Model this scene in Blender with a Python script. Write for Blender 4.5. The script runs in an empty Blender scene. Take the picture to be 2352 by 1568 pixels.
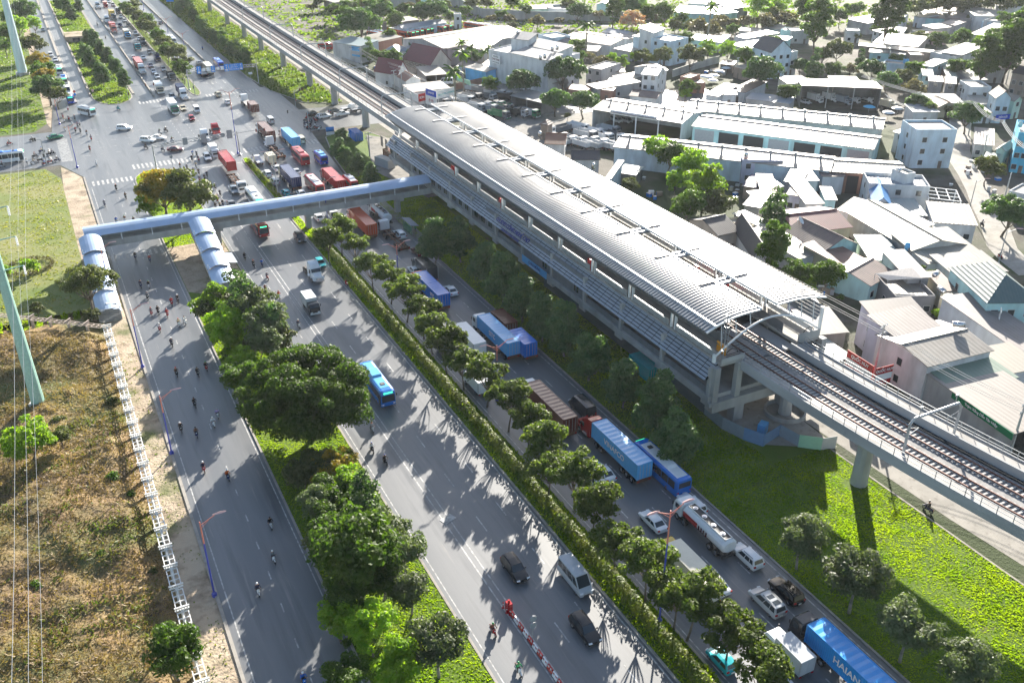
import bpy, math, random, colorsys
import numpy as np
from math import sin, cos, pi, radians, atan2, hypot, sqrt
from mathutils import Vector, Matrix
S = bpy.context.scene
COL = S.collection
# ---------------------------------------------------------------- camera, sky, sun, exposure
H = 80.0                                     # height of the drone
PITCH, YAW, FPX = radians(28.42), radians(27.045), 2112.0
cd = bpy.data.cameras.new('camera'); cam = bpy.data.objects.new('camera', cd); COL.objects.link(cam)
cam.location = (0, 0, H); cam.rotation_euler = (pi/2-PITCH, 0, -YAW)
cd.sensor_width = 36; cd.lens = FPX/2352*36; cd.clip_start = .5; cd.clip_end = 6000
S.camera = cam
AZ, EL = radians(40.5), radians(19.0)
W = bpy.data.worlds.new('World'); S.world = W; W.use_nodes = True
nt = W.node_tree
sky = nt.nodes.new('ShaderNodeTexSky'); sky.sky_type = 'NISHITA'; sky.sun_disc = False
sky.sun_elevation = EL; sky.sun_rotation = AZ; sky.altitude = 20; sky.dust_density = 1.0
nt.nodes['Background'].inputs[1].default_value = .066
nt.links.new(sky.outputs[0], nt.nodes['Background'].inputs[0])
sl = bpy.data.lights.new('sun', 'SUN'); sun = bpy.data.objects.new('sun', sl); COL.objects.link(sun)
sl.energy = 5.0; sl.angle = radians(.5); sl.color = (1, .93, .82)
SD = Vector((sin(AZ)*cos(EL), cos(AZ)*cos(EL), sin(EL)))
sun.rotation_euler = (-SD).to_track_quat('-Z', 'Y').to_euler(); sun.location = (0, 0, 200)
S.view_settings.view_transform = 'Standard'; S.view_settings.look = 'None'
S.view_settings.exposure = 1.85; S.view_settings.gamma = 1
S.cycles.max_bounces = 6; S.cycles.diffuse_bounces = 3; S.cycles.glossy_bounces = 2
S.cycles.transmission_bounces = 4; S.cycles.volume_bounces = 0; S.cycles.transparent_max_bounces = 8
S.cycles.sample_clamp_indirect = 6

# ---------------------------------------------------------------- survey points: where a sighted point meets height z
T4 = dict(a=(0,0),b=(300,0),c=(588,300),d=(0,300),e=(700,380),f=(1100,620),g=(1050,0),h=(1638,0),i=(2226,0),
          j=(2814,0),k=(1638,300),l=(2226,392),m=(2814,392),n=(2814,784),o=(2400,700))
def survey(t, x, y):
    if isinstance(t, int): return (t % 10)*784+x/3, (t//10)*522.667+y/3
    a, b = T4[t]; return (a+x/4)*.691358, (b+y/4)*.691358
_ct, _st, _cy, _sy = cos(PITCH), sin(PITCH), cos(YAW), sin(YAW)
def at(t, x, y, z=0.0):
    px, py = survey(t, x, y)
    r, u = (px-1176)/FPX, (784-py)/FPX
    h, v = _ct+u*_st, u*_ct-_st
    k = (z-H)/v
    return Vector(((h*_sy+r*_cy)*k, (h*_cy-r*_sy)*k, z))
def mpp(t, p):                               # metres per tile pixel at point p
    d = (Vector(p)-cam.location).length/FPX
    return d/3 if isinstance(t, int) else d*.17284
def rise(t, x, y, base):                     # height above base seen at (x, y)
    lo, hi = 0.0, 60.0
    for _ in range(40):
        m = (lo+hi)/2; q = at(t, x, y, m)
        if (q.xy).length > base.xy.length: lo = m
        else: hi = m
    return lo

# ---------------------------------------------------------------- mesh collector
class MB:
    def __init__(s): s.v = []; s.f = []; s.m = []
    def face(s, pts, mi=0):
        n = len(s.v); s.v.extend([tuple(p) for p in pts]); s.f.append(tuple(range(n, n+len(pts)))); s.m.append(mi)
    def add(s, vs, fs, mi=0):
        n = len(s.v); s.v.extend([tuple(p) for p in vs])
        for f in fs: s.f.append(tuple(i+n for i in f)); s.m.append(mi)
    def box(s, c, d, rz=0, mi=0, rx=0):
        x, y, z = d[0]/2, d[1]/2, d[2]/2
        R = Matrix.Rotation(rz, 3, 'Z') @ Matrix.Rotation(rx, 3, 'X'); c = Vector(c)
        vs = [R @ Vector((a*x, b*y, e*z))+c for e in (-1, 1) for a, b in ((-1,-1),(1,-1),(1,1),(-1,1))]
        s.add(vs, [(3,2,1,0),(4,5,6,7),(0,1,5,4),(1,2,6,5),(2,3,7,6),(3,0,4,7)], mi)
    def bx(s, x0, x1, y0, y1, z0, z1, mi=0):
        s.box(((x0+x1)/2, (y0+y1)/2, (z0+z1)/2), (x1-x0, y1-y0, z1-z0), 0, mi)
    def prism(s, poly, z0, z1, mi=0, top=None, bottom=True):
        n = len(poly); vs = [(p[0], p[1], z0) for p in poly]+[(p[0], p[1], z1) for p in poly]
        s.add(vs, [(i, (i+1) % n, n+(i+1) % n, n+i) for i in range(n)], mi)
        s.face(vs[n:], mi if top is None else top)
        if bottom: s.face(vs[:n][::-1], mi)
    def tube(s, p0, p1, r0, r1=None, n=6, mi=0, cap=True):
        r1 = r0 if r1 is None else r1
        p0, p1 = Vector(p0), Vector(p1); d = (p1-p0)
        if d.length < 1e-6: return
        d.normalize(); a = d.orthogonal().normalized(); b = d.cross(a)
        vs = []
        for p, r in ((p0, r0), (p1, r1)):
            vs += [p+(a*cos(2*pi*i/n)+b*sin(2*pi*i/n))*r for i in range(n)]
        fs = [(i, (i+1) % n, n+(i+1) % n, n+i) for i in range(n)]
        if cap: fs += [tuple(range(n))[::-1], tuple(range(n, 2*n))]
        s.add(vs, fs, mi)
    def path(s, pts, r, n=6, mi=0):
        for i in range(len(pts)-1): s.tube(pts[i], pts[i+1], r, r, n, mi)
    def lathe(s, c, prof, n=12, mi=0):                     # prof: (radius, z)
        vs = [(c[0]+r*cos(2*pi*i/n), c[1]+r*sin(2*pi*i/n), c[2]+z) for r, z in prof for i in range(n)]
        s.add(vs, [(k*n+i, k*n+(i+1) % n, (k+1)*n+(i+1) % n, (k+1)*n+i) for k in range(len(prof)-1) for i in range(n)], mi)
    def loft(s, rings, mi=0, caps=True):
        n = len(rings[0]); vs = [p for r in rings for p in r]
        s.add(vs, [(k*n+i, k*n+(i+1) % n, (k+1)*n+(i+1) % n, (k+1)*n+i) for k in range(len(rings)-1) for i in range(n)], mi)
        if caps: s.face(rings[0][::-1], mi); s.face(rings[-1], mi)
    def ball(s, c, r, n=8, k=5, mi=0):
        r = r if isinstance(r, tuple) else (r, r, r)
        rings = [[(c[0]+r[0]*sin(pi*(j+.02)/(k+.04))*cos(2*pi*i/n), c[1]+r[1]*sin(pi*(j+.02)/(k+.04))*sin(2*pi*i/n), c[2]-r[2]*cos(pi*(j+.02)/(k+.04))) for i in range(n)] for j in range(k+1)]
        s.loft(rings, mi)
    def build(s, name, mats, parent=None, smooth=False, loc=None):
        me = bpy.data.meshes.new(name); me.from_pydata(s.v, [], s.f)
        mats = mats if isinstance(mats, (list, tuple)) else [mats]
        for m in mats: me.materials.append(m)
        if len(mats) > 1: me.polygons.foreach_set('material_index', s.m)
        if smooth: me.polygons.foreach_set('use_smooth', [True]*len(s.f))
        me.update()
        o = bpy.data.objects.new(name, me); COL.objects.link(o)
        if parent: o.parent = parent
        if loc is not None: o.location = loc
        return o

def tag(o, label=None, cat=None, group=None, kind=None):
    if label: o['label'] = label
    if cat: o['category'] = cat
    if group: o['group'] = group
    if kind: o['kind'] = kind
    return o
def thing(name, label, cat, loc=(0,0,0), rz=0, group=None):
    o = bpy.data.objects.new(name, None); COL.objects.link(o); o.empty_display_size = .5
    o.location = loc; o.rotation_euler = (0, 0, rz)
    return tag(o, label, cat, group)
KIDS = {}
def kids(o):
    return KIDS[o.name] if o.name in KIDS else [c for c in o.children]
def dup(o, loc=None, rz=0, label=None, group=None, sc=None, swap=None, parent=None):
    """copy a thing with its parts and sub-parts; swap: {material name: material}"""
    c = o.copy(); COL.objects.link(c)
    if parent: c.parent = parent
    if loc is not None: c.location = loc; c.rotation_euler = (0, 0, rz)
    if sc is not None: c.scale = sc if isinstance(sc, tuple) else (sc, sc, sc)
    if label: c['label'] = label
    if group: c['group'] = group
    if swap and c.type == 'MESH':
        for sl_ in c.material_slots:
            if sl_.material and sl_.material.name in swap:
                nm_ = swap[sl_.material.name]; sl_.link = 'OBJECT'; sl_.material = nm_
    for ch in kids(o): dup(ch, parent=c, swap=swap)
    return c
def remember(o):
    """note a prototype's tree once, so that copying is quick"""
    KIDS[o.name] = list(o.children)
    for ch in KIDS[o.name]: remember(ch)

# ---------------------------------------------------------------- materials
MC = {}
def lin(c):
    if isinstance(c, str): c = tuple(int(c[i:i+2], 16)/255 for i in (0, 2, 4))
    return tuple(x/12.92 if x <= .04045 else ((x+.055)/1.055)**2.4 for x in c)
def mat(name, col, rough=.6, metal=0, var=0, scale=3, spec=None, coat=0, trans=0, bump=0, stretch=None, var2=None, emit=0, noise_detail=4):
    """plain surface; var: strength of a noise in the base colour (grime, wear), var2: a second colour mixed in by the noise"""
    if name in MC: return MC[name]
    m = bpy.data.materials.new(name); m.use_nodes = True; t = m.node_tree; b = t.nodes['Principled BSDF']
    c = (*col, 1); b.inputs['Base Color'].default_value = c
    b.inputs['Roughness'].default_value = rough; b.inputs['Metallic'].default_value = metal
    if spec is not None: b.inputs['Specular IOR Level'].default_value = spec
    if coat: b.inputs['Coat Weight'].default_value = coat
    if emit: b.inputs['Emission Color'].default_value = c; b.inputs['Emission Strength'].default_value = emit
    if var or var2 or bump:
        tc = t.nodes.new('ShaderNodeTexCoord'); no = t.nodes.new('ShaderNodeTexNoise')
        no.inputs['Scale'].default_value = scale; no.inputs['Detail'].default_value = noise_detail
        vec = tc.outputs['Object']
        if stretch:
            mp = t.nodes.new('ShaderNodeMapping'); mp.inputs['Scale'].default_value = stretch
            t.links.new(vec, mp.inputs[0]); vec = mp.outputs[0]
        t.links.new(vec, no.inputs[0])
        if var or var2:
            mx = t.nodes.new('ShaderNodeMix'); mx.data_type = 'RGBA'
            rp = t.nodes.new('ShaderNodeMapRange'); rp.inputs[1].default_value = .38; rp.inputs[2].default_value = .66
            t.links.new(no.outputs[0], rp.inputs[0]); t.links.new(rp.outputs[0], mx.inputs[0])
            mx.inputs[6].default_value = c
            mx.inputs[7].default_value = (*var2, 1) if var2 else (*[x*(1-var) for x in col], 1)
            t.links.new(mx.outputs[2], b.inputs['Base Color'])
        if bump:
            bp = t.nodes.new('ShaderNodeBump'); bp.inputs['Strength'].default_value = bump; bp.inputs['Distance'].default_value = .05
            t.links.new(no.outputs[0], bp.inputs['Height']); t.links.new(bp.outputs[0], b.inputs['Normal'])
    MC[name] = m
    return m
def leafmat(name, c1, c2, tr=.45, scale=.9, gloss=.08):
    """leaf: two greens mixed by a noise through the crown, part of the light passes through"""
    if name in MC: return MC[name]
    m = bpy.data.materials.new(name); m.use_nodes = True; t = m.node_tree; N, L = t.nodes.new, t.links.new
    b = t.nodes['Principled BSDF']; out = t.nodes['Material Output']
    tc = N('ShaderNodeTexCoord'); no = N('ShaderNodeTexNoise'); no.inputs['Scale'].default_value = scale; no.inputs['Detail'].default_value = 5
    oi = N('ShaderNodeObjectInfo'); L(tc.outputs['Object'], no.inputs[0])
    rp = N('ShaderNodeMapRange'); rp.inputs[1].default_value = .35; rp.inputs[2].default_value = .65; L(no.outputs[0], rp.inputs[0])
    mx = N('ShaderNodeMix'); mx.data_type = 'RGBA'; mx.inputs[6].default_value = (*c1, 1); mx.inputs[7].default_value = (*c2, 1); L(rp.outputs[0], mx.inputs[0])
    hs = N('ShaderNodeHueSaturation'); L(mx.outputs[2], hs.inputs['Color'])
    r1 = N('ShaderNodeMapRange'); r1.inputs[3].default_value = .75; r1.inputs[4].default_value = 1.25; L(oi.outputs['Random'], r1.inputs[0]); L(r1.outputs[0], hs.inputs['Value'])
    L(hs.outputs[0], b.inputs['Base Color']); b.inputs['Roughness'].default_value = .55; b.inputs['Specular IOR Level'].default_value = .3
    tl = N('ShaderNodeBsdfTranslucent')
    br = N('ShaderNodeMix'); br.data_type = 'RGBA'; br.blend_type = 'MULTIPLY'; br.inputs[0].default_value = 1; br.inputs[7].default_value = (1.35, 1.5, .55, 1)
    L(hs.outputs[0], br.inputs[6]); L(br.outputs[2], tl.inputs[0])
    ms = N('ShaderNodeMixShader'); ms.inputs[0].default_value = tr
    L(b.outputs[0], ms.inputs[1]); L(tl.outputs[0], ms.inputs[2]); L(ms.outputs[0], out.inputs[0])
    MC[name] = m
    return m
def ground(name, cols, scales, rough=.9, bump=0, stretch=(1,1,1)):
    """ground colours: base, then (colour, lo, hi) layers each by its own noise in metres"""
    if name in MC: return MC[name]
    m = bpy.data.materials.new(name); m.use_nodes = True; t = m.node_tree; N, L = t.nodes.new, t.links.new
    b = t.nodes['Principled BSDF']; b.inputs['Roughness'].default_value = rough; b.inputs['Specular IOR Level'].default_value = .2
    tc = N('ShaderNodeTexCoord'); mp = N('ShaderNodeMapping'); mp.inputs['Scale'].default_value = stretch; L(tc.outputs['Object'], mp.inputs[0])
    cur = None
    for k, e in enumerate(cols):
        if k == 0:
            c = e
            rg = N('ShaderNodeRGB'); rg.outputs[0].default_value = (*c, 1); cur = rg.outputs[0]; continue
        c, lo, hi = e
        no = N('ShaderNodeTexNoise'); no.inputs['Scale'].default_value = scales[k]; no.inputs['Detail'].default_value = 6; no.inputs['Roughness'].default_value = .6
        L(mp.outputs[0], no.inputs[0])
        rp = N('ShaderNodeMapRange'); rp.inputs[1].default_value = lo; rp.inputs[2].default_value = hi; L(no.outputs[0], rp.inputs[0])
        mx = N('ShaderNodeMix'); mx.data_type = 'RGBA'; L(rp.outputs[0], mx.inputs[0]); L(cur, mx.inputs[6]); mx.inputs[7].default_value = (*c, 1); cur = mx.outputs[2]
    L(cur, b.inputs['Base Color'])
    if bump:
        no = N('ShaderNodeTexNoise'); no.inputs['Scale'].default_value = 2.5; no.inputs['Detail'].default_value = 6; L(tc.outputs['Object'], no.inputs[0])
        bp = N('ShaderNodeBump'); bp.inputs['Strength'].default_value = bump; bp.inputs['Distance'].default_value = .3; L(no.outputs[0], bp.inputs['Height']); L(bp.outputs[0], b.inputs['Normal'])
    MC[name] = m
    return m
def sheet(name, col, col2, rough=.45, period=.9, metal=.0, dirt=.5):
    """corrugated sheet roofing: fine ribs down the fall (object Y), rust and dust in patches and streaks"""
    key = name
    if key in MC: return MC[key]
    m = bpy.data.materials.new(name); m.use_nodes = True; t = m.node_tree; N, L = t.nodes.new, t.links.new
    b = t.nodes['Principled BSDF']; b.inputs['Roughness'].default_value = rough; b.inputs['Metallic'].default_value = metal
    tc = N('ShaderNodeTexCoord')
    no = N('ShaderNodeTexNoise'); no.inputs['Scale'].default_value = .35; no.inputs['Detail'].default_value = 6; L(tc.outputs['Object'], no.inputs[0])
    mp = N('ShaderNodeMapping'); mp.inputs['Scale'].default_value = (1.2, .08, 1); L(tc.outputs['Object'], mp.inputs[0])
    n2 = N('ShaderNodeTexNoise'); n2.inputs['Scale'].default_value = 1.4; n2.inputs['Detail'].default_value = 4; L(mp.outputs[0], n2.inputs[0])
    ad = N('ShaderNodeMath'); ad.operation = 'ADD'; L(no.outputs[0], ad.inputs[0]); L(n2.outputs[0], ad.inputs[1])
    rp = N('ShaderNodeMapRange'); rp.inputs[1].default_value = .85; rp.inputs[2].default_value = 1.3; rp.inputs[4].default_value = dirt; L(ad.outputs[0], rp.inputs[0])
    mx = N('ShaderNodeMix'); mx.data_type = 'RGBA'; mx.inputs[6].default_value = (*col, 1); mx.inputs[7].default_value = (*col2, 1); L(rp.outputs[0], mx.inputs[0])
    L(mx.outputs[2], b.inputs['Base Color'])
    wv = N('ShaderNodeTexWave'); wv.bands_direction = 'X'; wv.inputs['Scale'].default_value = .314/period; wv.inputs['Distortion'].default_value = 0; L(tc.outputs['Object'], wv.inputs[0])
    bp = N('ShaderNodeBump'); bp.inputs['Strength'].default_value = .5; bp.inputs['Distance'].default_value = .06; L(wv.outputs[0], bp.inputs['Height']); L(bp.outputs[0], b.inputs['Normal'])
    MC[key] = m
    return m
L3 = lin
# ---------------------------------------------------------------- the setting: ground, roads, islands, markings
rng = np.random.default_rng(7); random.seed(7)
def vnoise(x, y, sc, seed=0):
    x = np.asarray(x)/sc; y = np.asarray(y)/sc
    g = np.random.default_rng(seed).random((128, 128)); xi = np.floor(x).astype(int); yi = np.floor(y).astype(int); fx = x-xi; fy = y-yi
    fx = fx*fx*(3-2*fx); fy = fy*fy*(3-2*fy)
    G = lambda a, b: g[a % 128, b % 128]
    return (G(xi, yi)*(1-fx)+G(xi+1, yi)*fx)*(1-fy)+(G(xi, yi+1)*(1-fx)+G(xi+1, yi+1)*fx)*fy
def npmesh(name, V, nq, mats, parent=None, midx=None, k=4):
    me = bpy.data.meshes.new(name); nv = len(V)
    me.vertices.add(nv); me.vertices.foreach_set('co', np.asarray(V, np.float32).ravel())
    me.loops.add(nq*k); me.loops.foreach_set('vertex_index', np.arange(nq*k, dtype=np.int32))
    me.polygons.add(nq); me.polygons.foreach_set('loop_start', np.arange(0, nq*k, k, dtype=np.int32))
    me.polygons.foreach_set('loop_total', np.full(nq, k, np.int32))
    for m in (mats if isinstance(mats, (list, tuple)) else [mats]): me.materials.append(m)
    if midx is not None: me.polygons.foreach_set('material_index', np.asarray(midx, np.int32))
    me.update(); me.validate()
    o = bpy.data.objects.new(name, me); COL.objects.link(o)
    if parent: o.parent = parent
    return o
def unit(a): return a/np.maximum(np.linalg.norm(a, axis=1, keepdims=True), 1e-6)
def leafquads(P, Nn, size, rg, long=1.5, fold=True):
    """a leaf at each point: a kite of four corners lying across its normal"""
    n = len(P); t = unit(np.cross(Nn, rg.normal(size=(n, 3)))); b = np.cross(Nn, t)
    s = (size*rg.uniform(.6, 1.3, n))[:, None]
    return np.stack([P-t*s*long, P+b*s*.75-t*s*.2, P+t*s*long, P-b*s*.75-t*s*.2], 1).reshape(-1, 3)
def inpoly(x, y, poly):
    r = np.zeros(len(x), bool); n = len(poly)
    for i in range(n):
        x0, y0 = poly[i][:2]; x1, y1 = poly[(i+1) % n][:2]
        c = ((y0 > y) != (y1 > y)); r ^= c & (x < (x1-x0)*(y-y0)/((y1-y0) or 1e-9)+x0)
    return r
def tufts(name, poly, dens, h, w, m, label, z=0.0, clump=0.0, seed=1, skip=None, zf=None, lean=.5):
    """stuff: upright blades over an area"""
    rg = np.random.default_rng(seed); xs = [p[0] for p in poly]; ys = [p[1] for p in poly]
    A = (max(xs)-min(xs))*(max(ys)-min(ys)); n = int(A*dens)
    x = rg.uniform(min(xs), max(xs), n); y = rg.uniform(min(ys), max(ys), n)
    k = inpoly(x, y, poly)
    if skip: k &= ~skip(x, y)
    c = vnoise(x, y, 2.2, seed)*.6+vnoise(x, y, 7, seed+1)*.4
    k &= rg.random(n) > clump*(1-c)*1.6
    x, y, c = x[k], y[k], c[k]; n = len(x)
    hh = h*rg.uniform(.5, 1.3, n)*(.45+c); ww = w*rg.uniform(.6, 1.4, n); a = rg.uniform(0, 2*pi, n); ln = rg.normal(size=(n, 2))*lean
    zz = np.full(n, z) if zf is None else zf(x, y)
    P = np.stack([x, y, zz], 1); D = np.stack([np.cos(a)*ww, np.sin(a)*ww, 0*a], 1); U = np.stack([ln[:, 0]*hh, ln[:, 1]*hh, hh], 1)
    V = np.stack([P-D*.5, P+D*.5, P+D*.55+U*.6, P-D*.1+U*1.0], 1).reshape(-1, 3)
    o = npmesh(name, V, n, m); return tag(o, label, 'grass', kind='stuff')
def struct(name, mb, m, **k):
    return tag(mb.build(name, m, **k), kind='structure')

M_soil = ground('village soil', [(.115,.105,.09), ((.19,.17,.145), .48, .66), ((.06,.055,.042), .46, .64), ((.05,.07,.028), .46, .58)], [0, .05, .12, .025], bump=.5)
M_asph = ground('asphalt', [(.14,.148,.158), ((.18,.184,.19), .42, .6), ((.09,.098,.108), .5, .7), ((.24,.232,.22), .6, .76), ((.10,.106,.114), .57, .64)], [0, .25, .5, 1.2, .07], rough=.4, stretch=(1,.06,1))
M_asph.node_tree.nodes['Principled BSDF'].inputs['Specular IOR Level'].default_value = .5
M_conc = ground('pale concrete', [(.29,.275,.25), ((.36,.34,.31), .4, .6), ((.2,.185,.165), .55, .75)], [0, .3, 1.1])
M_yard = ground('yard concrete', [(.2,.195,.185), ((.27,.255,.23), .4, .6), ((.13,.122,.115), .5, .7)], [0, .08, .5])
M_kerb = ground('kerb stone', [(.36,.335,.3), ((.25,.23,.21), .45, .7)], [0, 1.0])
M_sand = ground('sandy verge', [(.38,.30,.22), ((.48,.39,.29), .4, .6), ((.22,.17,.12), .48, .66), ((.15,.16,.07), .52, .66)], [0, .08, .3, .12], bump=.6)
M_lawnf = ground('far lawn soil', [(.085,.14,.025), ((.13,.17,.04), .4, .62), ((.15,.14,.06), .56, .74)], [0, .06, .15], bump=.4)
M_lawn = ground('lawn soil', [(.075,.135,.012), ((.11,.17,.02), .4, .62), ((.12,.10,.045), .58, .76)], [0, .12, .3], bump=.4)
M_dryl = ground('dry lawn', [(.15,.19,.05), ((.23,.23,.09), .4, .6), ((.10,.15,.03), .55, .7), ((.28,.22,.12), .62, .76)], [0, .06, .14, .3], bump=.3)
M_paint = mat('road paint', (.52,.52,.51), .7, var=.6, scale=1.6)
M_concrete = mat('weathered concrete', (.43,.43,.42), .8, var=.3, scale=.35, stretch=(1,1,.25))
M_white = mat('white paint', (.78,.79,.80), .5, var=.12, scale=.4)
M_steel = mat('grey galvanised steel', (.42,.44,.46), .45, metal=.4, var=.2, scale=1)
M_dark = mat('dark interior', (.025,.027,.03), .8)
M_glass = mat('window glass', (.03,.04,.05), .12, spec=.8)
M_black = mat('black rubber', (.018,.018,.02), .75)
M_rust = mat('rusty steel', (.16,.07,.04), .75, var=.4, scale=2)

m = MB(); m.face([(-700,-60,0), (1500,-60,0), (1500,1700,0), (-700,1700,0)]); struct('ground', m, M_soil)
# asphalt: one sheet for the highway and its crossroads
m = MB()
for p in ([(6.2,20),(70,20),(70,240),(74,285),(78,313),(78,350),(74,352),(3,352),(1,321),(1,283),(6.2,268)],
          [(1,283),(1,321),(-320,330),(-320,288)], [(78,313),(74,285),(78,285),(96,284),(220,250),(220,275),(96,312)],
          [(3,352),(74,352),(73.5,700),(3,700)]):
    m.face([(x, y, .02) for x, y in p])
struct('road', m, M_asph)
m = MB()
VX = [(-30,104.5),(0,102),(30,99),(60,96.9),(90,96.2),(160,96.2),(280,96.2),(420,96.5),(620,97)]
for (y0, x0), (y1, x1) in zip(VX, VX[1:]): m.face([(x0,y0,.015),(x0+9,y0,.015),(x1+9,y1,.015),(x1,y1,.015)])
struct('side_street', m, M_conc)
lane = [at('m',1500,-60), at('m',1500,250), at('m',1480,420), at('m',1530,600), at('m',1640,760), at('m',1760,980), at('m',1830,1160), at('m',1960,1420), at('n',2060,150), at('n',2230,330), at('n',2480,520)]
m = MB()
for i in range(len(lane)-1):
    a, b = lane[i], lane[i+1]; w = 3.2
    def side(k):
        d = (lane[min(k+1, len(lane)-1)]-lane[max(k-1, 0)]).normalized(); return Vector((d.y, -d.x, 0))*w
    m.face([(a+side(i)).to_tuple()[:2]+(.02,), (b+side(i+1)).to_tuple()[:2]+(.02,), (b-side(i+1)).to_tuple()[:2]+(.02,), (a-side(i)).to_tuple()[:2]+(.02,)])
struct('village_lane', m, M_conc)
m = MB(); m.face([(*at(*p).xy, .014) for p in ((1,560,740),(1,1020,860),(1,1330,1060),(1,2300,1000),(1,1700,880),(1,1780,800),(1,1150,560),(1,900,580))]); struct('truck_yard', m, M_yard)
m = MB()
fl = [at(1,700,110), at(1,860,125), at(1,1000,150), at(1,1300,165), at(1,1560,175), at(1,2000,180), at(2,420,150)]
for a, b in zip(fl, fl[1:]): m.face([(a.x,a.y-3,.02),(b.x,b.y-3,.02),(b.x,b.y+4,.02),(a.x,a.y+4,.02)])
struct('far_road', m, M_conc)

def shrink(poly, d):
    n = len(poly); out = []
    for i in range(n):
        p, a, b = Vector(poly[i]), Vector(poly[i-1]), Vector(poly[(i+1) % n])
        e1, e2 = (p-a).normalized(), (b-p).normalized(); n1, n2 = Vector((-e1.y, e1.x)), Vector((-e2.y, e2.x))
        k = (n1+n2); k = k/max(k.length_squared/2, .3); out.append(tuple(p+k*d))
    return out
def island(name, poly, topmat, hk=.16, wk=.3, kerbmat=None):
    inner = shrink(poly, wk); m = MB(); n = len(poly)
    for i in range(n):
        j = (i+1) % n; a, b, c, d = poly[i], poly[j], inner[j], inner[i]
        m.face([(*a,0),(*b,0),(*b,hk),(*a,hk)]); m.face([(*a,hk),(*b,hk),(*c,hk),(*d,hk)]); m.face([(*d,hk),(*c,hk),(*c,hk-.06),(*d,hk-.06)])
    m.face([(x, y, hk-.05) for x, y in inner], 1)
    struct(name, m, [kerbmat or M_kerb, topmat]); return inner
def arc(cx, cy, r, a0, a1, n=7, ry=None):
    return [(cx+r*cos(radians(a0+(a1-a0)*i/n)), cy+(ry or r)*sin(radians(a0+(a1-a0)*i/n))) for i in range(n+1)]
I1 = island('median_lawn', [(17.9,20),(30.5,20),(30.5,258)]+arc(24.2,258,6.3,0,180,8,9)[1:], M_lawn)
I2 = island('hedge_strip', [(47.8,20),(52.3,20),(52.3,198),(50.2,206),(50.2,262)]+arc(49,262,1.2,0,180,4,4)[1:]+[(47.8,200)], M_lawn)
I3 = island('grass_strip', [(70,20),(95,20),(94.6,50),(94.4,90),(94,150),(94,262)]+[(90,276),(82,281),(76,276),(72,255),(70,235)], M_lawn)
I4 = island('north_lawn', [(16.6,620),(16.6,362)]+arc(23.3,362,6.7,180,360,8,13)[1:]+[(30,362),(30,620)], M_lawnf)
I5 = island('north_median', [(49,700),(49,358)]+arc(51,358,2,180,360,6,9)[1:]+[(53,700)], M_lawn)
I6 = island('north_grass', [(73.5,700),(73.5,372),(76,345),(82,322),(90,316),(94.6,316),(94.8,420),(95.5,700)], M_lawnf)
I7 = island('side_street_island', [(-24,301)]+arc(-16,303.5,3,-90,90,6)+[(-24,306)], M_lawn)
# lawns and verges beside the highway
m = MB(); m.face([(x, y, .03) for x, y in ((-190,183),(0.4,172),(0.4,270),(-3,281),(-190,286))]); struct('lawn', m, M_dryl)
m = MB(); m.face([(x, y, .03) for x, y in ((-260,328),(-4,323),(.2,332),(.2,420),(-1,700),(-260,700))]); struct('north_verge_lawn', m, M_lawnf)
m = MB(); m.face([(x, y, .035) for x, y in ((1.9,20),(5.8,20),(5.8,268),(1,281),(.4,262),(.4,172),(1.9,165))])
m.face([(x, y, .035) for x, y in ((.2,332),(.2,420),(-1,700),(2.8,700),(2.8,352),(1,326))]); struct('verge', m, M_sand)
m = MB(); m.bx(5.8,6.2,20,268,0,.18); m.bx(2.8,3.1,352,700,0,.16); m.bx(10.3,11.3,357,700,0,.5); m.bx(36.3,36.8,354,700,0,.75); m.bx(64.2,64.6,398,700,0,.75); m.bx(16.0,16.5,365,700,0,.9); m.bx(30.1,30.9,362,620,0,.3); m.bx(48.4,48.8,440,600,0,.7)
struct('kerb', m, M_kerb)
m = MB(); m.bx(16.2,30,478,492,-.5,2.6); m.bx(19,22,477.2,478.02,0,2.0,1); struct('embankment', m, [M_sand, M_dark])

# painted markings
m = MB(); Z = .026
def bar(x0, x1, y0, y1): m.face([(x0,y0,Z),(x1,y0,Z),(x1,y1,Z),(x0,y1,Z)])
def dashes(x, y0, y1, l, gap, w=.15, off=0):
    y = y0+off
    while y < y1: bar(x-w/2, x+w/2, y, y+l); y += l+gap
dashes(12.6, 22, 255, 1.6, 4.6, .16); bar(6.95,7.1,22,258); bar(17.35,17.5,22,258)
bar(35.9,36.08,30,255); bar(36.75,36.92,30,200); dashes(40.3,30,258,3.4,7.4,.17,2.2); dashes(44.05,30,258,3.4,7.4,.17,4); bar(47.3,47.48,25,258); bar(31.0,31.14,30,258); dashes(33.4,150,258,2,4,.14)
dashes(62.6,22,245,3.4,7.6,.17); dashes(58.4,22,245,3.4,7.6,.17,3); bar(52.75,52.9,22,200); bar(69.2,69.38,22,240); dashes(66,22,245,2.4,6,.15); dashes(54.6,200,265,3,6,.15)
dashes(40.6,356,690,3.4,7.6,.17); dashes(44.6,356,690,3.4,7.6,.17); dashes(57.5,356,690,3,7,.17); dashes(61,356,690,3,7,.17); dashes(68.5,356,690,3,7,.17); bar(73,73.2,380,690); bar(11.7,11.85,360,690)
def zebra(x0, x1, y0, y1, w=.55, gap=.65):
    x = x0
    while x < x1: bar(x, x+w, y0, y1); x += w+gap
def zebray(x0, x1, y0, y1, w=.45, gap=.5):
    y = y0
    while y < y1: bar(x0, x1, y, y+w); y += w+gap
zebra(7.5,17.4,259.5,263.5); zebra(19,47.5,269.5,274); zebra(50.5,73,271,275.5); zebra(7,17.4,204,207.2); zebray(1.6,4.6,286,311); zebra(53.5,72.5,345.5,349.5); zebra(30.5,48.5,345.5,349.5)
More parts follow.
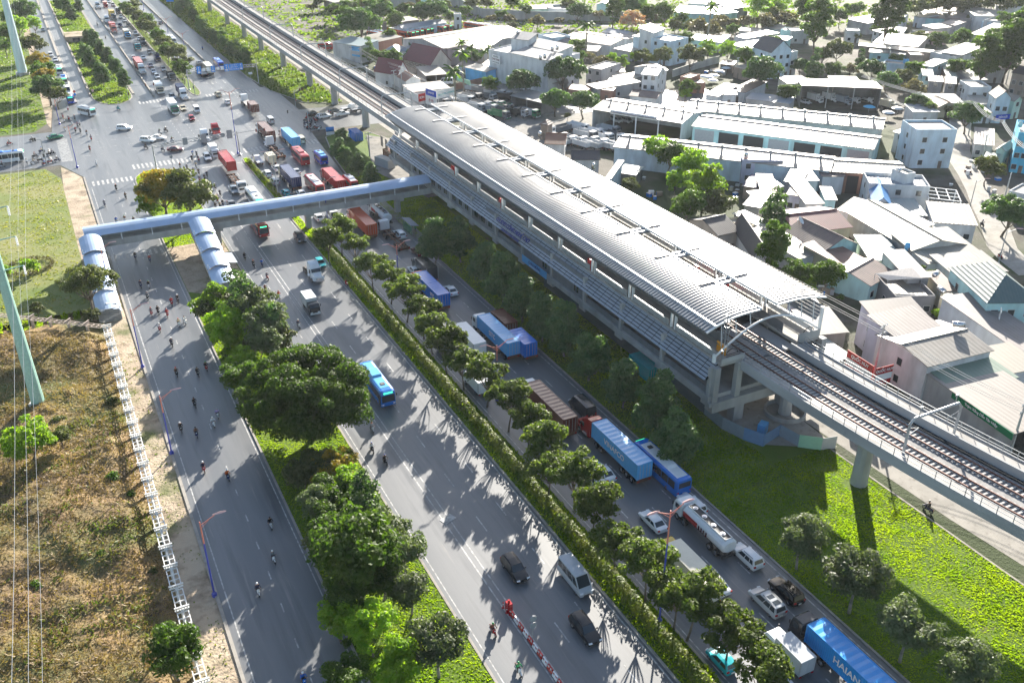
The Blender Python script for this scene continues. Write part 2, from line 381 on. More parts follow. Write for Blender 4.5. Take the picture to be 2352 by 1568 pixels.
bar(36.3,48,262,262.5); bar(50.8,71,266,266.4); bar(-1.2,-.7,286,302)
for x in (36.5,40.5,44.5,58,63,68): dashes(x, 276, 345, 1.5, 2.2, .2)
for y in (289,296,303,311,318): 
    x = 8.0
    while x < 70: bar(x, x+1.6, y, y+.2); x += 4.2
def arrow(x, y, s=1, d=1):
    bar(x-.12, x+.12, y, y+3*s); m.face([(x-.5,y+(3*s if d>0 else 0),Z+.004),(x+.5,y+(3*s if d>0 else 0),Z+.004),(x,y+(4.6*s if d>0 else -1.6*s),Z+.004)])
arrow(38.4,236,1.3,-1); arrow(42.5,225,1.2,-1); arrow(60.5,250,1.2); arrow(66.5,250,1.2); arrow(59.5,366,1.2,-1); arrow(64,366,1.2,-1)
struct('road_markings', m, M_paint)
m = MB(); m.box((*at(21,735,440).xy,.05),(1.9,1.3,.03),.35); tag(m.build('loose_sheet', M_paint), 'pale flat sheet lying on the double line of the middle carriageway', 'sheet')

# grass, cover and the dry field
G_sun = leafmat('grass blades', (.15,.235,.01), (.27,.33,.016), .78, .2)
G_far = leafmat('far grass blades', (.10,.165,.03), (.17,.21,.045), .5, .12)
G_dry = leafmat('yellowing grass blades', (.17,.20,.04), (.26,.23,.07), .4, .2)
G_straw = leafmat('straw', (.36,.25,.11), (.17,.11,.055), .35, .06)
G_pale = leafmat('pale straw', (.48,.37,.18), (.32,.22,.10), .3, .3)
G_weed = leafmat('weeds', (.085,.13,.025), (.17,.17,.04), .4, .4)
tufts('grass', I3, 60, .11, .24, G_sun, 'bright green grass over the strip between the carriageway and the viaduct', .1, .55, 3, skip=lambda x, y: (y > 235) | ((np.abs(x-91) < 1.2) & (np.abs(y-71.5) < 1.3)) | ((y > 80.5) & (x > 84.2)))
tufts('grass', I1, 44, .11, .22, G_sun, 'green grass under the trees of the broad median', .1, .4, 4, skip=lambda x, y: (y > 176) & (y < 206))
tufts('grass', I2, 26, .28, .24, G_sun, 'green grass at the foot of the clipped hedge', .1, .2, 5)
tufts('grass', I6, 3.2, .8, .8, G_far, 'rough green grass below the far viaduct', .1, .6, 6, skip=lambda x, y: y > 660)
tufts('grass', I4, 4, .5, .6, G_far, 'green grass on the far tree island', .1, .4, 8)
tufts('grass', [(-60,184),(.2,173),(.2,268),(-3,279),(-60,282)], 5, .16, .4, G_dry, 'short yellowing grass of the lawn by the crossroads', .03, .7, 9)
tufts('grass', [(-70,328),(-4,324),(0,332),(0,420),(-1,640),(-70,640)], 2.2, .3, .7, G_far, 'green grass of the shaded lawn beyond the crossroads', .03, .5, 10)
tufts('grass', [(3,20),(5.6,20),(5.6,170),(2.4,170)], 5, .16, .22, G_weed, 'thin weeds on the sandy verge', .03, .9, 11)
def hz(x, y):
    e = np.clip((1.2-x)/3, 0, 1)*np.clip((178-y)/5, 0, 1)
    return (vnoise(x, y, 9, 21)*1.6+vnoise(x, y, 3.2, 22)*.9+vnoise(x, y, 1.2, 23)*.4)*e*.75
xs = np.linspace(-75, 1.9, 154); ys = np.linspace(20, 181, 320); X, Y = np.meshgrid(xs, ys); Zf = hz(X.ravel(), Y.ravel()).reshape(X.shape)+.03
q = np.stack([X, Y, Zf], 2); V = np.stack([q[:-1,:-1], q[:-1,1:], q[1:,1:], q[1:,:-1]], 2).reshape(-1, 3)
M_field = ground('dry field', [(.27,.185,.09), ((.15,.10,.055), .42, .58), ((.42,.32,.16), .54, .68), ((.095,.105,.035), .47, .6), ((.07,.052,.035), .56, .70)], [0, .1, .05, .045, .35], bump=1)
tag(npmesh('dry_field', V, len(V)//4, M_field), kind='structure')
FP = [(-72,22),(1.5,22),(1.5,166),(-20,179),(-72,182)]
tufts('dry_grass', FP, 24, .3, .13, G_straw, 'matted golden and brown dry grass of the fenced field', 0, .5, 12, zf=hz, lean=1.1)
tufts('dry_grass', [(-24,30),(-6,30),(-5,78),(-16,84)], 30, .28, .12, G_pale, 'pale straw patch in the dry field', 0, .75, 13, zf=hz, lean=1.2)
tufts('weeds', [(-40,25),(1.5,25),(1.5,166),(-30,175)], 14, .34, .2, G_weed, 'olive weeds spreading through the dry field', 0, 1.15, 14, zf=hz, lean=.9, skip=lambda x, y: vnoise(x, y, 11, 31) < .42)
# ---------------------------------------------------------------- lettering
FONT = {}
def text(s, size, loc, xdir, ydir, m, parent=None, name='lettering', depth=.02, align='CENTER', bold=False):
    cu = bpy.data.curves.new(name, 'FONT'); cu.body = s; cu.size = size; cu.align_x = align; cu.align_y = 'CENTER'; cu.extrude = depth; cu.offset = size*.02 if bold else 0
    o = bpy.data.objects.new(name, cu); COL.objects.link(o)
    x = Vector(xdir).normalized(); y = Vector(ydir); y = (y-x*y.dot(x)).normalized(); z = x.cross(y)
    Mx = Matrix((x, y, z)).transposed().to_4x4(); Mx.translation = Vector(loc)
    me = bpy.data.meshes.new_from_object(o); bpy.data.objects.remove(o); bpy.data.curves.remove(cu)
    o = bpy.data.objects.new(name, me); COL.objects.link(o); me.materials.clear(); me.materials.append(m)
    if parent: o.parent = parent
    o.matrix_local = Mx
    return o

# ---------------------------------------------------------------- railway viaduct
def vx(y): return 92.4+(2.6*((95-y)/42)**2 if y < 95 else 0)+(1.3*((y-380)/170)**2 if y > 380 else 0)
M_vcon = mat('viaduct concrete', (.38,.39,.405), .8, var=.28, scale=.3, stretch=(1,.2,1))
M_walk = mat('walkway slab', (.38,.365,.345), .85, var=.25, scale=.5)
M_bal = mat('track bed', (.30,.29,.28), .9, var=.35, scale=.8)
M_rail = mat('rail steel', (.17,.085,.07), .55, metal=.3, var=.3)
M_sleep = mat('sleeper concrete', (.45,.44,.42), .8, var=.2, scale=2)
M_silver = mat('silver roof sheet', (.385,.385,.39), .4, metal=.25, var=.12, scale=.12)
M_wpost = mat('white steel post', (.74,.76,.77), .4, var=.1)
M_louv = mat('blue grey louvre', (.33,.37,.42), .4, metal=.35, var=.12, scale=.3)
M_panel = mat('grey wall panel', (.20,.215,.235), .5, metal=.2, var=.15, scale=.4, stretch=(1,3,.2))
M_red = mat('signal red', (.55,.03,.03), .4); M_orange = mat('orange panel', (.75,.33,.02), .5)
M_navy = mat('navy sign blue', (.015,.03,.22), .4); M_sblue = mat('sign blue', (.02,.25,.75), .45)
M_sky = mat('banner sky blue', (.12,.42,.75), .5)
via = thing('railway_viaduct', 'long concrete railway viaduct on single round piers beside the highway', 'viaduct')
def vloft(ys, prof, mi=0):
    return [[(vx(y)+px, y, pz) for px, pz in prof] for y in ys]
def ysteps(a, b, s): 
    n = max(2, int((b-a)/s)+1); return [a+(b-a)*i/(n-1) for i in range(n)]
GIRD = [(-6.3,10.35),(-6.3,9.55),(-5.2,9.2),(-2.6,8.05),(2.6,8.05),(5.2,9.2),(6.3,9.55),(6.3,10.35)]
spans = [(-30,32,8),(32,71.5,6),(71.5,92.2,5)]+[(a,b,20) for a, b in zip([232.5,282,315,345.5,383.5,421.5,454.5,493.5,541,590],[282,315,345.5,383.5,421.5,454.5,493.5,541,590,660])]
for a, b, s in spans:
    mb = MB(); mb.loft(vloft(ysteps(a+.03, b-.03, s), GIRD)); mb.build('girder_span', M_vcon, via)
for part, prof, m_ in (('walkway', [(-6.1,10.36),(-4.6,10.36),(-4.6,10.95),(-6.1,10.95)], M_walk), ('walkway', [(3.62,10.36),(6.1,10.36),(6.1,11.1),(3.62,11.1)], M_walk),
                 ('trough_wall', [(3.3,10.36),(3.6,10.36),(3.6,11.75),(3.3,11.75)], M_vcon), ('parapet', [(-6.3,10.36),(-6.12,10.36),(-6.12,11.1),(-6.3,11.1)], M_vcon),
                 ('parapet', [(6.12,10.36),(6.3,10.36),(6.3,11.3),(6.12,11.3)], M_vcon), ('track_bed', [(-4.58,10.36),(2.5,10.36),(2.5,10.47),(-4.58,10.47)], M_bal),
                 ('cable_trough', [(2.6,10.36),(3.2,10.36),(3.2,10.55),(2.6,10.55)], M_dark)):
    mb = MB()
    for a, b in ((-30,92.2),(232.5,660)): mb.loft(vloft(ysteps(a, b, 6 if a < 0 else 20), prof))
    mb.build(part, m_, via)
for c in (-3.0, .75):
    for d in (-.75, .75):
        mb = MB()
        for a, b in ((-30,92.2),(92.2,232.5),(232.5,660)): mb.loft(vloft(ysteps(a, b, 6 if a < 100 else 22), [(c+d-.07,10.6),(c+d+.07,10.6),(c+d+.07,10.8),(c+d-.07,10.8)]))
        mb.build('rail', M_rail, via)
    mb = MB(); y = -30.0
    while y < 650:
        mb.box((vx(y)+c, y, 10.54), (2.5,.26,.16)); y += .72 if y < 100 else (3 if 100 < y < 232 else 1.1)
    tag(mb.build('track_sleepers', M_sleep, via), kind='stuff')
for sx, z0 in ((-6.2,11.1),(6.0,11.3)):
    mb = MB()
    for a, b in ((-30,92),(233,660)):
        st = 2.0 if a < 0 else 3.5; ys = ysteps(a, b, st)
        for y in ys: mb.box((vx(y)+sx, y, z0+.55), (.08,.08,1.1))
        for hgt in (.5, 1.08):
            for y0, y1 in zip(ys, ys[1:]): mb.tube((vx(y0)+sx, y0, z0+hgt), (vx(y1)+sx, y1, z0+hgt), .045, n=4, cap=False)
    mb.build('handrail', M_steel, via)
def pier(x, y, top=8.05, r=1.15):
    mb = MB(); n = 10
    R = lambda rr, z, ry=None: [(x+rr*cos(2*pi*i/n+.3), y+(ry or rr)*sin(2*pi*i/n+.3), z) for i in range(n)]
    mb.loft([R(r*1.12,-.2), R(r,1.2), R(r*.95,top-1.6)]); p = mb.build('pier', M_concrete, via)
    mb = MB(); mb.loft([R(r*.95,top-1.6), R(2.5,top-.5,1.2), R(2.7,top-.02,1.3)]); mb.build('pier_cap', M_concrete, p)
    return p
for y in (71.5,32,282,315,345.5,383.5,421.5,454.5,493.5,541,590,640): pier(vx(y)-1.0 if y > 100 else vx(y)-1.4, y)
pier(94.9, 90.3, 8.0, 1.0)
def ocs(y, i):
    x = vx(y); a, b = x-4.7, x+4.6
    t = thing('overhead_line_portal', ['grey tube portal over the tracks close to the station mouth and the green fuel shed', 'grey tube portal just beyond the far end of the station roof', 'grey tube portal over the tracks beside the maroon gabled houses', 'grey tube portal over the tracks by the white billboard house', 'grey tube portal on the far viaduct above the clipped bushes', 'grey tube portal next to last up the viaduct', 'grey tube portal last up the viaduct'][i], 'overhead line portal', (0,0,0), 0, 'portals carrying the overhead line')
    for xx in (a, b): 
        mb = MB(); mb.tube((xx,y,10.4),(xx,y,15.4),.2,.17,8); mb.tube((xx,y,15.4),(xx+(.6 if xx == a else -.6),y,16.1),.17,.17,8); mb.build('leg', M_steel, t)
    mb = MB(); mb.tube((a+.6,y,16.1),(b-.6,y,16.1),.17,.17,8); mb.build('beam', M_steel, t)
    for xx, k in ((a,1),(b,-1)):
        mb = MB(); mb.tube((xx,y,13.6),(xx+k*1.9,y,14.3),.06,n=5); mb.tube((xx,y,14.8),(xx+k*1.9,y,14.3),.05,n=5); mb.tube((xx+k*1.4,y,16.1),(xx+k*1.4,y,17.4),.06,n=5); mb.box((xx+k*1.4,y,17.5),(.5,.25,.25)); mb.build('bracket', M_steel, t)
for i, y in enumerate((63.8,255,294.5,340,385,435,495)): ocs(y, i)
for k, (c, lab) in enumerate(((-3.0, 'thin contact wire over the track along the highway side'), (.75, 'thin contact wire over the track along the village side'))):
    mb = MB()
    for a, b in ((20,93),(232,520)):
        ys = ysteps(a, b, 20)
        for y0, y1 in zip(ys, ys[1:]): mb.tube((vx(y0)+c,y0,14.3),(vx(y1)+c,y1,14.3),.025,n=4,cap=False)
    tag(mb.build('contact_wire', M_dark), lab, 'wire', 'overhead contact wires')

# ---------------------------------------------------------------- metro station
XC, Y0, Y1, BAY = 92.3, 92.6, 232.0, 12.25
st_ = thing('metro_station', 'elevated metro station with two long ribbed silver roofs and louvred grey sides', 'station')
nb = 11
by = [Y0+.6+BAY*i for i in range(12)]
def mirror(x, s): return XC+(x-XC)*s
for s in (1, -1):
    X = lambda x: mirror(x, s)
    def B(mb, x0, x1, *r): 
        a, b = sorted((X(x0), X(x1))); mb.bx(a, b, *r)
    mb = MB(); B(mb, 80.9, 82.0, Y0, Y1, 4.75, 5.75)
    for y in by: B(mb, 80.86, 82.4, y-1.1, y+1.1, 4.1, 4.74)
    mb.build('edge_beam', M_concrete, st_)
    mb = MB(); B(mb, 82.6, 87.0, Y0, Y1, 10.7, 11.25); mb.build('platform', M_walk, st_)
    mb = MB()                                                 # lower louvre awning, slats lapped like boards
    e = 0
    for y0, y1 in zip(by, by[1:]+[Y1]):
        yy = y0
        while yy < y1-.3:
            ye = min(yy+2.04, y1)
            for k in range(6):
                x0, z0 = 80.2+.4*k, 8.7+.42*k
                a, b = X(x0), X(x0+.36); mb.face([(a,yy+.05,z0),(a,ye-.05,z0),(b,ye-.05,z0+.22),(b,yy+.05,z0+.22)]); mb.face([(a,yy+.03,z0-.07),(a,ye-.03,z0-.07),(a,ye-.03,z0),(a,yy+.03,z0)])
            yy = ye
    mb.build('louvre_awning', M_louv, st_); mb = MB(); a, b = X(80.7), X(82.75); mb.face([(a,by[0],8.55),(a,Y1,8.55),(b,Y1,10.95),(b,by[0],10.95)]); mb.build('awning_gap_shade', M_dark, st_)  # dark sheet added behind the slats paints the shade in their gaps
    mb = MB()
    for k in range(5):
        x0, z0 = 81.2+.34*k, 15.7-.4*k
        a, b = X(x0), X(x0+.3); mb.face([(a,Y0+1,z0),(a,Y1-1,z0),(b,Y1-1,z0-.33),(b,Y0+1,z0-.33)])
        mb.face([(a,Y0+1,z0-.05),(a,Y1-1,z0-.05),(b,Y1-1,z0-.38),(b,Y0+1,z0-.38)])
    mb.build('louvre_screen', M_panel if s == 1 else M_louv, st_)
    # roof: seams across, arched section, an eave strip beyond the gutter
    P = []; n = 11
    for i in range(n+1):
        t = i/n; x = 80.6+(90.6-80.6)*t; za, zc_ = (16.1,17.75) if s == 1 else (16.9,17.85); z = za+(zc_-za)*t+(.75 if s == 1 else .5)*sin(t*pi)*(1-.3*t); P.append((x, z))
    mb = MB(); y = Y0+1.9; ys = []
    while y < Y1: ys += [(y,0),(y+.44,0),(y+.47,.2),(y+.67,.2),(y+.7,0)]; y += .7
    vs = [(X(x), yy, z+dz) for x, z in P for yy, dz in ys]; m_ = len(ys)
    mb.add(vs, [(k*m_+i, k*m_+i+1, (k+1)*m_+i+1, (k+1)*m_+i) for k in range(n) for i in range(m_-1)])
    mb.build('roof', M_silver, st_)
    mb = MB()
    for x, z, w in ((82.1,P[2][1]-.12,.3),(90.6,P[-1][1],.22)): a, b = sorted((X(x), X(x+w))); mb.bx(a, b, Y0+1.7, Y1+.2, z-.06, z+.3)
    for yy in (Y0+1.75, Y1):
        for (xa, za), (xb, zb) in zip(P, P[1:]): mb.tube((X(xa),yy,za),(X(xb),yy,zb),.17,n=4,cap=False)
    mb.build('roof_edge_trim', M_wpost, st_)
    for y in by[1:]: mb = MB(); B(mb, 87.6, 90.4, y-.35, y+.35, P[-1][1]+.3, P[-1][1]+.42); mb.build('cover_plate', M_silver, st_)
    for y in by[1:]:
        for d in (-.55, .55): mb = MB(); B(mb, 82.9, 83.25, y+d-.16, y+d+.16, 11.25, 15.9); mb.build('roof_column', M_wpost, st_)
    mb = MB()
    for y0, y1 in zip(by, by[1:]+[Y1]):
        q = y0+.9
        while q < y1-.6: B(mb, 82.72, 82.78, q-.04, q+.04, 11.25, 12.5); q += 1.2
        B(mb, 82.7, 82.8, y0+.9, y1-.9, 12.4, 12.5); B(mb, 82.73, 82.77, y0+.9, y1-.9, 11.4, 12.3)
    mb.build('platform_railing', M_steel if s == 1 else M_wpost, st_)
    mb = MB(); B(mb, 86.5, 86.6, Y0+4, Y1-4, 11.25, 12.75); mb.build('platform_screen', M_panel, st_)
    kinds = 'oooppogwwwxww' if s == 1 else 'pppppppppppp'
    for i, (y0, y1) in enumerate(zip(by, by[1:]+[Y1])):
        k = kinds[i]
        if k == 'o': 
            mb = MB(); B(mb, 81.4, 81.5, y0+.5, y1-.5, 5.75, 6.9); mb.build('balustrade', M_navy if False else M_panel, st_); continue
        if k == 'x': continue
        mb = MB(); B(mb, 81.3, 81.5, y0+.5, y1-.5 if k != 'g' else y0+5, 5.75, 10.6); wl = mb.build('wall', M_panel, st_)
        for j in range(3 if k != 'p' else 1):
            mb = MB(); yy = y0+2.2+j*3.6
            for q in (0, .95): B(mb, 81.24, 81.32, yy+q, yy+q+.6, 6.5, 9.3)
            mb.build('window', M_glass, wl)
    for y in by: mb = MB(); B(mb, 81.05, 81.75, y-.35, y+.35, 5.75, 10.6); mb.build('facade_column', M_concrete, st_)
    for y in by[1:]: 
        mb = MB(); B(mb, 86.0, 87.6, y-.8, y+.8, -.2, 4.7); mb.build('column', M_concrete, st_)
mb = MB(); mb.bx(82.0, XC*2-82.0, Y0+.5, Y1-.5, 4.8, 5.5); mb.build('concourse_floor', M_concrete, st_)
mb = MB(); mb.bx(87.1, 97.5, Y0+.2, Y1, 9.3, 10.4); mb.build('track_slab', M_vcon, st_)
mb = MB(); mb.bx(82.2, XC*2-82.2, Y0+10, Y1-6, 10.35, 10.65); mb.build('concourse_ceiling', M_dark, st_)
mb = MB()
for y in by[1:]:
    for d in (-.6, .6): mb.box((XC, y+d, 17.6), (3.6,.4,.4))
    mb.box((XC, y, 17.1), (6,.25,.3))
mb.build('roof_tie', M_louv, st_)
mb = MB(); mb.bx(81.4,103.2,Y0-.6,Y0+1.2,3.0,4.7); mb.build('cap_beam', M_concrete, st_)
for x in (86.9, 96.6): mb = MB(); mb.bx(x-.95,x+.95,Y0-.5,Y0+1.1,-.2,3.0); mb.build('column', M_concrete, st_)
for x in (81.9, 86.2, 99, 103): mb = MB(); mb.bx(x-.5,x+.5,Y0-.4,Y0+.5,4.7,10.7); mb.build('column', M_concrete, st_)
for s in (1, -1):
    mb = MB(); pts = [(mirror(82.0+10.3*t, s), Y0+1.0, 12.0+4.5*sin(t*pi/2)) for t in [i/9 for i in range(10)]]
    mb.path(pts, .16, 6)
    for t in (.25,.5,.75): x = mirror(80.6+10.5*t, s); mb.tube((x,Y0+1.2,11.8+4.5*sin(t*pi/2)),(x,Y0+1.6,16.3+1.7*t),.08,n=5)
    mb.build('arch_rib', M_wpost, st_)
    mb = MB(); mb.tube((mirror(81.9,s),Y0+.9,11.2),(mirror(81.9,s),Y0+.9,15.9 if s < 0 else 12.5),.3,n=8); mb.build('column', M_wpost, st_)
mb = MB()
for dx in (-.3,.3):
    for dy in (-.3,.3): mb.tube((81.6+dx+1.8,Y0+.7+dy,11.2),(81.6+dx+1.8,Y0+.7+dy,19.6),.05,n=4)
for z in range(12, 20): mb.box((83.4,Y0+.4,z),(.6,.05,.05)); mb.box((83.4,Y0+1,z),(.6,.05,.05)); mb.box((83.1,Y0+.7,z),(.05,.6,.05))
mb.build('lattice_mast', M_steel, st_)
mb = MB(); mb.bx(84.6,84.75,Y0+1.6,Y0+3.8,11.25,12.9); mb.build('equipment_panel', M_orange, st_)
for y, x in ((by[3]+1,82.95),(by[6]+1,82.95),(by[8]+2,82.95),(by[1]+6,98.5),(by[2]+2,98.5)): mb = MB(); mb.bx(x,x+.5,y,y+1.1,11.25,13.3); mb.build('platform_cabinet', M_red, st_)
mb = MB(); mb.bx(82.6,87,Y0-.1,Y0+.1,11.25,12.0); mb.bx(97.6,102,Y0-.1,Y0+.1,11.25,12.6); mb.build('platform_end_wall', M_concrete, st_)
for x in (84.8, 100): 
    mb = MB()
    for k in range(4): mb.tube((x-1.4,Y0+.1,11.4+.35*k),(x+1.4,Y0+.1,11.4+.35*k),.05,n=4)
    mb.path([(x+1.1*cos(a),Y0+.4,12.2+.9*sin(a)) for a in [i*pi/6 for i in range(7)]], .06, 4); mb.build('end_gate', M_dark, st_)
# signs on the station side
sg = (.42,0,.9)
text('GA KHU CÔNG NGHỆ CAO', 1.15, (80.75,158,10.1), (0,-1,0), (.68,0,.73), M_navy, st_, 'station_name', .06, bold=True)
text('HIGH TECH PARK STATION', .62, (80.15,158,9.0), (0,-1,0), (.68,0,.73), M_navy, st_, 'station_name', .06, bold=True)
mb = MB(); mb.bx(80.74,80.84,by[4]+1.2,by[5]-.8,4.8,6.3); bn = mb.build('banner', M_sky, st_)
text('CHÀO MỪNG', .8, (80.72,(by[4]+by[5])/2,5.7), (0,-1,0), (0,0,1), M_navy, bn, 'lettering', .01, bold=True); text('HÀNH KHÁCH ĐI TÀU', .42, (80.72,(by[4]+by[5])/2,5.1), (0,-1,0), (0,0,1), M_white, bn, 'lettering', .01)

# ---------------------------------------------------------------- covered footbridge
M_broof = mat('blue white vault sheet', (.42,.53,.70), .42, metal=.15, var=.12, scale=.4)  # blue white sheet, made bluer to carry the vaults' bluish shade
M_grey = mat('grey enamel', (.30,.32,.34), .5, var=.15)
fb = thing('covered_footbridge', 'long covered footbridge with a pale blue vaulted roof crossing the highway to the station', 'footbridge')
BY0, BY1 = 201.6, 206.4
def bz(x): return 4.1+.25*abs(x-45)/40
xs = [2+i*4 for i in range(20)]+[80.6]
mb = MB(); mb.loft([[(x,BY0,bz(x)),(x,BY1,bz(x)),(x,BY1,bz(x)+.5),(x,BY0,bz(x)+.5)] for x in xs]); mb.build('deck', M_concrete, fb)
for y in (BY0, BY1-.2): mb = MB(); mb.loft([[(x,y-.02,bz(x)+.5),(x,y+.2,bz(x)+.5),(x,y+.2,bz(x)+1.45),(x,y-.02,bz(x)+1.45)] for x in xs]); mb.build('parapet', M_concrete, fb)
for y in (BY0+.02, BY1-.1):
    mb = MB(); 
    for x in [3+6.2*i for i in range(13)]: mb.box((x,y,bz(x)+2.0),(.2,.2,1.6))
    mb.build('roof_post', M_wpost, fb)
    mb = MB(); mb.loft([[(x,y,bz(x)+2.72),(x,y+.14,bz(x)+2.72),(x,y+.14,bz(x)+2.95),(x,y,bz(x)+2.95)] for x in xs]); mb.build('eave_beam', M_wpost, fb)
mb = MB(); n = 8
R = lambda x: [(x, BY0-.55+(BY1-BY0+1.1)*i/n, bz(x)+2.95+1.15*sin(pi*i/n)) for i in range(n+1)]
vs = [p for x in xs for p in R(x)]; k = n+1
mb.add(vs, [(a*k+i, a*k+i+1, (a+1)*k+i+1, (a+1)*k+i) for a in range(len(xs)-1) for i in range(n)]); mb.build('roof', M_broof, fb)
for x, y in ((50.1,204),(29.2,204),(3.2,204),(72.5,204)):
    mb = MB(); mb.bx(x-.6,x+.6,y-.7,y+.7,-.1,3.5); p = mb.build('pillar', M_concrete, fb); mb = MB(); mb.bx(x-1.0,x+1.0,y-2.2,y+2.2,3.5,4.3); mb.build('pillar_cap', M_concrete, p)
def stair(label, x0, x1, y1, y0, zt):
    t = thing('footbridge_stair', label, 'covered stair', group='covered stairs of the footbridge'); ns = 4; L = (y1-y0)/ns; n = 8; w = x1-x0
    for s in range(ns):
        ya, yb = y1-L*s, y1-L*(s+1); z = zt-(zt-2.9)*s/(ns-1)
        mb = MB(); za, zb = z, z-1.05
        vs = [(x0-.25+(w+.5)*i/n, yy, zz+.75*sin(pi*i/n)) for yy, zz in ((ya+.3,za),((ya+yb)/2,za-.5),(yb,zb)) for i in range(n+1)]
        mb.add(vs, [(a*(n+1)+i, a*(n+1)+i+1, (a+1)*(n+1)+i+1, (a+1)*(n+1)+i) for a in range(2) for i in range(n)]); mb.build('roof', M_broof, t)
        mb = MB()
        for xx in (x0, x1): mb.tube((xx,yb+.5,max(0,z-3)),(xx,yb+.5,z-.1),.1,n=5); mb.tube((xx,ya,za),(xx,yb,zb),.1,n=4)
        mb.build('roof_post', M_wpost, t)
    for xx in (x0+.05, x1-.05):
        mb = MB(); mb.loft([[(xx-.08,yy,max(0,z-3.1)),(xx+.08,yy,max(0,z-3.1)),(xx+.08,yy,z-1.7),(xx-.08,yy,z-1.7)] for yy, z in ((y1,zt),(y0,2.9))]); mb.build('side_wall', M_concrete, t)
    mb = MB(); N = 28
    for i in range(N):
        f = i/N; yy = y1+(y0-y1)*f; z = (zt-2.9)*(1-f); mb.bx(x0+.1,x1-.1,yy+(y0-y1)/N,yy,max(0,z-.4),z+.05)
    mb.build('steps', M_concrete, t)
    mb = MB()
    for k in range(9): mb.bx(x0,x1,y0-.04,y0+.04,.3+k*.28,.45+k*.28)
    mb.build('shutter', M_grey, t)
    return t
stair('covered stair with a stepped blue vault going down to the lawn', 1.0, 4.9, 201.0, 173.5, 7.2)
stair('covered stair with a stepped blue vault going down to the sandy median', 23.2, 27.2, 201.0, 175.5, 7.2)
m_ = MB(); m_.face([(*p, .13) for p in ((18.3,180),(23,176),(30,184),(30,206),(18.3,206))]); struct('sand_patch', m_, M_sand)
# ---------------------------------------------------------------- vehicles (each faces +Y in its own space)
def paint(n, c): return mat('paint '+n, lin(c) if isinstance(c, str) else c, .26, var=.06, scale=1.5, coat=.35)
PC = {k: paint(k, v) for k, v in dict(white='e4e6e8', silver='b4b8bc', grey='6d7278', black='0b0c0e', dark='2b2f35', blue='1f74cf', navy='1d2c5c', red='a8181d', maroon='5a1420',
      teal='18a8b0', green='1f7a52', beige='c9bfa5', cream='ddd6c2', pink='d4776b', orange='c9502a', yellow='d8b23a', mint='9cc9b0', lightblue='5fb0e6', brown='6a3a30', steel='8b97a3', royal='1545b8', azure='2a93dc', tin='6b8db5').items()}
P0 = mat('body paint', (.5,.5,.5), .3, coat=.6); P1 = mat('second paint', (.5,.5,.5), .35)
M_lamp = mat('headlamp glass', (.75,.78,.8), .15); M_tail = mat('tail lamp', (.45,.02,.02), .25); M_chrome = mat('bright metal', (.6,.6,.62), .25, metal=.9)
M_plate = mat('number plate', (.75,.75,.7), .5); M_plas = mat('black trim', (.03,.03,.033), .5); M_chas = mat('chassis steel', (.07,.065,.062), .7, var=.4, scale=3)
def wheel(t, x, y, r, w=.24, name='wheel'):
    mb = MB(); s = 1 if x > 0 else -1
    mb.tube((x-w/2,y,r),(x+w/2,y,r),r,r,14,0); mb.tube((x+s*(w/2-.02),y,r),(x+s*(w/2+.015),y,r),r*.58,r*.5,10,1)
    return mb.build(name, [M_black, M_chrome], t)
def quadpart(name, pts, m, t, off=.012):
    mb = MB(); a, b, c = Vector(pts[0]), Vector(pts[1]), Vector(pts[2]); nn = (b-a).cross(c-b).normalized()*off
    mb.face([Vector(p)+nn for p in pts]); mb.face([Vector(p)+nn*.2 for p in pts][::-1]); return mb.build(name, m, t)
def lights(t, L, W, zf, zr):
    for s in (1,-1):
        mb = MB(); mb.box((s*(W/2-.26), L/2-.06, zf), (.42,.16,.17), -s*.25); mb.build('headlight', M_lamp, t)
        mb = MB(); mb.box((s*(W/2-.2), -L/2+.05, zr), (.3,.12,.22), s*.2); mb.build('tail_light', M_tail, t)
    mb = MB(); mb.box((0,-L/2-.012,zr-.28),(.45,.02,.2)); mb.build('number_plate', M_plate, t)
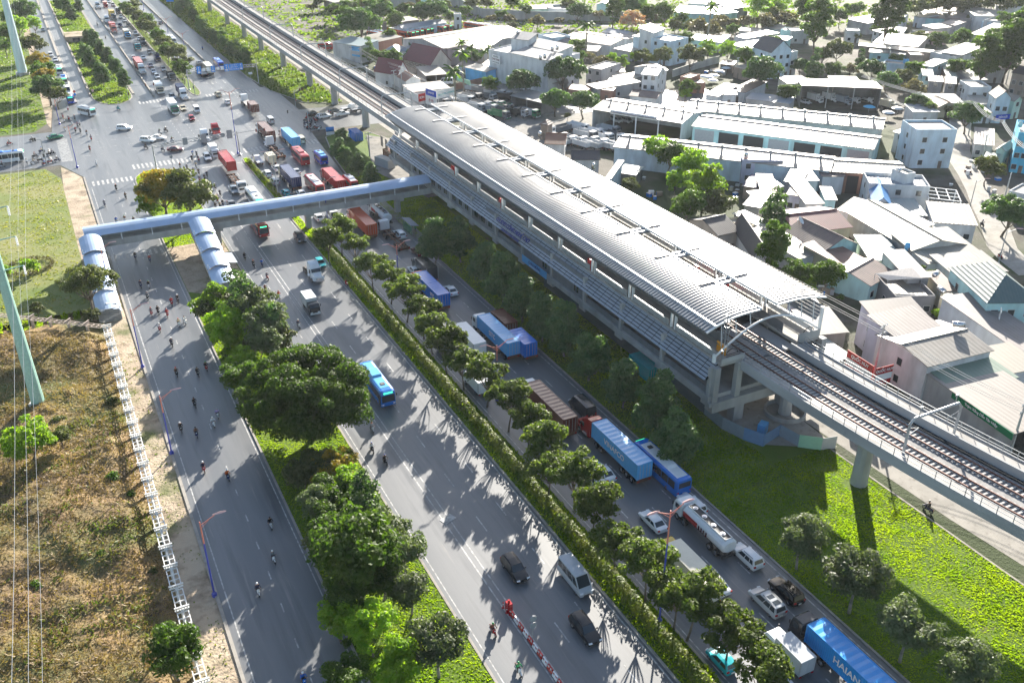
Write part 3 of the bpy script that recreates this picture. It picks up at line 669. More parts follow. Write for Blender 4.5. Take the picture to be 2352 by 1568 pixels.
CARS = dict(
 sedan=dict(L=4.7,W=1.82,H=1.44,b=.93,st=[(2.35,.66,.42,.60),(2.25,.86,.3,.70),(1.6,.9,.25,.82),(1.0,.91,.24,.92),(-1.5,.91,.24,.98),(-2.1,.88,.3,.97),(-2.33,.78,.4,.9)],c=(1.05,-1.75,.3,-1.0)),
 suv=dict(L=4.75,W=1.88,H=1.72,b=1.03,st=[(2.36,.72,.45,.78),(2.25,.9,.35,.9),(1.6,.94,.3,1.0),(1.05,.94,.3,1.05),(-1.9,.94,.3,1.08),(-2.25,.92,.35,1.05),(-2.37,.84,.45,.95)],c=(1.05,-2.28,.35,-1.95)),
 hatch=dict(L=3.9,W=1.7,H=1.5,b=.92,st=[(1.95,.66,.4,.66),(1.85,.82,.3,.78),(1.2,.85,.25,.9),(.9,.85,.24,.94),(-1.6,.85,.24,.98),(-1.9,.8,.3,.92)],c=(.95,-1.86,.25,-1.5)),
 mpv=dict(L=4.9,W=1.9,H=1.78,b=1.02,st=[(2.45,.72,.4,.72),(2.3,.9,.3,.84),(1.7,.94,.27,.98),(1.3,.95,.27,1.05),(-2.1,.95,.27,1.08),(-2.4,.9,.35,1.0)],c=(1.45,-2.38,.6,-2.1)),
 pickup=dict(L=5.2,W=1.88,H=1.78,b=1.05,st=[(2.6,.75,.5,.82),(2.45,.92,.4,.95),(1.8,.94,.35,1.02),(1.25,.94,.35,1.05),(-2.4,.94,.4,1.08),(-2.58,.9,.45,1.05)],c=(1.25,-.75,.6,-.5)),
 van=dict(L=5.7,W=2.0,H=2.5,b=1.2,st=[(2.85,.78,.4,.85),(2.72,.95,.32,1.0),(2.2,1.0,.3,1.2),(-2.7,1.0,.3,1.25),(-2.84,.97,.35,1.2)],c=(2.3,-2.83,1.35,-2.74)),
 minivan=dict(L=4.9,W=1.75,H=1.98,b=1.1,st=[(2.45,.72,.4,.8),(2.35,.84,.32,.95),(2.0,.87,.3,1.1),(-2.3,.87,.3,1.14),(-2.44,.84,.35,1.1)],c=(2.1,-2.43,1.35,-2.3)))
def make_car(kind, extra=''):
    q = CARS[kind]; L, W, Hh, b = q['L'], q['W'], q['H'], q['b']
    t = thing('parked_car' if 0 else kind if kind in ('van','minivan','pickup') else 'car', 'prototype', 'car')
    mb = MB(); rings = []
    for y, w, z0, z1 in q['st']:
        rings.append([(-w*.93,y,z0),(-w,y,z0+.16),(-w,y,(z0+z1)/2+.08),(-w*.93,y,z1-.03),(-w*.6,y,z1),(w*.6,y,z1),(w*.93,y,z1-.03),(w,y,(z0+z1)/2+.08),(w,y,z0+.16),(w*.93,y,z0)])
    mb.loft(rings)
    f0, r0, f1, r1 = q['c']; w0, w1, zb = W/2*.94, W/2*.78, b-.02
    if kind in ('van','minivan'): w1 = W/2*.88
    cr = .05                                                  # crowned roof
    top = [(-w1,f1,Hh-.04),(-w1*.5,f1+.05,Hh),(w1*.5,f1+.05,Hh),(w1,f1,Hh-.04)]; bot = [(-w1,r1,Hh-.05),(-w1*.5,r1-.03,Hh-.01),(w1*.5,r1-.03,Hh-.01),(w1,r1,Hh-.05)]
    mid = [(x*1.02,(f1+r1)/2,z+cr) for (x,_,z) in top]
    for A, Bb in ((top,mid),(mid,bot)):
        for i in range(3): mb.face([A[i],A[i+1],Bb[i+1],Bb[i]])
    # pillars and panels under the glass
    cab = [(-w0,f0,zb),(w0,f0,zb),(w0,r0,zb),(-w0,r0,zb)]
    mb.face([cab[0],cab[1],top[3],top[0]]); mb.face([cab[2],cab[3],bot[0],bot[3]])
    mb.face([cab[1],cab[2],bot[3],top[3]]); mb.face([cab[3],cab[0],top[0],bot[0]])
    body = mb.build('body', P0, t)
    if kind == 'pickup':
        mb = MB(); mb.bx(-.75,.75,-2.5,-.85,1.085,1.1); mb.build('load_bed', M_plas, t)
        mb = MB(); [mb.bx(a,c,-2.55,-.8,1.06,1.22) for a, c in ((-.92,-.8),(.8,.92))]; mb.bx(-.92,.92,-2.58,-2.5,1.06,1.22); mb.build('bed_side', P0, t)
    def lerp(a, c, u): return Vector(a)*(1-u)+Vector(c)*u
    def inset(a, bb, c, d, l=.06, r=.06, lo=.08, hi=.08):      # a,bb bottom; c,d top above bb,a
        g = lambda u, v: lerp(lerp(a, bb, u), lerp(d, c, u), v)
        return [g(l,lo), g(1-r,lo), g(1-r,1-hi), g(l,1-hi)]
    quadpart('windscreen', inset(cab[1],cab[0],top[0],top[3],.07,.07,.06,.06), M_glass, t)
    quadpart('rear_window', inset(cab[3],cab[2],bot[3],bot[0],.09,.09,.22 if kind != 'sedan' else .08,.12), M_glass, t)
    segs = {'sedan':((.06,.5),(.54,.9)),'hatch':((.06,.5),(.54,.9)),'pickup':((.08,.55),(.6,.93)),'suv':((.06,.4),(.43,.7),(.73,.92)),'mpv':((.05,.38),(.41,.68),(.71,.93))}.get(kind, ((.03,.22),(.25,.5),(.52,.75),(.77,.96)))
    for s in (1, -1):
        a, bb, c, d = (cab[1],cab[2],bot[3],top[3]) if s > 0 else (cab[0],cab[3],bot[0],top[0])
        for u0, u1 in segs:
            pts = inset(a, bb, c, d, u0, 1-u1, .1, .12)
            quadpart('side_window', pts if s < 0 else pts[::-1], M_glass, t, -.012 if s < 0 and False else .012)
        mb = MB(); mb.box((s*(W/2+.08), f0-.15, b+.12), (.2,.1,.16)); mb.build('wing_mirror', P0, t)
    wb = L*.29
    for s in (1, -1): wheel(t, s*(W/2-.13), wb*1.05, .34 if Hh > 1.6 else .31); wheel(t, s*(W/2-.13), -wb, .34 if Hh > 1.6 else .31)
    lights(t, L, W, q['st'][1][3]-.12, b-.1)
    mb = MB(); mb.box((0,L/2-.02,.52),(.95,.08,.2)); mb.build('grille', M_plas, t)
    if kind in ('suv','mpv'):
        for s in (1,-1): mb = MB(); mb.tube((s*.62,f1-.3,Hh+.06),(s*.62,r1+.3,Hh+.06),.03,n=4); mb.build('roof_rail', M_plas, t)
    if extra == 'sunroof':
        for y in (-.1,-1.1): mb = MB(); mb.box((0,y-.3,Hh+.045),(.85,.62,.02)); mb.build('sunroof', M_glass, t)
    return t
def window_row(t, L, x, y0, y1, z0, z1, n, name='side_window'):
    for i in range(n):
        a, c = y0+(y1-y0)*i/n+.05, y0+(y1-y0)*(i+1)/n-.05
        for s in (1,-1): mb = MB(); mb.bx(min(s*x,s*(x+.03)), max(s*x,s*(x+.03)), a, c, z0, z1); mb.build(name, M_glass, t)
def make_bus(L=11.0, W=2.5, Hh=3.1, big=True):
    t = thing('bus', 'prototype', 'bus'); w = W/2; mb = MB()
    R = lambda y, k, z0, z1: [(-w*k,y,z0),(-w*k,y,z1-.35),(-w*k*.9,y,z1-.08),(-w*k*.6,y,z1),(w*k*.6,y,z1),(w*k*.9,y,z1-.08),(w*k,y,z1-.35),(w*k,y,z0)]
    mb.loft([R(L/2,.9,.45,Hh-.5),R(L/2-.12,.98,.35,Hh-.12),R(L/2-.6,1,.3,Hh),R(-L/2+.5,1,.3,Hh),R(-L/2+.05,.97,.4,Hh-.1),R(-L/2,.93,.5,Hh-.3)]); mb.build('body', P0, t)
    mb = MB(); mb.loft([[(-w*.72,y,Hh),(-w*.6,y,Hh+h_),(w*.6,y,Hh+h_),(w*.72,y,Hh)] for y, h_ in ((L*.38,.03),(L*.34,.05),(-L*.4,.05),(-L*.44,.03))]); mb.build('roof_panel', P1, t)
    mb = MB(); mb.loft([[(-.85,y,Hh+.04),(-.75,y,Hh+h_),(.75,y,Hh+h_),(.85,y,Hh+.04)] for y, h_ in ((.6,.1),(.2,.3),(-L*.2,.3),(-L*.24,.1))]); mb.build('air_conditioner', P1, t)
    mb = MB(); mb.box((0,L*.27,Hh+.08),(.7,.7,.12)); mb.build('roof_hatch', M_plas, t)
    mb = MB(); mb.loft([[(-w*.86,y,z),(w*.86,y,z),(w*.86,y+.03,z),(-w*.86,y+.03,z)] for y, z in ((L/2-.0,1.15),(L/2-.02,Hh-.75),(L/2-.1,Hh-.42))]); mb.build('windscreen', M_glass, t)
    mb = MB(); mb.box((0,-L/2,Hh-.95),(W*.78,.06,.85)); mb.build('rear_window', M_glass, t)
    mb = MB(); mb.box((0,L/2+.0,Hh-.32),(1.5,.12,.24)); mb.build('destination_sign', mat('sign green led', (.05,.8,.35), .4, emit=.7), t)
    window_row(t, L, w, -L/2+.6, L/2-.9, 1.35, Hh-.55, 6 if big else 4)
    mb = MB(); mb.bx(w,w+.03,L/2-1.3,L/2-.35,.45,2.5); mb.build('door', M_glass, t)
    for s in (1,-1):
        wheel(t, s*(w-.16), L*.29, .48, .3); wheel(t, s*(w-.16), -L*.27, .48, .3)
        mb = MB(); mb.box((s*(w+.12), L/2+.08, 2.3),(.16,.12,.4)); mb.build('wing_mirror', M_plas, t)
    lights(t, L, W, .75, 1.0); return t
def cab_over(t, y, W=2.45, Hh=2.9, z0=.7, m=None):
    """cab with its front at y"""
    w = W/2; mb = MB(); R = lambda yy, k, a, b: [(-w*k,yy,a),(-w*k,yy,b-.15),(-w*k*.88,yy,b),(w*k*.88,yy,b),(w*k,yy,b-.15),(w*k,yy,a)]
    mb.loft([R(y,.94,z0-.15,z0+1.0),R(y-.06,.98,z0-.2,z0+1.15),R(y-.32,.97,z0-.2,Hh-.12),R(y-.55,.96,z0-.1,Hh),R(y-1.75,.96,z0,Hh),R(y-1.85,.93,z0+.1,Hh-.1)])
    c = mb.build('cab', m or P0, t)
    quadpart('windscreen', [(w*.86,y-.03,z0+1.05),(-w*.86,y-.03,z0+1.05),(-w*.82,y-.3,Hh-.28),(w*.82,y-.3,Hh-.28)], M_glass, c, .05)
    for s in (1,-1):
        mb = MB(); mb.bx(min(s*w*.955,s*w*1.0),max(s*w*.955,s*w*1.0),y-1.35,y-.5,z0+1.0,Hh-.45); mb.build('side_window', M_glass, c)
        mb = MB(); mb.box((s*(w+.1),y-.1,z0+1.4),(.16,.1,.5)); mb.build('wing_mirror', M_plas, c)
        mb = MB(); mb.box((s*(w-.35),y+.01,z0+.1),(.45,.08,.2)); mb.build('headlight', M_lamp, c)
    mb = MB(); mb.box((0,y+.01,z0+.55),(W*.7,.06,.55)); mb.build('grille', M_plas, c)
    mb = MB(); mb.box((0,y,z0-.2),(W*.95,.2,.35)); mb.build('bumper', P1, c)
    return c
def cab_conv(t, y, W=2.4, Hh=3.5):
    """bonneted cab with sleeper and roof fairing"""
    w = W/2; mb = MB()
    R = lambda yy, k, a, b: [(-w*k,yy,a),(-w*k,yy,a+(b-a)*.7),(-w*k*.85,yy,b),(w*k*.85,yy,b),(w*k,yy,a+(b-a)*.7),(w*k,yy,a)]
    mb.loft([R(y,.62,.65,1.25),R(y-.15,.74,.6,1.6),R(y-1.5,.84,.6,1.85),R(y-1.52,.93,.6,1.95),R(y-1.9,.95,.6,2.5),R(y-2.15,.95,.6,2.75),R(y-2.6,.96,.6,3.2),R(y-3.3,.97,.6,Hh),R(y-4.3,.97,.6,Hh+.1),R(y-4.4,.93,.7,Hh)])
    c = mb.build('cab', P0, t)
    quadpart('windscreen', [(w*.82,y-1.53,1.95),(-w*.82,y-1.53,1.95),(-w*.78,y-1.95,2.6),(w*.78,y-1.95,2.6)], M_glass, c, .07)
    for s in (1,-1):
        mb = MB(); mb.bx(min(s*w*.95,s*w),max(s*w*.95,s*w),y-2.7,y-2.0,1.75,2.45); mb.build('side_window', M_glass, c)
        mb = MB(); mb.box((s*(w+.12),y-1.9,2.1),(.16,.1,.55)); mb.build('wing_mirror', M_plas, c)
        mb = MB(); mb.box((s*w*.6,y-.06,1.05),(.35,.12,.25)); mb.build('headlight', M_lamp, c)
        mb = MB(); mb.loft([[(s*w*.62,y-.1+d,z),(s*w*1.0,y-.1+d,z),(s*w*1.0,y-.1+d,z+.08),(s*w*.62,y-.1+d,z+.08)] for d, z in ((-.05,.75),(-.35,1.12),(-.95,1.12),(-1.3,.75))]); mb.build('mudguard', P0, c)
        mb = MB(); mb.tube((s*(w-.02),y-3.6,.75),(s*(w-.02),y-2.6,.75),.3,n=10); mb.build('fuel_tank', M_chrome, c)
    mb = MB(); mb.box((0,y+.0,.95),(W*.42,.08,.55)); mb.build('grille', M_chrome, c)
    mb = MB(); mb.box((0,y+.05,.55),(W*.95,.2,.3)); mb.build('bumper', M_chrome, c)
    return c
def skel(t, y0, y1, z=1.15, flat=False):
    """trailer frame from y1 (rear) to y0 (front)"""
    mb = MB()
    for x in (-.45,.45): mb.bx(x-.09,x+.09,y1,y0,z-.3,z)
    n = 5
    for i in range(n): yy = y1+.15+(y0-y1-.3)*i/(n-1); mb.bx(-1.2,1.2,yy-.1,yy+.1,z-.18,z+.02)
    mb.bx(-1.2,1.2,y1,y1+.12,z-.55,z-.1); tr = mb.build('trailer_frame', M_rust if not flat else M_chas, t)
    if flat: mb = MB(); mb.bx(-1.22,1.22,y1,y0,z+.03,z+.12); mb.build('flat_bed', mat('steel deck', (.45,.43,.40), .6, var=.3), t)
    mb = MB(); [mb.bx(s*.95-.16,s*.95+.16,y1-.03,y1-.005,z-.4,z-.22) for s in (1,-1)]; mb.build('tail_light', M_tail, t)
    return tr
def axles(t, ys, r=.5):
    for y in ys:
        for s in (1,-1): wheel(t, s*1.0, y, r, .42 if y < ys[0] or True else .3)
def make_artic(conv=True, load=12.2, name='container_truck', flat=False, bare=False, short=False):
    """tractor and trailer; the origin is under the middle of the trailer deck"""
    t = thing(name, 'prototype', 'truck'); h = load/2
    if conv: cab_conv(t, h+5.0); fy = h+3.7
    else: cab_over(t, h+2.5, 2.45, 3.15, .9); fy = h+1.5
    mb = MB(); [mb.bx(x-.1,x+.1,h-3.4,h+(.4 if not conv else .9),.65,.95) for x in (-.42,.42)]; mb.bx(-1.0,1.0,h-2.6,h-1.4,.95,1.1); mb.build('tractor_chassis', M_chas, t)
    axles(t, [fy] + [h-1.3, h-2.65])
    if not bare: skel(t, h, -h, 1.25, flat); axles(t, [-h+4.0,-h+2.7,-h+1.4][0 if load > 9 else 1:])
    return t
def make_box_truck(L=6.2, Hh=2.9, W=2.1, cabH=2.3, box=True, dump=False, tank=False):
    t = thing('box_truck' if not dump else 'tipper_truck', 'prototype', 'truck'); big = W > 2.3
    cab_over(t, L/2, W, cabH, .62 if not big else .85); y0 = L/2-1.95
    mb = MB(); [mb.bx(x-.08,x+.08,-L/2,y0+.3,.5,.72) for x in (-.4,.4)]; mb.build('chassis', M_chas, t)
    if dump:
        mb = MB(); w = W/2
        mb.bx(-w,w,-L/2,y0,.98,1.06); mb.bx(-w,-w+.1,-L/2,y0,1.06,Hh-.35); mb.bx(w-.1,w,-L/2,y0,1.06,Hh-.35); mb.bx(-w,w,y0-.1,y0,1.06,Hh); mb.bx(-w*.9,w*.9,y0,y0+1.1,Hh-.12,Hh)
        for yy in [-L/2+.6+i*1.1 for i in range(int((L-2.4)/1.1))]: mb.bx(-w-.06,-w,yy-.06,yy+.06,1.0,Hh-.35); mb.bx(w,w+.06,yy-.06,yy+.06,1.0,Hh-.35)
        mb.bx(-w,w,-L/2,-L/2+.06,1.06,Hh-.7); mb.build('tipper_body', P1, t)
    elif box:
        mb = MB(); w = W/2; mb.bx(-w,w,-L/2,y0,.78,Hh); mb.build('box_body', P1, t)
        mb = MB(); [mb.bx(x0,x1,-L/2-.03,-L/2-.002,.9,Hh-.1) for x0, x1 in ((-w+.08,-.03),(.03,w-.08))]; mb.build('rear_door', P1, t)
        mb = MB(); [mb.bx(s*w-.05,s*w+.05,yy-.04,yy+.04,.8,Hh+.01) for s in (1,-1) for yy in (-L/2+.03,y0-.03)]; mb.build('corner_post', M_steel, t)
    r = .5 if big else .38
    for s in (1,-1):
        wheel(t, s*(W/2-.15), L/2-.95, r, .26)
        for yy in ((-L/2+1.0,-L/2+2.2) if big else (-L/2+1.2,)): wheel(t, s*(W/2-.2), yy, r, .4)
    mb = MB(); [mb.box((s*(W/2-.2),-L/2-.03,.62),(.3,.06,.14)) for s in (1,-1)]; mb.build('tail_light', M_tail, t)
    return t
def make_tanker():
    t = thing('tank_truck', 'prototype', 'truck'); L = 10.5; cab_over(t, L/2, 2.45, 3.0, .85)
    mb = MB(); [mb.bx(x-.1,x+.1,-L/2,L/2-1.5,.7,.98) for x in (-.45,.45)]; mb.bx(-1.2,1.2,-L/2-.1,-L/2+.1,.5,.8); mb.build('chassis', M_chas, t)
    mb = MB(); n = 14; R = lambda y, k: [(1.22*k*cos(2*pi*i/n)**1 if 0 else 1.22*k*math.copysign(abs(cos(2*pi*i/n))**.8, cos(2*pi*i/n)), y, 1.95+.95*k*sin(2*pi*i/n)) for i in range(n)]
    mb.loft([R(-L/2,.8),R(-L/2+.25,1),R(3.1,1),R(3.3,.85)]); tk = mb.build('tank', P0, t)
    mb = MB(); [mb.bx(x,x+.06,-L/2+.4,3.0,2.8,3.05) for x in (-.6,.54)]; mb.bx(-.6,.6,-L/2+.4,-L/2+.46,2.8,3.05); mb.build('roof_coaming', P0, tk)
    mb = MB(); mb.bx(-.54,.54,-L/2+.5,2.95,2.84,2.9); mb.build('roof_walkway', M_plas, tk)
    for i in range(4): mb = MB(); mb.lathe((0,-L/2+1.6+i*1.9,2.9),[(.02,.2),(.18,.2),(.2,.1),(.36,.1),(.38,0)],12); mb.build('hatch', M_chrome, tk)
    mb = MB()
    for s in (-1,1): mb.loft([[(s*1.235,y,1.55),(s*1.25,y,1.95),(s*1.2,y,2.3),(s*1.19,y,2.3),(s*1.24,y,1.95),(s*1.22,y,1.55)] for y in (0.0,3.0)])
    mb.build('side_panel', PC['red'], tk)
    for k in range(4): mb = MB(); [mb.bx(min(s*1.2,s*1.26),max(s*1.2,s*1.26),-.5-k*.5,-.25-k*.5,1.6,2.2) for s in (-1,1)]; mb.build('stripe', PC['maroon'], tk)
    axles(t, [L/2-1.0, L/2-2.5, -L/2+2.6, -L/2+1.3]); return t
def make_container(L=12.2, name='shipping_container'):
    t = thing(name, 'prototype', 'container'); mb = MB(); w, h = 1.22, 2.6
    def wall(x, s):
        n = int(L/.28); pts = []
        for i in range(n): y = -L/2+.1+(L-.2)*i/n; d = (L-.2)/n; pts += [(y,0),(y+d*.3,0),(y+d*.5,.05),(y+d*.8,.05)]
        pts.append((L/2-.1,0)); vs = [(x-s*dx,y,z) for y, dx in pts for z in (.15,h-.12)]
        mb.add(vs, [(2*i,2*i+2,2*i+3,2*i+1) for i in range(len(pts)-1)])
    wall(w-.02,1); wall(-w+.02,-1)
    n = int(L/.5); vs = [(x,-L/2+.08+(L-.16)*i/n,h-.03-(.03 if i % 2 else 0)) for i in range(n+1) for x in (-w+.05,w-.05)]
    mb.add(vs, [(2*i,2*i+1,2*i+3,2*i+2) for i in range(n)])
    mb.bx(-w,w,L/2-.06,L/2,.1,h); mb.bx(-w,w,-L/2,L/2,.02,.15)
    for s in (1,-1): mb.bx(s*w-.06,s*w+.06,-L/2,L/2,h-.12,h); mb.bx(s*w-.07,s*w+.07,L/2-.14,L/2+.005,0,h); mb.bx(s*w-.07,s*w+.07,-L/2-.005,-L/2+.14,0,h)
    mb.bx(-w,w,-L/2-.004,-L/2+.1,h-.14,h-.002); mb.build('shell', P0, t)
    for s in (1,-1):
        mb = MB(); mb.bx(min(s*.02,s*1.14),max(s*.02,s*1.14),-L/2-.03,-L/2+.04,.16,h-.16); d = mb.build('door', P0, t)
        mb = MB(); [mb.tube((s*x,-L/2-.06,.2),(s*x,-L/2-.06,h-.2),.025,n=4) for x in (.3,.8)]; mb.build('lock_bar', M_steel, d)
    return t
PROTO = {}
def proto(key, fn):
    if key not in PROTO:
        o = fn(); remember(o); PROTO[key] = [o, True]
    return PROTO[key]
def place(key, fn, loc, rz, label, group, swap, name=None):
    p = proto(key, fn); loc = Vector(loc)
    o = dup(p[0], loc, rz, label, group, swap=swap)
    return o
def drop_protos():
    def kill(o):
        for c in kids(o): kill(c)
        bpy.data.objects.remove(o)
    for o, _ in PROTO.values(): kill(o)
AWAY, TOWARD = 0.0, pi
SW = lambda a, b=None: {'body paint': PC[a], 'second paint': PC[b or a]}
FN = dict(sedan=lambda: make_car('sedan'), suv=lambda: make_car('suv'), hatch=lambda: make_car('hatch'), mpv=lambda: make_car('mpv','sunroof'), pickup=lambda: make_car('pickup'), van=lambda: make_car('van'), minivan=lambda: make_car('minivan'),
     bus=make_bus, midibus=lambda: make_bus(7.2,2.25,2.8,False), boxtruck=lambda: make_box_truck(6.0,2.9,2.1,2.3), bigbox=lambda: make_box_truck(8.5,3.4,2.45,2.8), tipper=lambda: make_box_truck(8.2,2.9,2.45,2.85,dump=True), minitruck=lambda: make_box_truck(5.0,1.5,1.8,2.05,dump=True), lorry=lambda: make_box_truck(10.5,3.6,2.48,2.9),
     artic=lambda: make_artic(True,12.2), articover=lambda: make_artic(False,12.2), tractor=lambda: make_artic(True,6.1,'tractor_unit',bare=True), flatconv=lambda: make_artic(True,9,'flatbed_truck',flat=True), flatover=lambda: make_artic(False,12.2,'skeletal_trailer_truck'), skelconv=lambda: make_artic(True,12.2,'skeletal_trailer_truck'), longflat=lambda: make_artic(False,12.2,'flatbed_truck',flat=True), tanker=make_tanker)
ZM = dict(sedan=.75,suv=.9,hatch=.8,mpv=.9,pickup=.9,van=1.2,minivan=1.0,bus=1.6,midibus=1.4,boxtruck=1.4,bigbox=1.7,tipper=1.5,minitruck=.9,lorry=1.8,artic=2.5,articover=2.5,tractor=1.5,flatconv=1.2,flatover=1.2,skelconv=1.2,longflat=1.2,tanker=1.9)
CAT = dict(bus='bus', midibus='bus', van='van', minivan='van', tanker='truck', sedan='car', suv='car', hatch='car', mpv='car', pickup='pickup')
def V(kind, t, x, y, h, c1, label, c2=None, group=None, z=None):
    p = at(t, x, y, ZM[kind] if z is None else z); p.z = .03
    if t != -1 and kind in ('bus',): pass
    o = place(kind, FN[kind], p, h, label, group or 'vehicles in the highway traffic', SW(c1, c2)); o['category'] = CAT.get(kind, 'truck'); return o
def CT(t, x, y, h, col, label, L=12.2, writing=None, deck=1.28):
    """a container whose roof centre is seen at (x, y), riding at deck height"""
    p = at(t, x, y, deck+2.6); p.z = deck+.03
    o = place('container%g' % L, lambda: make_container(L), p, h, label, 'shipping containers on trucks', SW(col))
    if writing:
        for s in (1,-1): text(writing, 1.25 if L > 7 else 1.0, (s*1.235,0,1.35), (0,s,0), (0,0,1), M_white, o, 'lettering', .004, bold=True)
    return o, Vector((p.x, p.y, 0))
def ROAD(kind, p, h, c1, label, c2=None):
    o = place(kind, FN[kind], (p[0], p[1], .03), h, label, 'vehicles in the highway traffic', SW(c1, c2)); o['category'] = CAT.get(kind, 'truck'); return o
# ---------------------------------------------------------------- riders and motorbikes
ORD = 'first second third fourth fifth sixth seventh eighth ninth tenth eleventh twelfth thirteenth fourteenth fifteenth sixteenth seventeenth eighteenth nineteenth twentieth'.split()
def ordinal(i):
    if i < 20: return ORD[i]
    t = {20:'twenty',30:'thirty',40:'forty'}[(i+1)//10*10]; k = (i+1) % 10
    return t[:-1]+'ieth' if k == 0 else t+'-'+ORD[k-1]
M_skin = mat('skin', (.42,.24,.16), .6); M_hair = mat('dark hair', (.02,.017,.015), .6)
M_jack = mat('jacket cloth', (.1,.1,.1), .8); M_trou = mat('trouser cloth', (.035,.04,.055), .85); M_shoe = mat('shoe', (.03,.03,.03), .7); M_helm = mat('helmet shell', (.5,.5,.5), .25)
def skinned(name, nodes, edges, parent, mats, pick):
    me = bpy.data.meshes.new('skeleton'); me.from_pydata([n[:3] for n in nodes], edges, [])
    ob = bpy.data.objects.new('skeleton', me); COL.objects.link(ob)
    md = ob.modifiers.new('s', 'SKIN'); sv = me.skin_vertices[0].data
    for i, n in enumerate(nodes): sv[i].radius = (n[3], n[3]); sv[i].use_root = (i == 0)
    ob.modifiers.new('u', 'SUBSURF').levels = 1
    bpy.context.view_layer.update(); dg = bpy.context.evaluated_depsgraph_get()
    m2 = bpy.data.meshes.new_from_object(ob.evaluated_get(dg)); bpy.data.objects.remove(ob); m2.name = name
    m2.materials.clear()
    for m in mats: m2.materials.append(m)
    for p in m2.polygons: p.material_index = pick(p.center); p.use_smooth = True
    o = bpy.data.objects.new(name, m2); COL.objects.link(o); o.parent = parent; return o
def hand(nodes, edges, wrist, d, side):
    """palm, four bent fingers and a thumb, curled about a grip along X"""
    w = len(nodes)-1; x, y, z = wrist
    nodes.append((x+side*.005, y+.05*d, z-.01, .032)); p = len(nodes)-1; edges.append((w, p))
    for k, (dx, l) in enumerate(((-.03,.042),(-.01,.048),(.01,.045),(.03,.036))):
        a = len(nodes); nodes.append((x+dx, y+(.05+l)*d, z+.012, .010)); nodes.append((x+dx, y+(.06+l)*d, z-.028, .009)); edges += [(p, a), (a, a+1)]
    a = len(nodes); nodes.append((x-side*.045, y+.045*d, z-.012, .011)); nodes.append((x-side*.05, y+.085*d, z-.03, .010)); edges += [(p, a), (a, a+1)]
def make_rider():
    t = thing('person', 'prototype', 'person')
    N = [(0,-.2,.86,.155),(0,-.15,1.05,.15),(0,-.08,1.27,.17),(0,-.03,1.40,.075),(0,0,1.50,.085),(0,.02,1.60,.10)]; E = [(0,1),(1,2),(2,3),(3,4),(4,5)]
    for s in (1,-1):
        a = len(N); N += [(s*.2,-.06,1.33,.075),(s*.31,.1,1.12,.058),(s*.33,.34,1.06,.043)]; E += [(2,a),(a,a+1),(a+1,a+2)]; hand(N, E, N[-1][:3], 1, s)
        a = len(N); N += [(s*.13,-.1,.82,.105),(s*.2,.26,.74,.075),(s*.19,.12,.36,.055),(s*.19,.26,.30,.045)]; E += [(0,a),(a,a+1),(a+1,a+2),(a+2,a+3)]
    def pick(c):
        if c.z > 1.38: return 0
        if c.y > .36 and c.z > .9: return 0
        if c.z < .40: return 3
        return 2 if (c.z < .93 and not (c.y < -.02 and c.z > .9)) else 1
    b = skinned('body', N, E, t, [M_skin, M_jack, M_trou, M_shoe], pick)
    mb = MB(); mb.ball((0,.02,1.63),(.135,.155,.13),12,7); mb.build('helmet', M_helm, b, True)
    mb = MB(); mb.ball((0,.125,1.575),(.02,.03,.025),6,4); [mb.ball((s*.035,.112,1.605),(.014,.012,.01),6,4,1) for s in (1,-1)]; mb.box((0,.113,1.545),(.05,.02,.012)); mb.build('face_features', [M_skin, M_hair], b)
    return t
def make_person():
    t = thing('person', 'prototype', 'person')
    N = [(0,0,.92,.15),(0,0,1.1,.14),(0,0,1.36,.16),(0,0,1.48,.07),(0,.01,1.58,.09),(0,.02,1.67,.095)]; E = [(0,1),(1,2),(2,3),(3,4),(4,5)]
    for s in (1,-1):
        a = len(N); N += [(s*.2,0,1.40,.07),(s*.25,.02,1.12,.055),(s*.26,.1,.88,.04)]; E += [(2,a),(a,a+1),(a+1,a+2)]; hand(N, E, N[-1][:3], 1, s)
        a = len(N); N += [(s*.1,0,.86,.1),(s*.12,.03,.48,.07),(s*.13,0,.09,.05),(s*.14,.14,.04,.042)]; E += [(0,a),(a,a+1),(a+1,a+2),(a+2,a+3)]
    b = skinned('body', N, E, t, [M_skin, M_jack, M_trou, M_shoe], lambda c: 0 if c.z > 1.45 or (abs(c.x) > .22 and c.z < .95) else (3 if c.z < .1 else (2 if c.z < .95 else 1)))
    mb = MB(); mb.ball((0,-.01,1.71),(.11,.125,.1),10,6); mb.build('hair', M_hair, b, True)
    mb = MB(); mb.ball((0,.115,1.65),(.02,.03,.025),6,4); [mb.ball((s*.035,.105,1.68),(.014,.012,.01),6,4,1) for s in (1,-1)]; mb.box((0,.108,1.615),(.05,.02,.012)); mb.build('face_features', [M_skin, M_hair], b)
    return t
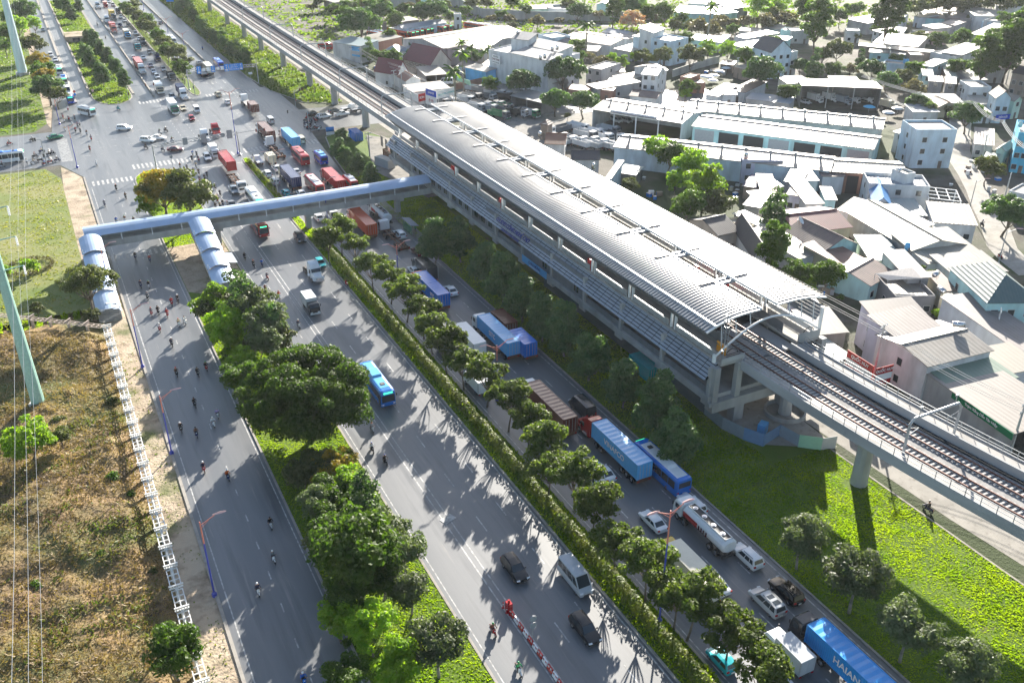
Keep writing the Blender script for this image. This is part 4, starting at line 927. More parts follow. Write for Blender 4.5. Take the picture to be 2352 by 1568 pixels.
def make_bike():
    t = thing('motorbike', 'prototype', 'motorbike')
    for y, n in ((.62,'front_wheel'),(-.58,'rear_wheel')):
        mb = MB(); mb.tube((-.055,y,.3),(.055,y,.3),.3,.3,16,0); mb.tube((-.06,y,.3),(.06,y,.3),.19,.19,12,1); mb.build(n, [M_black, M_chrome], t)
    mb = MB(); R = lambda y, w, z0, z1: [(-w,y,z0),(-w,y,z1-.04),(-w*.5,y,z1),(w*.5,y,z1),(w,y,z1-.04),(w,y,z0)]
    mb.loft([R(-.85,.05,.62,.74),R(-.6,.13,.52,.75),R(-.2,.15,.34,.72),R(.1,.12,.30,.5),R(.28,.15,.32,.62),R(.38,.2,.4,.98),R(.5,.12,.6,1.0),R(.55,.06,.7,.95)]); mb.build('body', P0, t)
    mb = MB(); mb.loft([R(-.78,.1,.74,.8),R(-.5,.15,.74,.83),R(-.12,.13,.72,.79),R(.02,.08,.7,.74)]); mb.build('seat', M_black, t)
    mb = MB(); mb.tube((-.34,.36,1.04),(.34,.36,1.04),.02,n=6); mb.tube((0,.4,.9),(0,.62,.3),.04,n=6); [mb.tube((s*.25,.36,1.04),(s*.3,.42,1.22),.012,n=4) for s in (1,-1)]; mb.build('handlebar', M_plas, t)
    for s in (1,-1): mb = MB(); mb.box((s*.31,.42,1.25),(.11,.02,.07)); mb.build('mirror', M_plas, t)
    mb = MB(); mb.ball((0,.53,.86),(.09,.06,.08),8,5); mb.build('headlight', M_lamp, t); mb = MB(); mb.box((0,-.86,.68),(.12,.05,.08)); mb.build('tail_light', M_tail, t)
    mb = MB(); mb.loft([[(-.06,.62-.25,.5),(.06,.62-.25,.5),(.06,.62-.25,.53),(-.06,.62-.25,.53)],[(-.07,.62,.64),(.07,.62,.64),(.07,.62,.67),(-.07,.62,.67)],[(-.05,.92,.48),(.05,.92,.48),(.05,.92,.51),(-.05,.92,.51)]]); mb.build('mudguard', P0, t)
    mb = MB(); mb.tube((.14,-.75,.36),(.14,-.2,.28),.05,n=8); mb.build('exhaust', M_chrome, t)
    return t
FN.update(bike=make_bike, rider=make_rider, person=make_person)
JC = {k: mat('cloth '+k, lin(v), .85) for k, v in dict(black='1a1a1e', navy='1d2747', red='b0242c', white='e0e2e4', grey='7b8088', blue='2b62b5', lilac='a697c8', brown='6b4a38', green='2f9a5a', pink='d88fa0', beige='cbb79a', orange='d9662a', teal='2b8f9a').items()}
HC = {k: mat('helmet '+k, lin(v), .3) for k, v in dict(white='e6e6e6', black='1b1b1d', red='a52225', grey='888c90', green='2a8a50', blue='2a55a5', yellow='d9b23a', pink='d98a9a').items()}
RID = {}
def riders(zone, group, rows):
    """rows: tile, x, y, heading in degrees (0 = away along the highway), jacket, helmet, bike colour"""
    rows = sorted(rows, key=lambda r: at(r[0], r[1], r[2], .8).xy.length)
    for i, (t, x, y, h, j, hc, bc) in enumerate(rows):
        p = at(t, x, y, .85); p.z = .03; rz = radians(h)
        b = place('bike', FN['bike'], p, rz, f'{bc} motorbike under the {ordinal(i)} rider {zone}', 'motorbikes on the highway', SW(bc)); b['category'] = 'motorbike'
        o = place('rider', FN['rider'], p, rz, f'person in {j} with {hc} helmet, {ordinal(i)} rider {zone}', 'people riding motorbikes', {'jacket cloth': JC[j], 'helmet shell': HC[hc]}); o['category'] = 'person'
_J = ['black','navy','grey','brown','black','blue','white','red','black','beige']; _H = ['white','black','red','grey','white','blue','black','green']; _B = ['black','red','silver','black','navy','black','white']
def auto(pts, h, seed):
    r = random.Random(seed); out = []
    for p in pts:
        t, x, y = p[:3]; s = p[3:]
        out.append((t, x, y, (s[3] if len(s) > 3 else h)+r.uniform(-4, 4), s[0] if s else r.choice(_J), s[1] if len(s) > 1 else r.choice(_H), s[2] if len(s) > 2 else r.choice(_B)))
    return out
# ---------------------------------------------------------------- the traffic
# middle carriageway, coming towards the footbridge camera
T_, A_ = TOWARD, AWAY
V('suv',21,1195,770,T_,'black','black SUV in the middle lane ahead of the silver passenger van')
V('van',21,1612,830,T_,'silver','silver high-roofed passenger van in the lane next to the hedge')
V('suv',21,1680,1185,T_,'black','large black SUV following beside the red and white barrier blocks')
V('bus',11,245,1075,T_,'blue','bright blue city bus with a white roof unit beside the great tree','lightblue')
V('tractor',10,2120,245,T_,'white','white bonneted tractor with an empty rusty chassis near the footbridge')
V('hatch',10,2207,240,T_,'teal','teal taxi hatchback beside the white bonneted tractor near the footbridge')
V('suv',10,2065,65,T_,'dark','dark grey SUV just out from under the footbridge')
V('boxtruck',10,2140,520,T_,'dark','small truck with dark cab and white-topped box behind the big tree','white')
V('bus',0,1780,1545,T_,'red','red coach half hidden under the footbridge','red')
ROAD('articover',(41.6,243.2),T_,'white','white cab-over truck under a tall brick red container at the crosswalk'); 
CT('c',655,870,T_,'red','brick red container on the white cab-over truck near the crosswalk'); 
V('pickup','c',752,1312,T_,'steel','steel grey pickup between the riders and the footbridge')
V('bus','c',1030,1430,T_,'white','white and blue coach about to pass under the footbridge','white')
V('sedan','c',725,1512,T_,'grey','grey sedan partly behind the footbridge roof')
V('suv','c',400,880,T_,'white','white SUV on the crosswalk beside the small white box truck')
V('boxtruck','c',485,800,T_,'white','small all white box truck beside the brick red container','white')
V('suv','d',1650,490,radians(-112),'white','white SUV crossing alone in the middle of the crossroads')
V('suv','d',1963,650,radians(-128),'white','white SUV turning behind the sign gantry, next to a rider')
V('sedan','d',2103,620,radians(-122),'white','white sedan turning ahead of the SUV behind the sign gantry')
V('sedan','d',2330,775,radians(-110),'maroon','dark red sedan seen through the sign gantry')
V('sedan','d',730,612,radians(-76),'green','green and white taxi leaving by the side street')
V('midibus','d',1150,275,radians(-150),'white','white minibus turning out of the far service road','silver')
V('midibus','a',930,1310,T_,'royal','white topped blue bus with a green sign at the head of the service road queue','white')
V('van','a',895,1195,T_,'white','white van second in the service road queue')
V('midibus','a',848,1060,T_,'white','white bus third in the service road queue behind two vehicles','blue')
V('midibus','a',785,925,T_,'white','white bus fourth in the service road queue','white')
V('sedan','a',735,790,T_,'white','white sedan fifth in the service road queue')
V('suv','a',670,725,T_,'white','white SUV last in the service road queue')
V('sedan','a',568,395,T_,'silver','silver white car alone far up the service road')
V('bus','d',35,890,radians(-90),'white','white bus waiting in the side street beyond the little island','blue')
b_ = 'b'
def artic(t, cx, cy, h, cab, lab, ccol, clab, kind='artic', L=12.2, writing=None, cont=True, deck=1.28):
    """container roof seen at (cx, cy); the truck stands under it"""
    p = at(t, cx, cy, deck+2.6)
    ROAD(kind, (p.x, p.y), h, cab, lab)
    if cont: CT(t, cx, cy, h, ccol, clab, L, writing)
artic(b_,630,790,T_,'white','white bonneted truck carrying a red topped container, middle of the far queue','red','red topped container in the middle of the far queue')
artic(b_,283,300,T_,'pink','faded red bonneted truck far up the queue beside the white box truck','red','short red container on the faded red truck far up the queue','tractor',6.06)
artic(b_,275,135,T_,'grey','grey truck carrying a yellow container far up the queue','yellow','yellow container far up the queue','articover',6.06)
artic(b_,1190,1130,T_,'white','white bonneted truck with a dark blue covered load at the stop line','navy','dark blue covered container at the far stop line','tractor',6.06)
V('tractor',b_,85,60,T_,'white','white bonneted tractor at the top of the far queue')
V('tractor',b_,205,245,T_,'white','white bonneted tractor next to the yellow container')
V('lorry',b_,1095,1415,T_,'green','tall white box lorry with a green cab entering the crossroads','white')
V('bigbox',b_,485,450,T_,'lightblue','box truck with pale blue cab and brown-topped white box','beige')
V('boxtruck',b_,700,560,T_,'grey','grey box truck beside the far median trees','dark')
V('tipper',b_,620,610,T_,'teal','grey tipper truck with a teal cab in the far queue','grey')
V('boxtruck',b_,888,765,T_,'navy','dark blue box truck close to the far hedge','navy')
V('tipper',b_,1070,1000,T_,'grey','grey tipper truck with a bare load bed near the far stop line','dark')
V('bigbox',b_,910,1165,T_,'beige','cream box truck crossing the far stop line','white')
V('boxtruck',b_,365,145,T_,'dark','dark box truck near the top of the far queue','dark')
V('boxtruck',b_,200,65,T_,'red','red cabbed truck near the top of the far queue','pink')
for k,x,y,c,l in (('sedan',160,12,'grey','grey car at the very top of the far queue'),('sedan',240,20,'white','white car at the very top of the far queue'),('suv',300,60,'silver','silver SUV ahead of the dark box truck'),
    ('sedan',403,222,'white','white sedan beside the yellow container'),('suv',452,270,'white','white SUV just below the white sedan of the far queue'),('pickup',395,335,'navy','dark blue pickup beside the faded red truck'),('sedan',505,330,'grey','grey sedan by the barrier far up the queue'),
    ('suv',600,440,'white','white SUV alone by the barrier, opposite the brown-topped box truck'),('sedan',650,512,'white','white sedan tucked behind the grey box truck'),('suv',790,690,'grey','grey SUV ahead of the dark blue box truck'),
    ('sedan',575,762,'white','white sedan behind the red topped container'),('sedan',705,765,'white','white sedan on the hedge side of the red topped container'),('sedan',800,865,'steel','steel blue sedan beside the white bonneted truck'),('sedan',838,945,'white','white sedan following between the truck and the tipper'),
    ('suv',885,1012,'white','white SUV nearest the far stop line in the middle lane'.replace('nearest','next to')),('suv',972,915,'silver','silver SUV beside the hedge, behind the grey tipper'),('suv',1090,1278,'steel','steel grey SUV over the far stop line'),('sedan',1230,1432,'beige','pale beige sedan in the crossroads beside the tall box lorry'),
    ('minivan',1410,1450,'white','white minivan entering the crossroads')): V(k,b_,x,y,T_,c,l)
V('hatch','c',193,365,T_,'red','small red hatchback in the crossroads')
V('tractor','c',325,560,T_,'white','white bonneted tractor without a trailer behind the gantry signs')
V('tractor','c',470,485,T_,'red','red bonneted tractor without a trailer behind the gantry signs')
# carriageway below the station, going away
V('suv',b_,1695,1245,A_,'beige','beige brown SUV leaving the crossroads'); V('sedan',b_,1825,1352,A_,'white','white sedan leaving the crossroads with its shadow beside it')
V('longflat','c',960,190,A_,'white','white cab-over flatbed truck carrying one dark brown container at its tail')
CT('c',1005,165,A_,'brown','dark brown short container at the tail of the flatbed truck',6.06)
V('sedan',b_,1442,832,A_,'silver','silver sedan just past the far stop line'); V('flatconv',b_,1490,960,A_,'grey','empty flatbed truck passing under the blue road signs')
V('lorry',b_,1560,905,A_,'red','cream covered lorry passing under the blue road signs','cream'); V('bus',b_,1705,845,A_,'royal','deep blue bus on the far outer lane','blue')
V('bus',b_,1082,530,A_,'white','white coach far up the outgoing carriageway','white'); V('sedan',b_,932,300,A_,'grey','grey car far up the outgoing carriageway')
V('minivan','c',1240,392,A_,'silver','silver minivan waiting ahead of the brown container truck')
artic('c',1180,480,A_,'white','white cabbed truck with a salmon-topped container beyond the crosswalk','brown','salmon-topped brown container beyond the crosswalk','articover')
artic('c',1505,560,A_,'white','white bonneted truck with a pale blue container on the crosswalk','lightblue','pale blue container straddling the crosswalk')
V('minivan','c',1648,650,A_,'beige','beige van on the far side of the pale blue container')
V('skelconv','c',1320,800,A_,'white','white bonneted tractor pulling an empty container chassis over the crosswalk')
V('bus','c',1640,870,A_,'red','red coach behind the pale blue container','red'); V('midibus','c',1912,895,A_,'royal','small deep blue bus at the kerb by the crosswalk','lightblue')
V('minitruck','c',1082,935,A_,'white','little white open-bed truck with a blue marking beside the hedge','white'); V('boxtruck','c',1238,900,A_,'beige','beige box truck beside the empty container chassis','beige')
artic('c',1500,1070,A_,'beige','truck under the dark navy container, mostly hidden','navy','dark navy container with a cream top near the footbridge','articover')
V('suv','c',1198,1100,A_,'white','white SUV between the hedge and the navy container'); V('suv','c',1300,1200,A_,'silver','silver SUV behind the white SUV along the hedge')
V('sedan','c',1320,1030,A_,'white','white car squeezed behind the beige box truck'); V('sedan','c',1580,1075,A_,'silver','silver car hidden beyond the navy container'); V('hatch','c',1448,1352,A_,'teal','bright teal taxi at the tail of the navy container')
V('sedan','c',1650,1362,A_,'white','white car whose roof shows over the footbridge edge'); V('bus','c',1830,1255,A_,'red','red and white coach beside the double-armed lamp','white')
artic('c',2080,1110,A_,'red','red cabbed truck with a long rust red container along the kerb','red','long rust red container along the kerb before the footbridge','articover'); V('midibus','c',2305,1225,A_,'red','red and white minibus at the kerb almost under the footbridge','white')
V('van','e',1600,1315,A_,'white','white van under the tree beside the footbridge pillar'); V('sedan','e',1432,1362,A_,'white','white sedan beside the footbridge pillar')
artic('f',420,390,A_,'red','red cabbed truck with a terracotta container below the footbridge','orange','terracotta container just below the footbridge','articover')
V('tanker','f',650,330,A_,'white','white tank truck by the kerb just below the footbridge')
V('flatover','f',855,690,A_,'white','white cab-over truck pulling an empty chassis past the bus shelter'); V('suv','f',910,622,A_,'white','white SUV by the kerb next to the bus shelter'); V('suv','f',1155,852,A_,'maroon','dark red SUV by the kerb, first below the bus shelter'.replace('first ',''))
V('bigbox','f',1245,1085,A_,'dark','dark box truck close to the kerb, beyond the bright blue containers','dark'); V('sedan','f',1110,1105,A_,'white','white car nearly hidden ahead of the bright blue containers'); V('sedan','f',1585,1370,A_,'white','white sedan alone beside the bright blue containers')
p1_, p2_ = at('f',1260,1200,3.9), at('f',1415,1350,3.9); ROAD('articover',((p1_+p2_)/2).xy,A_,'red','truck under the pair of bright blue containers, half hidden by trees')
CT('f',1260,1200,A_,'blue','bright blue short container, front one of a pair',6.06,'COSC'); CT('f',1415,1350,A_,'blue','bright blue short container, rear one of a pair',6.06,'SITC')
artic(11,1080,690,A_,'white','white cab-over truck carrying the long blue lettered container','lightblue','long sky blue container with large white letters','articover',12.2,'SITC')
p1_ = at(11,1205,690,3.9); ROAD('articover',p1_.xy,A_,'white','white cabbed truck squeezed between the lettered container and the kerb')
CT(11,1120,610,A_,'brown','short brown container beside the lettered blue one',6.06); CT(11,1250,745,A_,'blue','short faded blue container beside the lettered one',6.06)
V('lorry',11,870,770,A_,'white','white lorry with a ribbed white box behind the median trees','white'); V('minitruck',11,720,850,A_,'dark','dark little truck with a white canopy under the median trees','white')
V('sedan',11,1050,990,A_,'white','white car hidden under the median trees next to the lamp post'); V('boxtruck',11,930,1060,A_,'white','white truck glimpsed below the median trees','white')
artic(11,1445,1180,A_,'white','white cab-over truck with a long terracotta container in the middle of the carriageway','brown','long dusty brown container in the middle of the carriageway','articover')
V('van',11,1660,1225,A_,'dark','dark van at the kerb ahead of the red bonneted truck')
artic(11,1930,1470,A_,'red','red bonneted truck pulling a blue container near the coach','lightblue','weathered blue container with white letters behind the red tractor','artic',12.2,'VINAFCO')
V('bus',21,2205,80,A_,'blue','blue city bus at the kerb beside the weathered blue container','white')
V('sedan',21,1805,110,A_,'white','white sedan behind the weathered blue container'); V('sedan',21,1768,185,A_,'silver','silver car mostly hidden under the median tree'); V('sedan',21,2150,448,A_,'white','white sedan beside the tank truck with the red stripe')
V('tanker',22,150,470,A_,'white','white tank truck with a red side panel and dark stripes'); V('suv',22,65,330,A_,'white','white SUV on the grass side of the striped tank truck'); V('suv',22,445,685,A_,'white','white SUV alone at the kerb behind the striped tank truck')
V('lorry',22,30,780,A_,'yellow','long cream-topped lorry with a yellow cab under the lamp','cream'); V('sedan',22,220,870,A_,'white','white sedan beside the long cream-topped lorry'); V('mpv',22,585,1000,A_,'silver','silver MPV with two sunroofs'); V('suv',22,715,925,A_,'black','black SUV beside the silver MPV')
artic(22,1200,1400,A_,'dark','dark cab-over tractor pulling the bright blue lettered container','azure','bright blue container with white letters at the photo edge'.replace(' at the photo edge',' by the grass kerb'),'articover',12.2,'HAIAN')
V('boxtruck',22,725,1345,A_,'white','small box truck with white top and grey sides beside the dark tractor','silver'); V('hatch',22,270,1400,A_,'teal','teal car under the median tree'); V('sedan',22,700,1590,A_,'silver','silver car beside the lettered blue container')
# parked near the viaduct corner
PG = 'vehicles parked under the viaduct'
V('suv','c',1815,308,radians(-75),'black','black SUV parked at the corner behind the motorbikes',None,PG); V('suv','c',1955,335,radians(-80),'white','white SUV parked at the corner beside the motorbikes',None,PG); V('suv','c',2105,270,radians(-78),'dark','dark SUV parked next to the white truck',None,PG)
V('pickup','c',2190,305,radians(-80),'white','white pickup parked under the viaduct next to the pier',None,PG); V('minitruck','c',2275,235,radians(-80),'white','white truck parked under the viaduct','white',PG); V('sedan','g',90,1530,radians(-80),'white','white car parked behind the crowd of motorbikes',None,PG); V('minitruck','g',560,1450,radians(-80),'white','white truck with grey bed parked beyond the far pier','silver',PG)
V('van','g',1720,1080,radians(70),'white','white camper van parked in the yard behind the billboards',None,'vehicles parked in yards')
# riders
riders('from near end of the side road', None, auto([(10,930,190,'black','white'),(10,1030,210,'red','white'),(10,967,385,'navy'),(10,1023,390,'black'),(10,1013,465,'grey'),(10,1180,505,'red','black','red'),(10,1222,485,'black','white'),(10,1040,575,'grey'),(10,1087,565,'black'),(10,1150,585,'red','red','red'),(10,1230,650,'beige'),(10,1270,635,'white','black','white'),(10,1098,685,'white','white','red'),
   (10,1180,785,'navy'),(10,1213,990,'brown','red'),(10,1360,990,'black'),(10,1417,950,'black'),(10,1338,1200,'black'),(10,1497,1275,'lilac'),(10,1467,1335,'white','white','white'),(10,1243,1370,'black'),(10,1350,1405,'brown'),(20,1400,75,'navy','white','red'),(20,1567,130,'orange','white'),(20,1862,460,'black','black'),(20,1880,690,'grey'),(20,1775,915,'navy','white','white'),(20,2090,1530,'blue','white','blue'),
   ('d',1385,1495,'grey'),('d',1665,1395,'brown'),('d',1540,1285,'black','red'),(0,800,1515,'blue'),(0,858,1505,'brown'),(0,920,1515,'black')], 180, 3))
riders('from near end of the middle carriageway', None, auto([(10,1685,195,'black'),(10,1745,245,'black'),(10,1803,240,'blue'),(10,1840,330,'grey'),(10,1827,415,'brown','white','red'),(10,1920,460,'red'),(10,1918,535,'black'),(10,2055,660,'navy'),(11,210,1370,'grey'),(11,210,1510,'white'),(21,300,25,'black'),(21,1045,1190,'brown','green'),(21,1220,1460,'green','green','white'),
   ('c',465,1300,'black'),('c',505,1270,'grey'),('c',400,1330,'grey'),('c',570,1360,'navy'),('c',525,1410,'red'),('c',495,1470,'black'),('c',535,1440,'red','black','red'),('c',510,1530,'black'),('c',605,1490,'black'),('c',570,1520,'beige'),('c',395,1110,'navy'),('c',365,1150,'black'),('c',295,1170,'grey'),('c',215,1070,'brown'),('c',285,1075,'brown'),('c',250,990,'beige'),('c',130,1020,'grey'),('c',40,1000,'brown'),('c',205,830,'blue'),('c',258,835,'grey'),('c',195,900,'black'),('c',285,905,'navy')], 180, 4))
riders('from camera side of the crossroads', None, auto([('d',860,510,'beige'),('d',950,420,'grey'),('d',1000,520,'red'),('d',1030,460,'navy'),('d',1055,440,'white'),('d',1065,530,'grey'),('d',1150,560,'brown'),('d',1210,630,'grey'),('d',1190,765,'brown'),('d',1280,960,'white','white','white'),('d',990,360,'grey'),('d',910,365,'grey'),('d',850,390,'beige'),('d',900,240,'white'),('d',830,330,'grey')], 180, 5)
  +auto([('d',1935,740,'black'),('d',2200,515,'black'),('d',2120,545,'navy'),('d',2200,670,'white'),('d',2285,650,'brown'),('d',2160,770,'grey'),('d',1570,230,'teal','blue','teal')], 215, 6))
riders('from camera side of the side street', None, auto([('d',460,860,'brown'),('d',440,940,'beige'),('d',550,790,'yellow' if 0 else 'beige'),('d',530,910,'white'),('d',650,830,'black'),('d',690,820,'navy'),('d',660,930,'grey'),('d',755,910,'black'),('d',590,955,'blue'),('d',25,985,'black')], -80, 7)+auto([('d',120,690,'black'),('d',425,640,'grey')], 85, 8))
riders('from camera side of the far roads', None, auto([('b',1490,640,'blue','black','navy')], 0, 9)+auto([('a',490,370,'black'),('a',1290,320,'grey'),('a',1400,490,'white')], 180, 10))
riders('from camera side of the village streets', None, auto([(22,1695,350,'black','black')], 0, 11)+auto([('n',2040,250,'black'),('m',1800,1395,'grey')], 160, 12))
b = place('bike', FN['bike'], at(11,36,385,.5).xy.to_3d()+Vector((0,0,.03)), 0, 'red scooter standing alone against the hedge kerb', 'motorbikes on the highway', SW('red')); b['category'] = 'motorbike'
rr = random.Random(5); G_ = 'motorbikes parked at the viaduct corner'
for i in range(26):
    p = at('c', rr.uniform(1690,1900), rr.uniform(360,500), .6); p.z = .03
    b = place('bike', FN['bike'], p, rr.uniform(0, 6.3), 'motorbike among the dense crowd parked at the viaduct corner', G_, SW(rr.choice(_B))); b['category'] = 'motorbike'
for i, (t, x, y, j, lab) in enumerate((('c',1885,520,'white','person in white shirt standing on the corner kerb by the parked motorbikes'),('c',1775,525,'navy','person in navy standing at the very corner beside the parked motorbikes'),('d',355,950,'white','person in white shirt standing in the side street near the waiting riders'),('f',1120,560,'green','person in green standing beside the bus shelter'))):
    p = at(t, x, y, .9); p.z = .03; o = place('person', FN['person'], p, i*1.9, lab, None, {'jacket cloth': JC[j]}); o['category'] = 'person'
# ---------------------------------------------------------------- houses and sheds of the village
RC = {k: sheet('roof '+k, c, d, r, per, .0, dt) for k, c, d, r, per, dt in (
  ('white',(.310,.290,.261),(.255,.221,.187),.45,.9,.8),('pale',(.224,.208,.185),(.178,.157,.132),.5,.9,.8),('grey',(.198,.205,.218),(.264,.244,.224),.5,.9,.6),('bluegrey',(.224,.264,.310),(.185,.198,.218),.45,.9,.5),('beige',(.277,.247,.221),(.255,.221,.191),.5,.9,.6),
  ('brown',(.204,.145,.123),(.128,.093,.085),.6,.6,.7),('taupe',(.246,.212,.200),(.170,.145,.132),.55,.8,.6),('maroon',(.170,.047,.051),(.111,.043,.043),.55,.45,.5),('rust',(.255,.128,.093),(.277,.178,.132),.6,.8,.7),('teal',(.178,.257,.277),(.218,.238,.231),.45,.9,.6),
  ('dark',(.047,.044,.051),(.085,.076,.076),.55,.45,.5),('green',(.158,.224,.172),(.198,.238,.198),.5,.9,.5),('dgreen',(.085,.136,.136),(.136,.170,.162),.5,.6,.5),('terracotta',(.277,.132,.079),(.255,.136,.093),.65,.4,.6),('mint',(.238,.290,.277),(.251,.251,.231),.45,.9,.5),('cream',(.297,.271,.224),(.363,.317,.251),.5,.9,.5),('blue',(.040,.198,.462),(.079,.238,.449),.4,.8,.4),('navy',(.025,.034,.119),(.060,.068,.170),.6,.7,.5))}
WC = {k: mat('wall '+k, c, .85, var=.28, scale=.45, stretch=(1,1,.35)) for k, c in dict(white=(.62,.64,.66), lilac=(.55,.55,.68), blue=(.12,.42,.75), cyan=(.10,.50,.72), teal=(.42,.66,.68), grey=(.40,.40,.41), dgrey=(.22,.22,.23), cream=(.62,.56,.42), brick=(.36,.19,.14), brown=(.30,.24,.20), mint=(.50,.68,.60), pink=(.6,.45,.42), paleblue=(.55,.68,.78), beige=(.55,.48,.42)).items()}
M_frame = mat('window frame', (.5,.5,.5), .5); M_door = mat('door leaf', (.16,.13,.11), .6, var=.2); 
def quadslab(mb, pts, th=.12):
    lo = [(x, y, z-th) for x, y, z in pts]; n = len(pts); mb.face(pts); mb.face(lo[::-1])
    for i in range(n): mb.face([lo[i], lo[(i+1) % n], pts[(i+1) % n], pts[i]])
def house(t, x1, y1, x2, y2, h, D, kind, rise, rc, wc, label, win=2, side=1, open_=False, bays=0, vents=0, name='house', cat='house', over=.4, group=None):
    if kind == 'g' and rise > 1.4 and name != 'shed': rise *= .75
    side = min(side, 1 if D < 14 else 2); win = min(win, 3)
    A, Bp = at(t, x1, y1, h), at(t, x2, y2, h); u = Bp-A; Wd = u.length; rz = atan2(u.y, u.x)
    c = (A+Bp)/2; o = thing(name, label, cat, (c.x, c.y, 0), rz, group or ('sheds of the village' if cat == 'shed' else 'houses of the village'))
    w = Wd/2; wi = w-over if kind != 'f' else w; y0, y1_ = (over, D-over) if kind != 'f' else (0, D)
    zb = h-(.0 if kind == 'f' else .05)
    wall = WC[wc]; roofm = RC[rc]; mb = MB()
    zt = lambda x, y: h-.14+({'g': rise*(1-abs(2*y/D-1)), 'h': rise*(1-abs(x)/w), 's': rise*y/D, 'r': rise*(1-y/D)}.get(kind, 0))
    if open_:
        for (a, b_, c_, d_) in ((-wi,-wi+.15,y0,y1_),(wi-.15,wi,y0,y1_),(-wi+.15,wi-.15,y1_-.15,y1_)):
            if kind in 'gsr' and b_-a < .3 or kind == 'h':
                q = [(a,c_),(b_,c_),(b_,d_),(a,d_)]; m_ = (c_+d_)/2
                mb.loft([[(a,yy,-.1),(b_,yy,-.1),(b_,yy,zt((a+b_)/2,yy)),(a,yy,zt((a+b_)/2,yy))] for yy in (c_,m_,d_)])
            else: mb.bx(a, b_, c_, d_, -.1, zt((a+b_)/2,(c_+d_)/2))
        mb.build('wall', wall, o)
        n = max(2, int(Wd/7))
        for i in range(1, n): mb = MB(); x = -wi+2*wi*i/n; mb.bx(x-.15,x+.15,y0,y0+.3,-.1,zt(x,y0)); mb.build('post', M_white if wc == 'white' else M_steel, o)
    else:
        if kind in ('g','s','r','h'):
            if kind == 'h':
                ring = lambda yy: [(-wi,yy,-.2),(wi,yy,-.2),(wi,yy,zt(wi,yy)),(0,yy,zt(0,yy)),(-wi,yy,zt(wi,yy))]
                mb.loft([ring(y0), ring(y1_)])
            else:
                mb.loft([[(x,y0,-.2),(x,y1_,-.2),(x,y1_,zt(x,y1_)),(x,D/2,zt(x,D/2)),(x,y0,zt(x,y0))] for x in (-wi,wi)])
        else: mb.bx(-wi, wi, y0, y1_, -.2, h-.14 if kind == 'p' else h)
        wl = mb.build('wall', wall, o)
        rows = [(.95,2.15)] if h < 5.4 else ([(.95,2.2),(4.1,5.4)] if h < 8.6 else [(1,2.3),(4.2,5.5),(7.4,8.7)])
        def window(x, y, z0, z1, s, wd=1.2):
            mb = MB()
            if s == 'f': mb.bx(x-wd/2-.08,x+wd/2+.08,y-.06,y+.02,z0-.08,z1+.08)
            else: mb.bx(min(y,y+.06*s)-.0,max(y,y+.06*s),x-wd/2-.08,x+wd/2+.08,z0-.08,z1+.08)
            f = mb.build('window', M_frame, o); mb = MB()
            if s == 'f': mb.bx(x-wd/2,x+wd/2,y-.075,y-.05,z0,z1); mb.bx(x-.03,x+.03,y-.085,y-.07,z0,z1)
            else: mb.bx(min(y+.05*s,y+.075*s),max(y+.05*s,y+.075*s),x-wd/2,x+wd/2,z0,z1)
            mb.build('pane', M_glass, f)
        if bays:
            for i in range(bays):
                x = -wi+2*wi*(i+.5)/bays; bw = 2*wi/bays*.8; mb = MB(); mb.bx(x-bw/2,x+bw/2,y0-.03,y0+.02,0,h-.9); mb.build('bay_shade_and_shutter', M_dark if i % 3 else M_grey, o)  # dark sheets paint the shade of open bays; grey ones are shutters
        elif win:
            for r_, (z0, z1) in enumerate(rows):
                if z1 > h-.3: continue
                for i in range(win):
                    x = -wi+2*wi*(i+.5)/win
                    if r_ == 0 and i == win//2 and h > 2.6:
                        mb = MB(); mb.bx(x-.5,x+.5,y0-.05,y0+.02,-.1,2.1); mb.build('door', M_door, o)
                    else: window(x, y0, z0, z1, 'f')
        if side:
            for s in (1,-1):
                for z0, z1 in rows:
                    if z1 > h-.3: continue
                    for i in range(side): window(y0+(y1_-y0)*(i+.5)/side, s*wi, z0, z1, s, 1.0)
    mb = MB(); rot = kind == 'h'
    P = []
    if kind == 'g': P = [[(-w,0,h),(w,0,h),(w,D/2,h+rise),(-w,D/2,h+rise)],[(w,D,h),(-w,D,h),(-w,D/2,h+rise),(w,D/2,h+rise)]]
    elif kind == 'h': P = [[(w,0,h),(w,D,h),(0,D,h+rise),(0,0,h+rise)],[(-w,D,h),(-w,0,h),(0,0,h+rise),(0,D,h+rise)]]
    elif kind == 's': P = [[(-w,0,h),(w,0,h),(w,D,h+rise),(-w,D,h+rise)]]
    elif kind == 'r': P = [[(-w,0,h+rise),(w,0,h+rise),(w,D,h),(-w,D,h)]]
    elif kind == 'p':
        k = min(w, D/2)*.98; a, b_ = ((-w+k,D/2,h+rise),(w-k,D/2,h+rise)) if w > D/2 else ((0,k,h+rise),(0,D-k,h+rise))
        cs = [(-w,0,h),(w,0,h),(w,D,h),(-w,D,h)]
        P = [[cs[0],cs[1],b_,a],[cs[2],cs[3],a,b_],[cs[1],cs[2],b_],[cs[3],cs[0],a]] if w > D/2 else [[cs[0],cs[1],a],[cs[2],cs[3],b_],[cs[1],cs[2],b_,a],[cs[3],cs[0],a,b_]]
    elif kind == 'f':
        P = [[(-w+.2,.2,h-.45),(w-.2,.2,h-.45),(w-.2,D-.2,h-.45),(-w+.2,D-.2,h-.45)]]
        P[0] = [(x, y, h+.02) for x, y, _ in P[0]]
        pm = MB(); 
        for a in ((-w,w,-.02,.2),(-w,w,D-.2,D+.02),(-w-.02,-w+.2,.2,D-.2),(w-.2,w+.02,.2,D-.2)): pm.bx(*a, h-.1, h+rise)
        pm.build('parapet', WC[wc], o)
    for q in P: quadslab(mb, [(y, -x, z) for x, y, z in q] if rot else q)
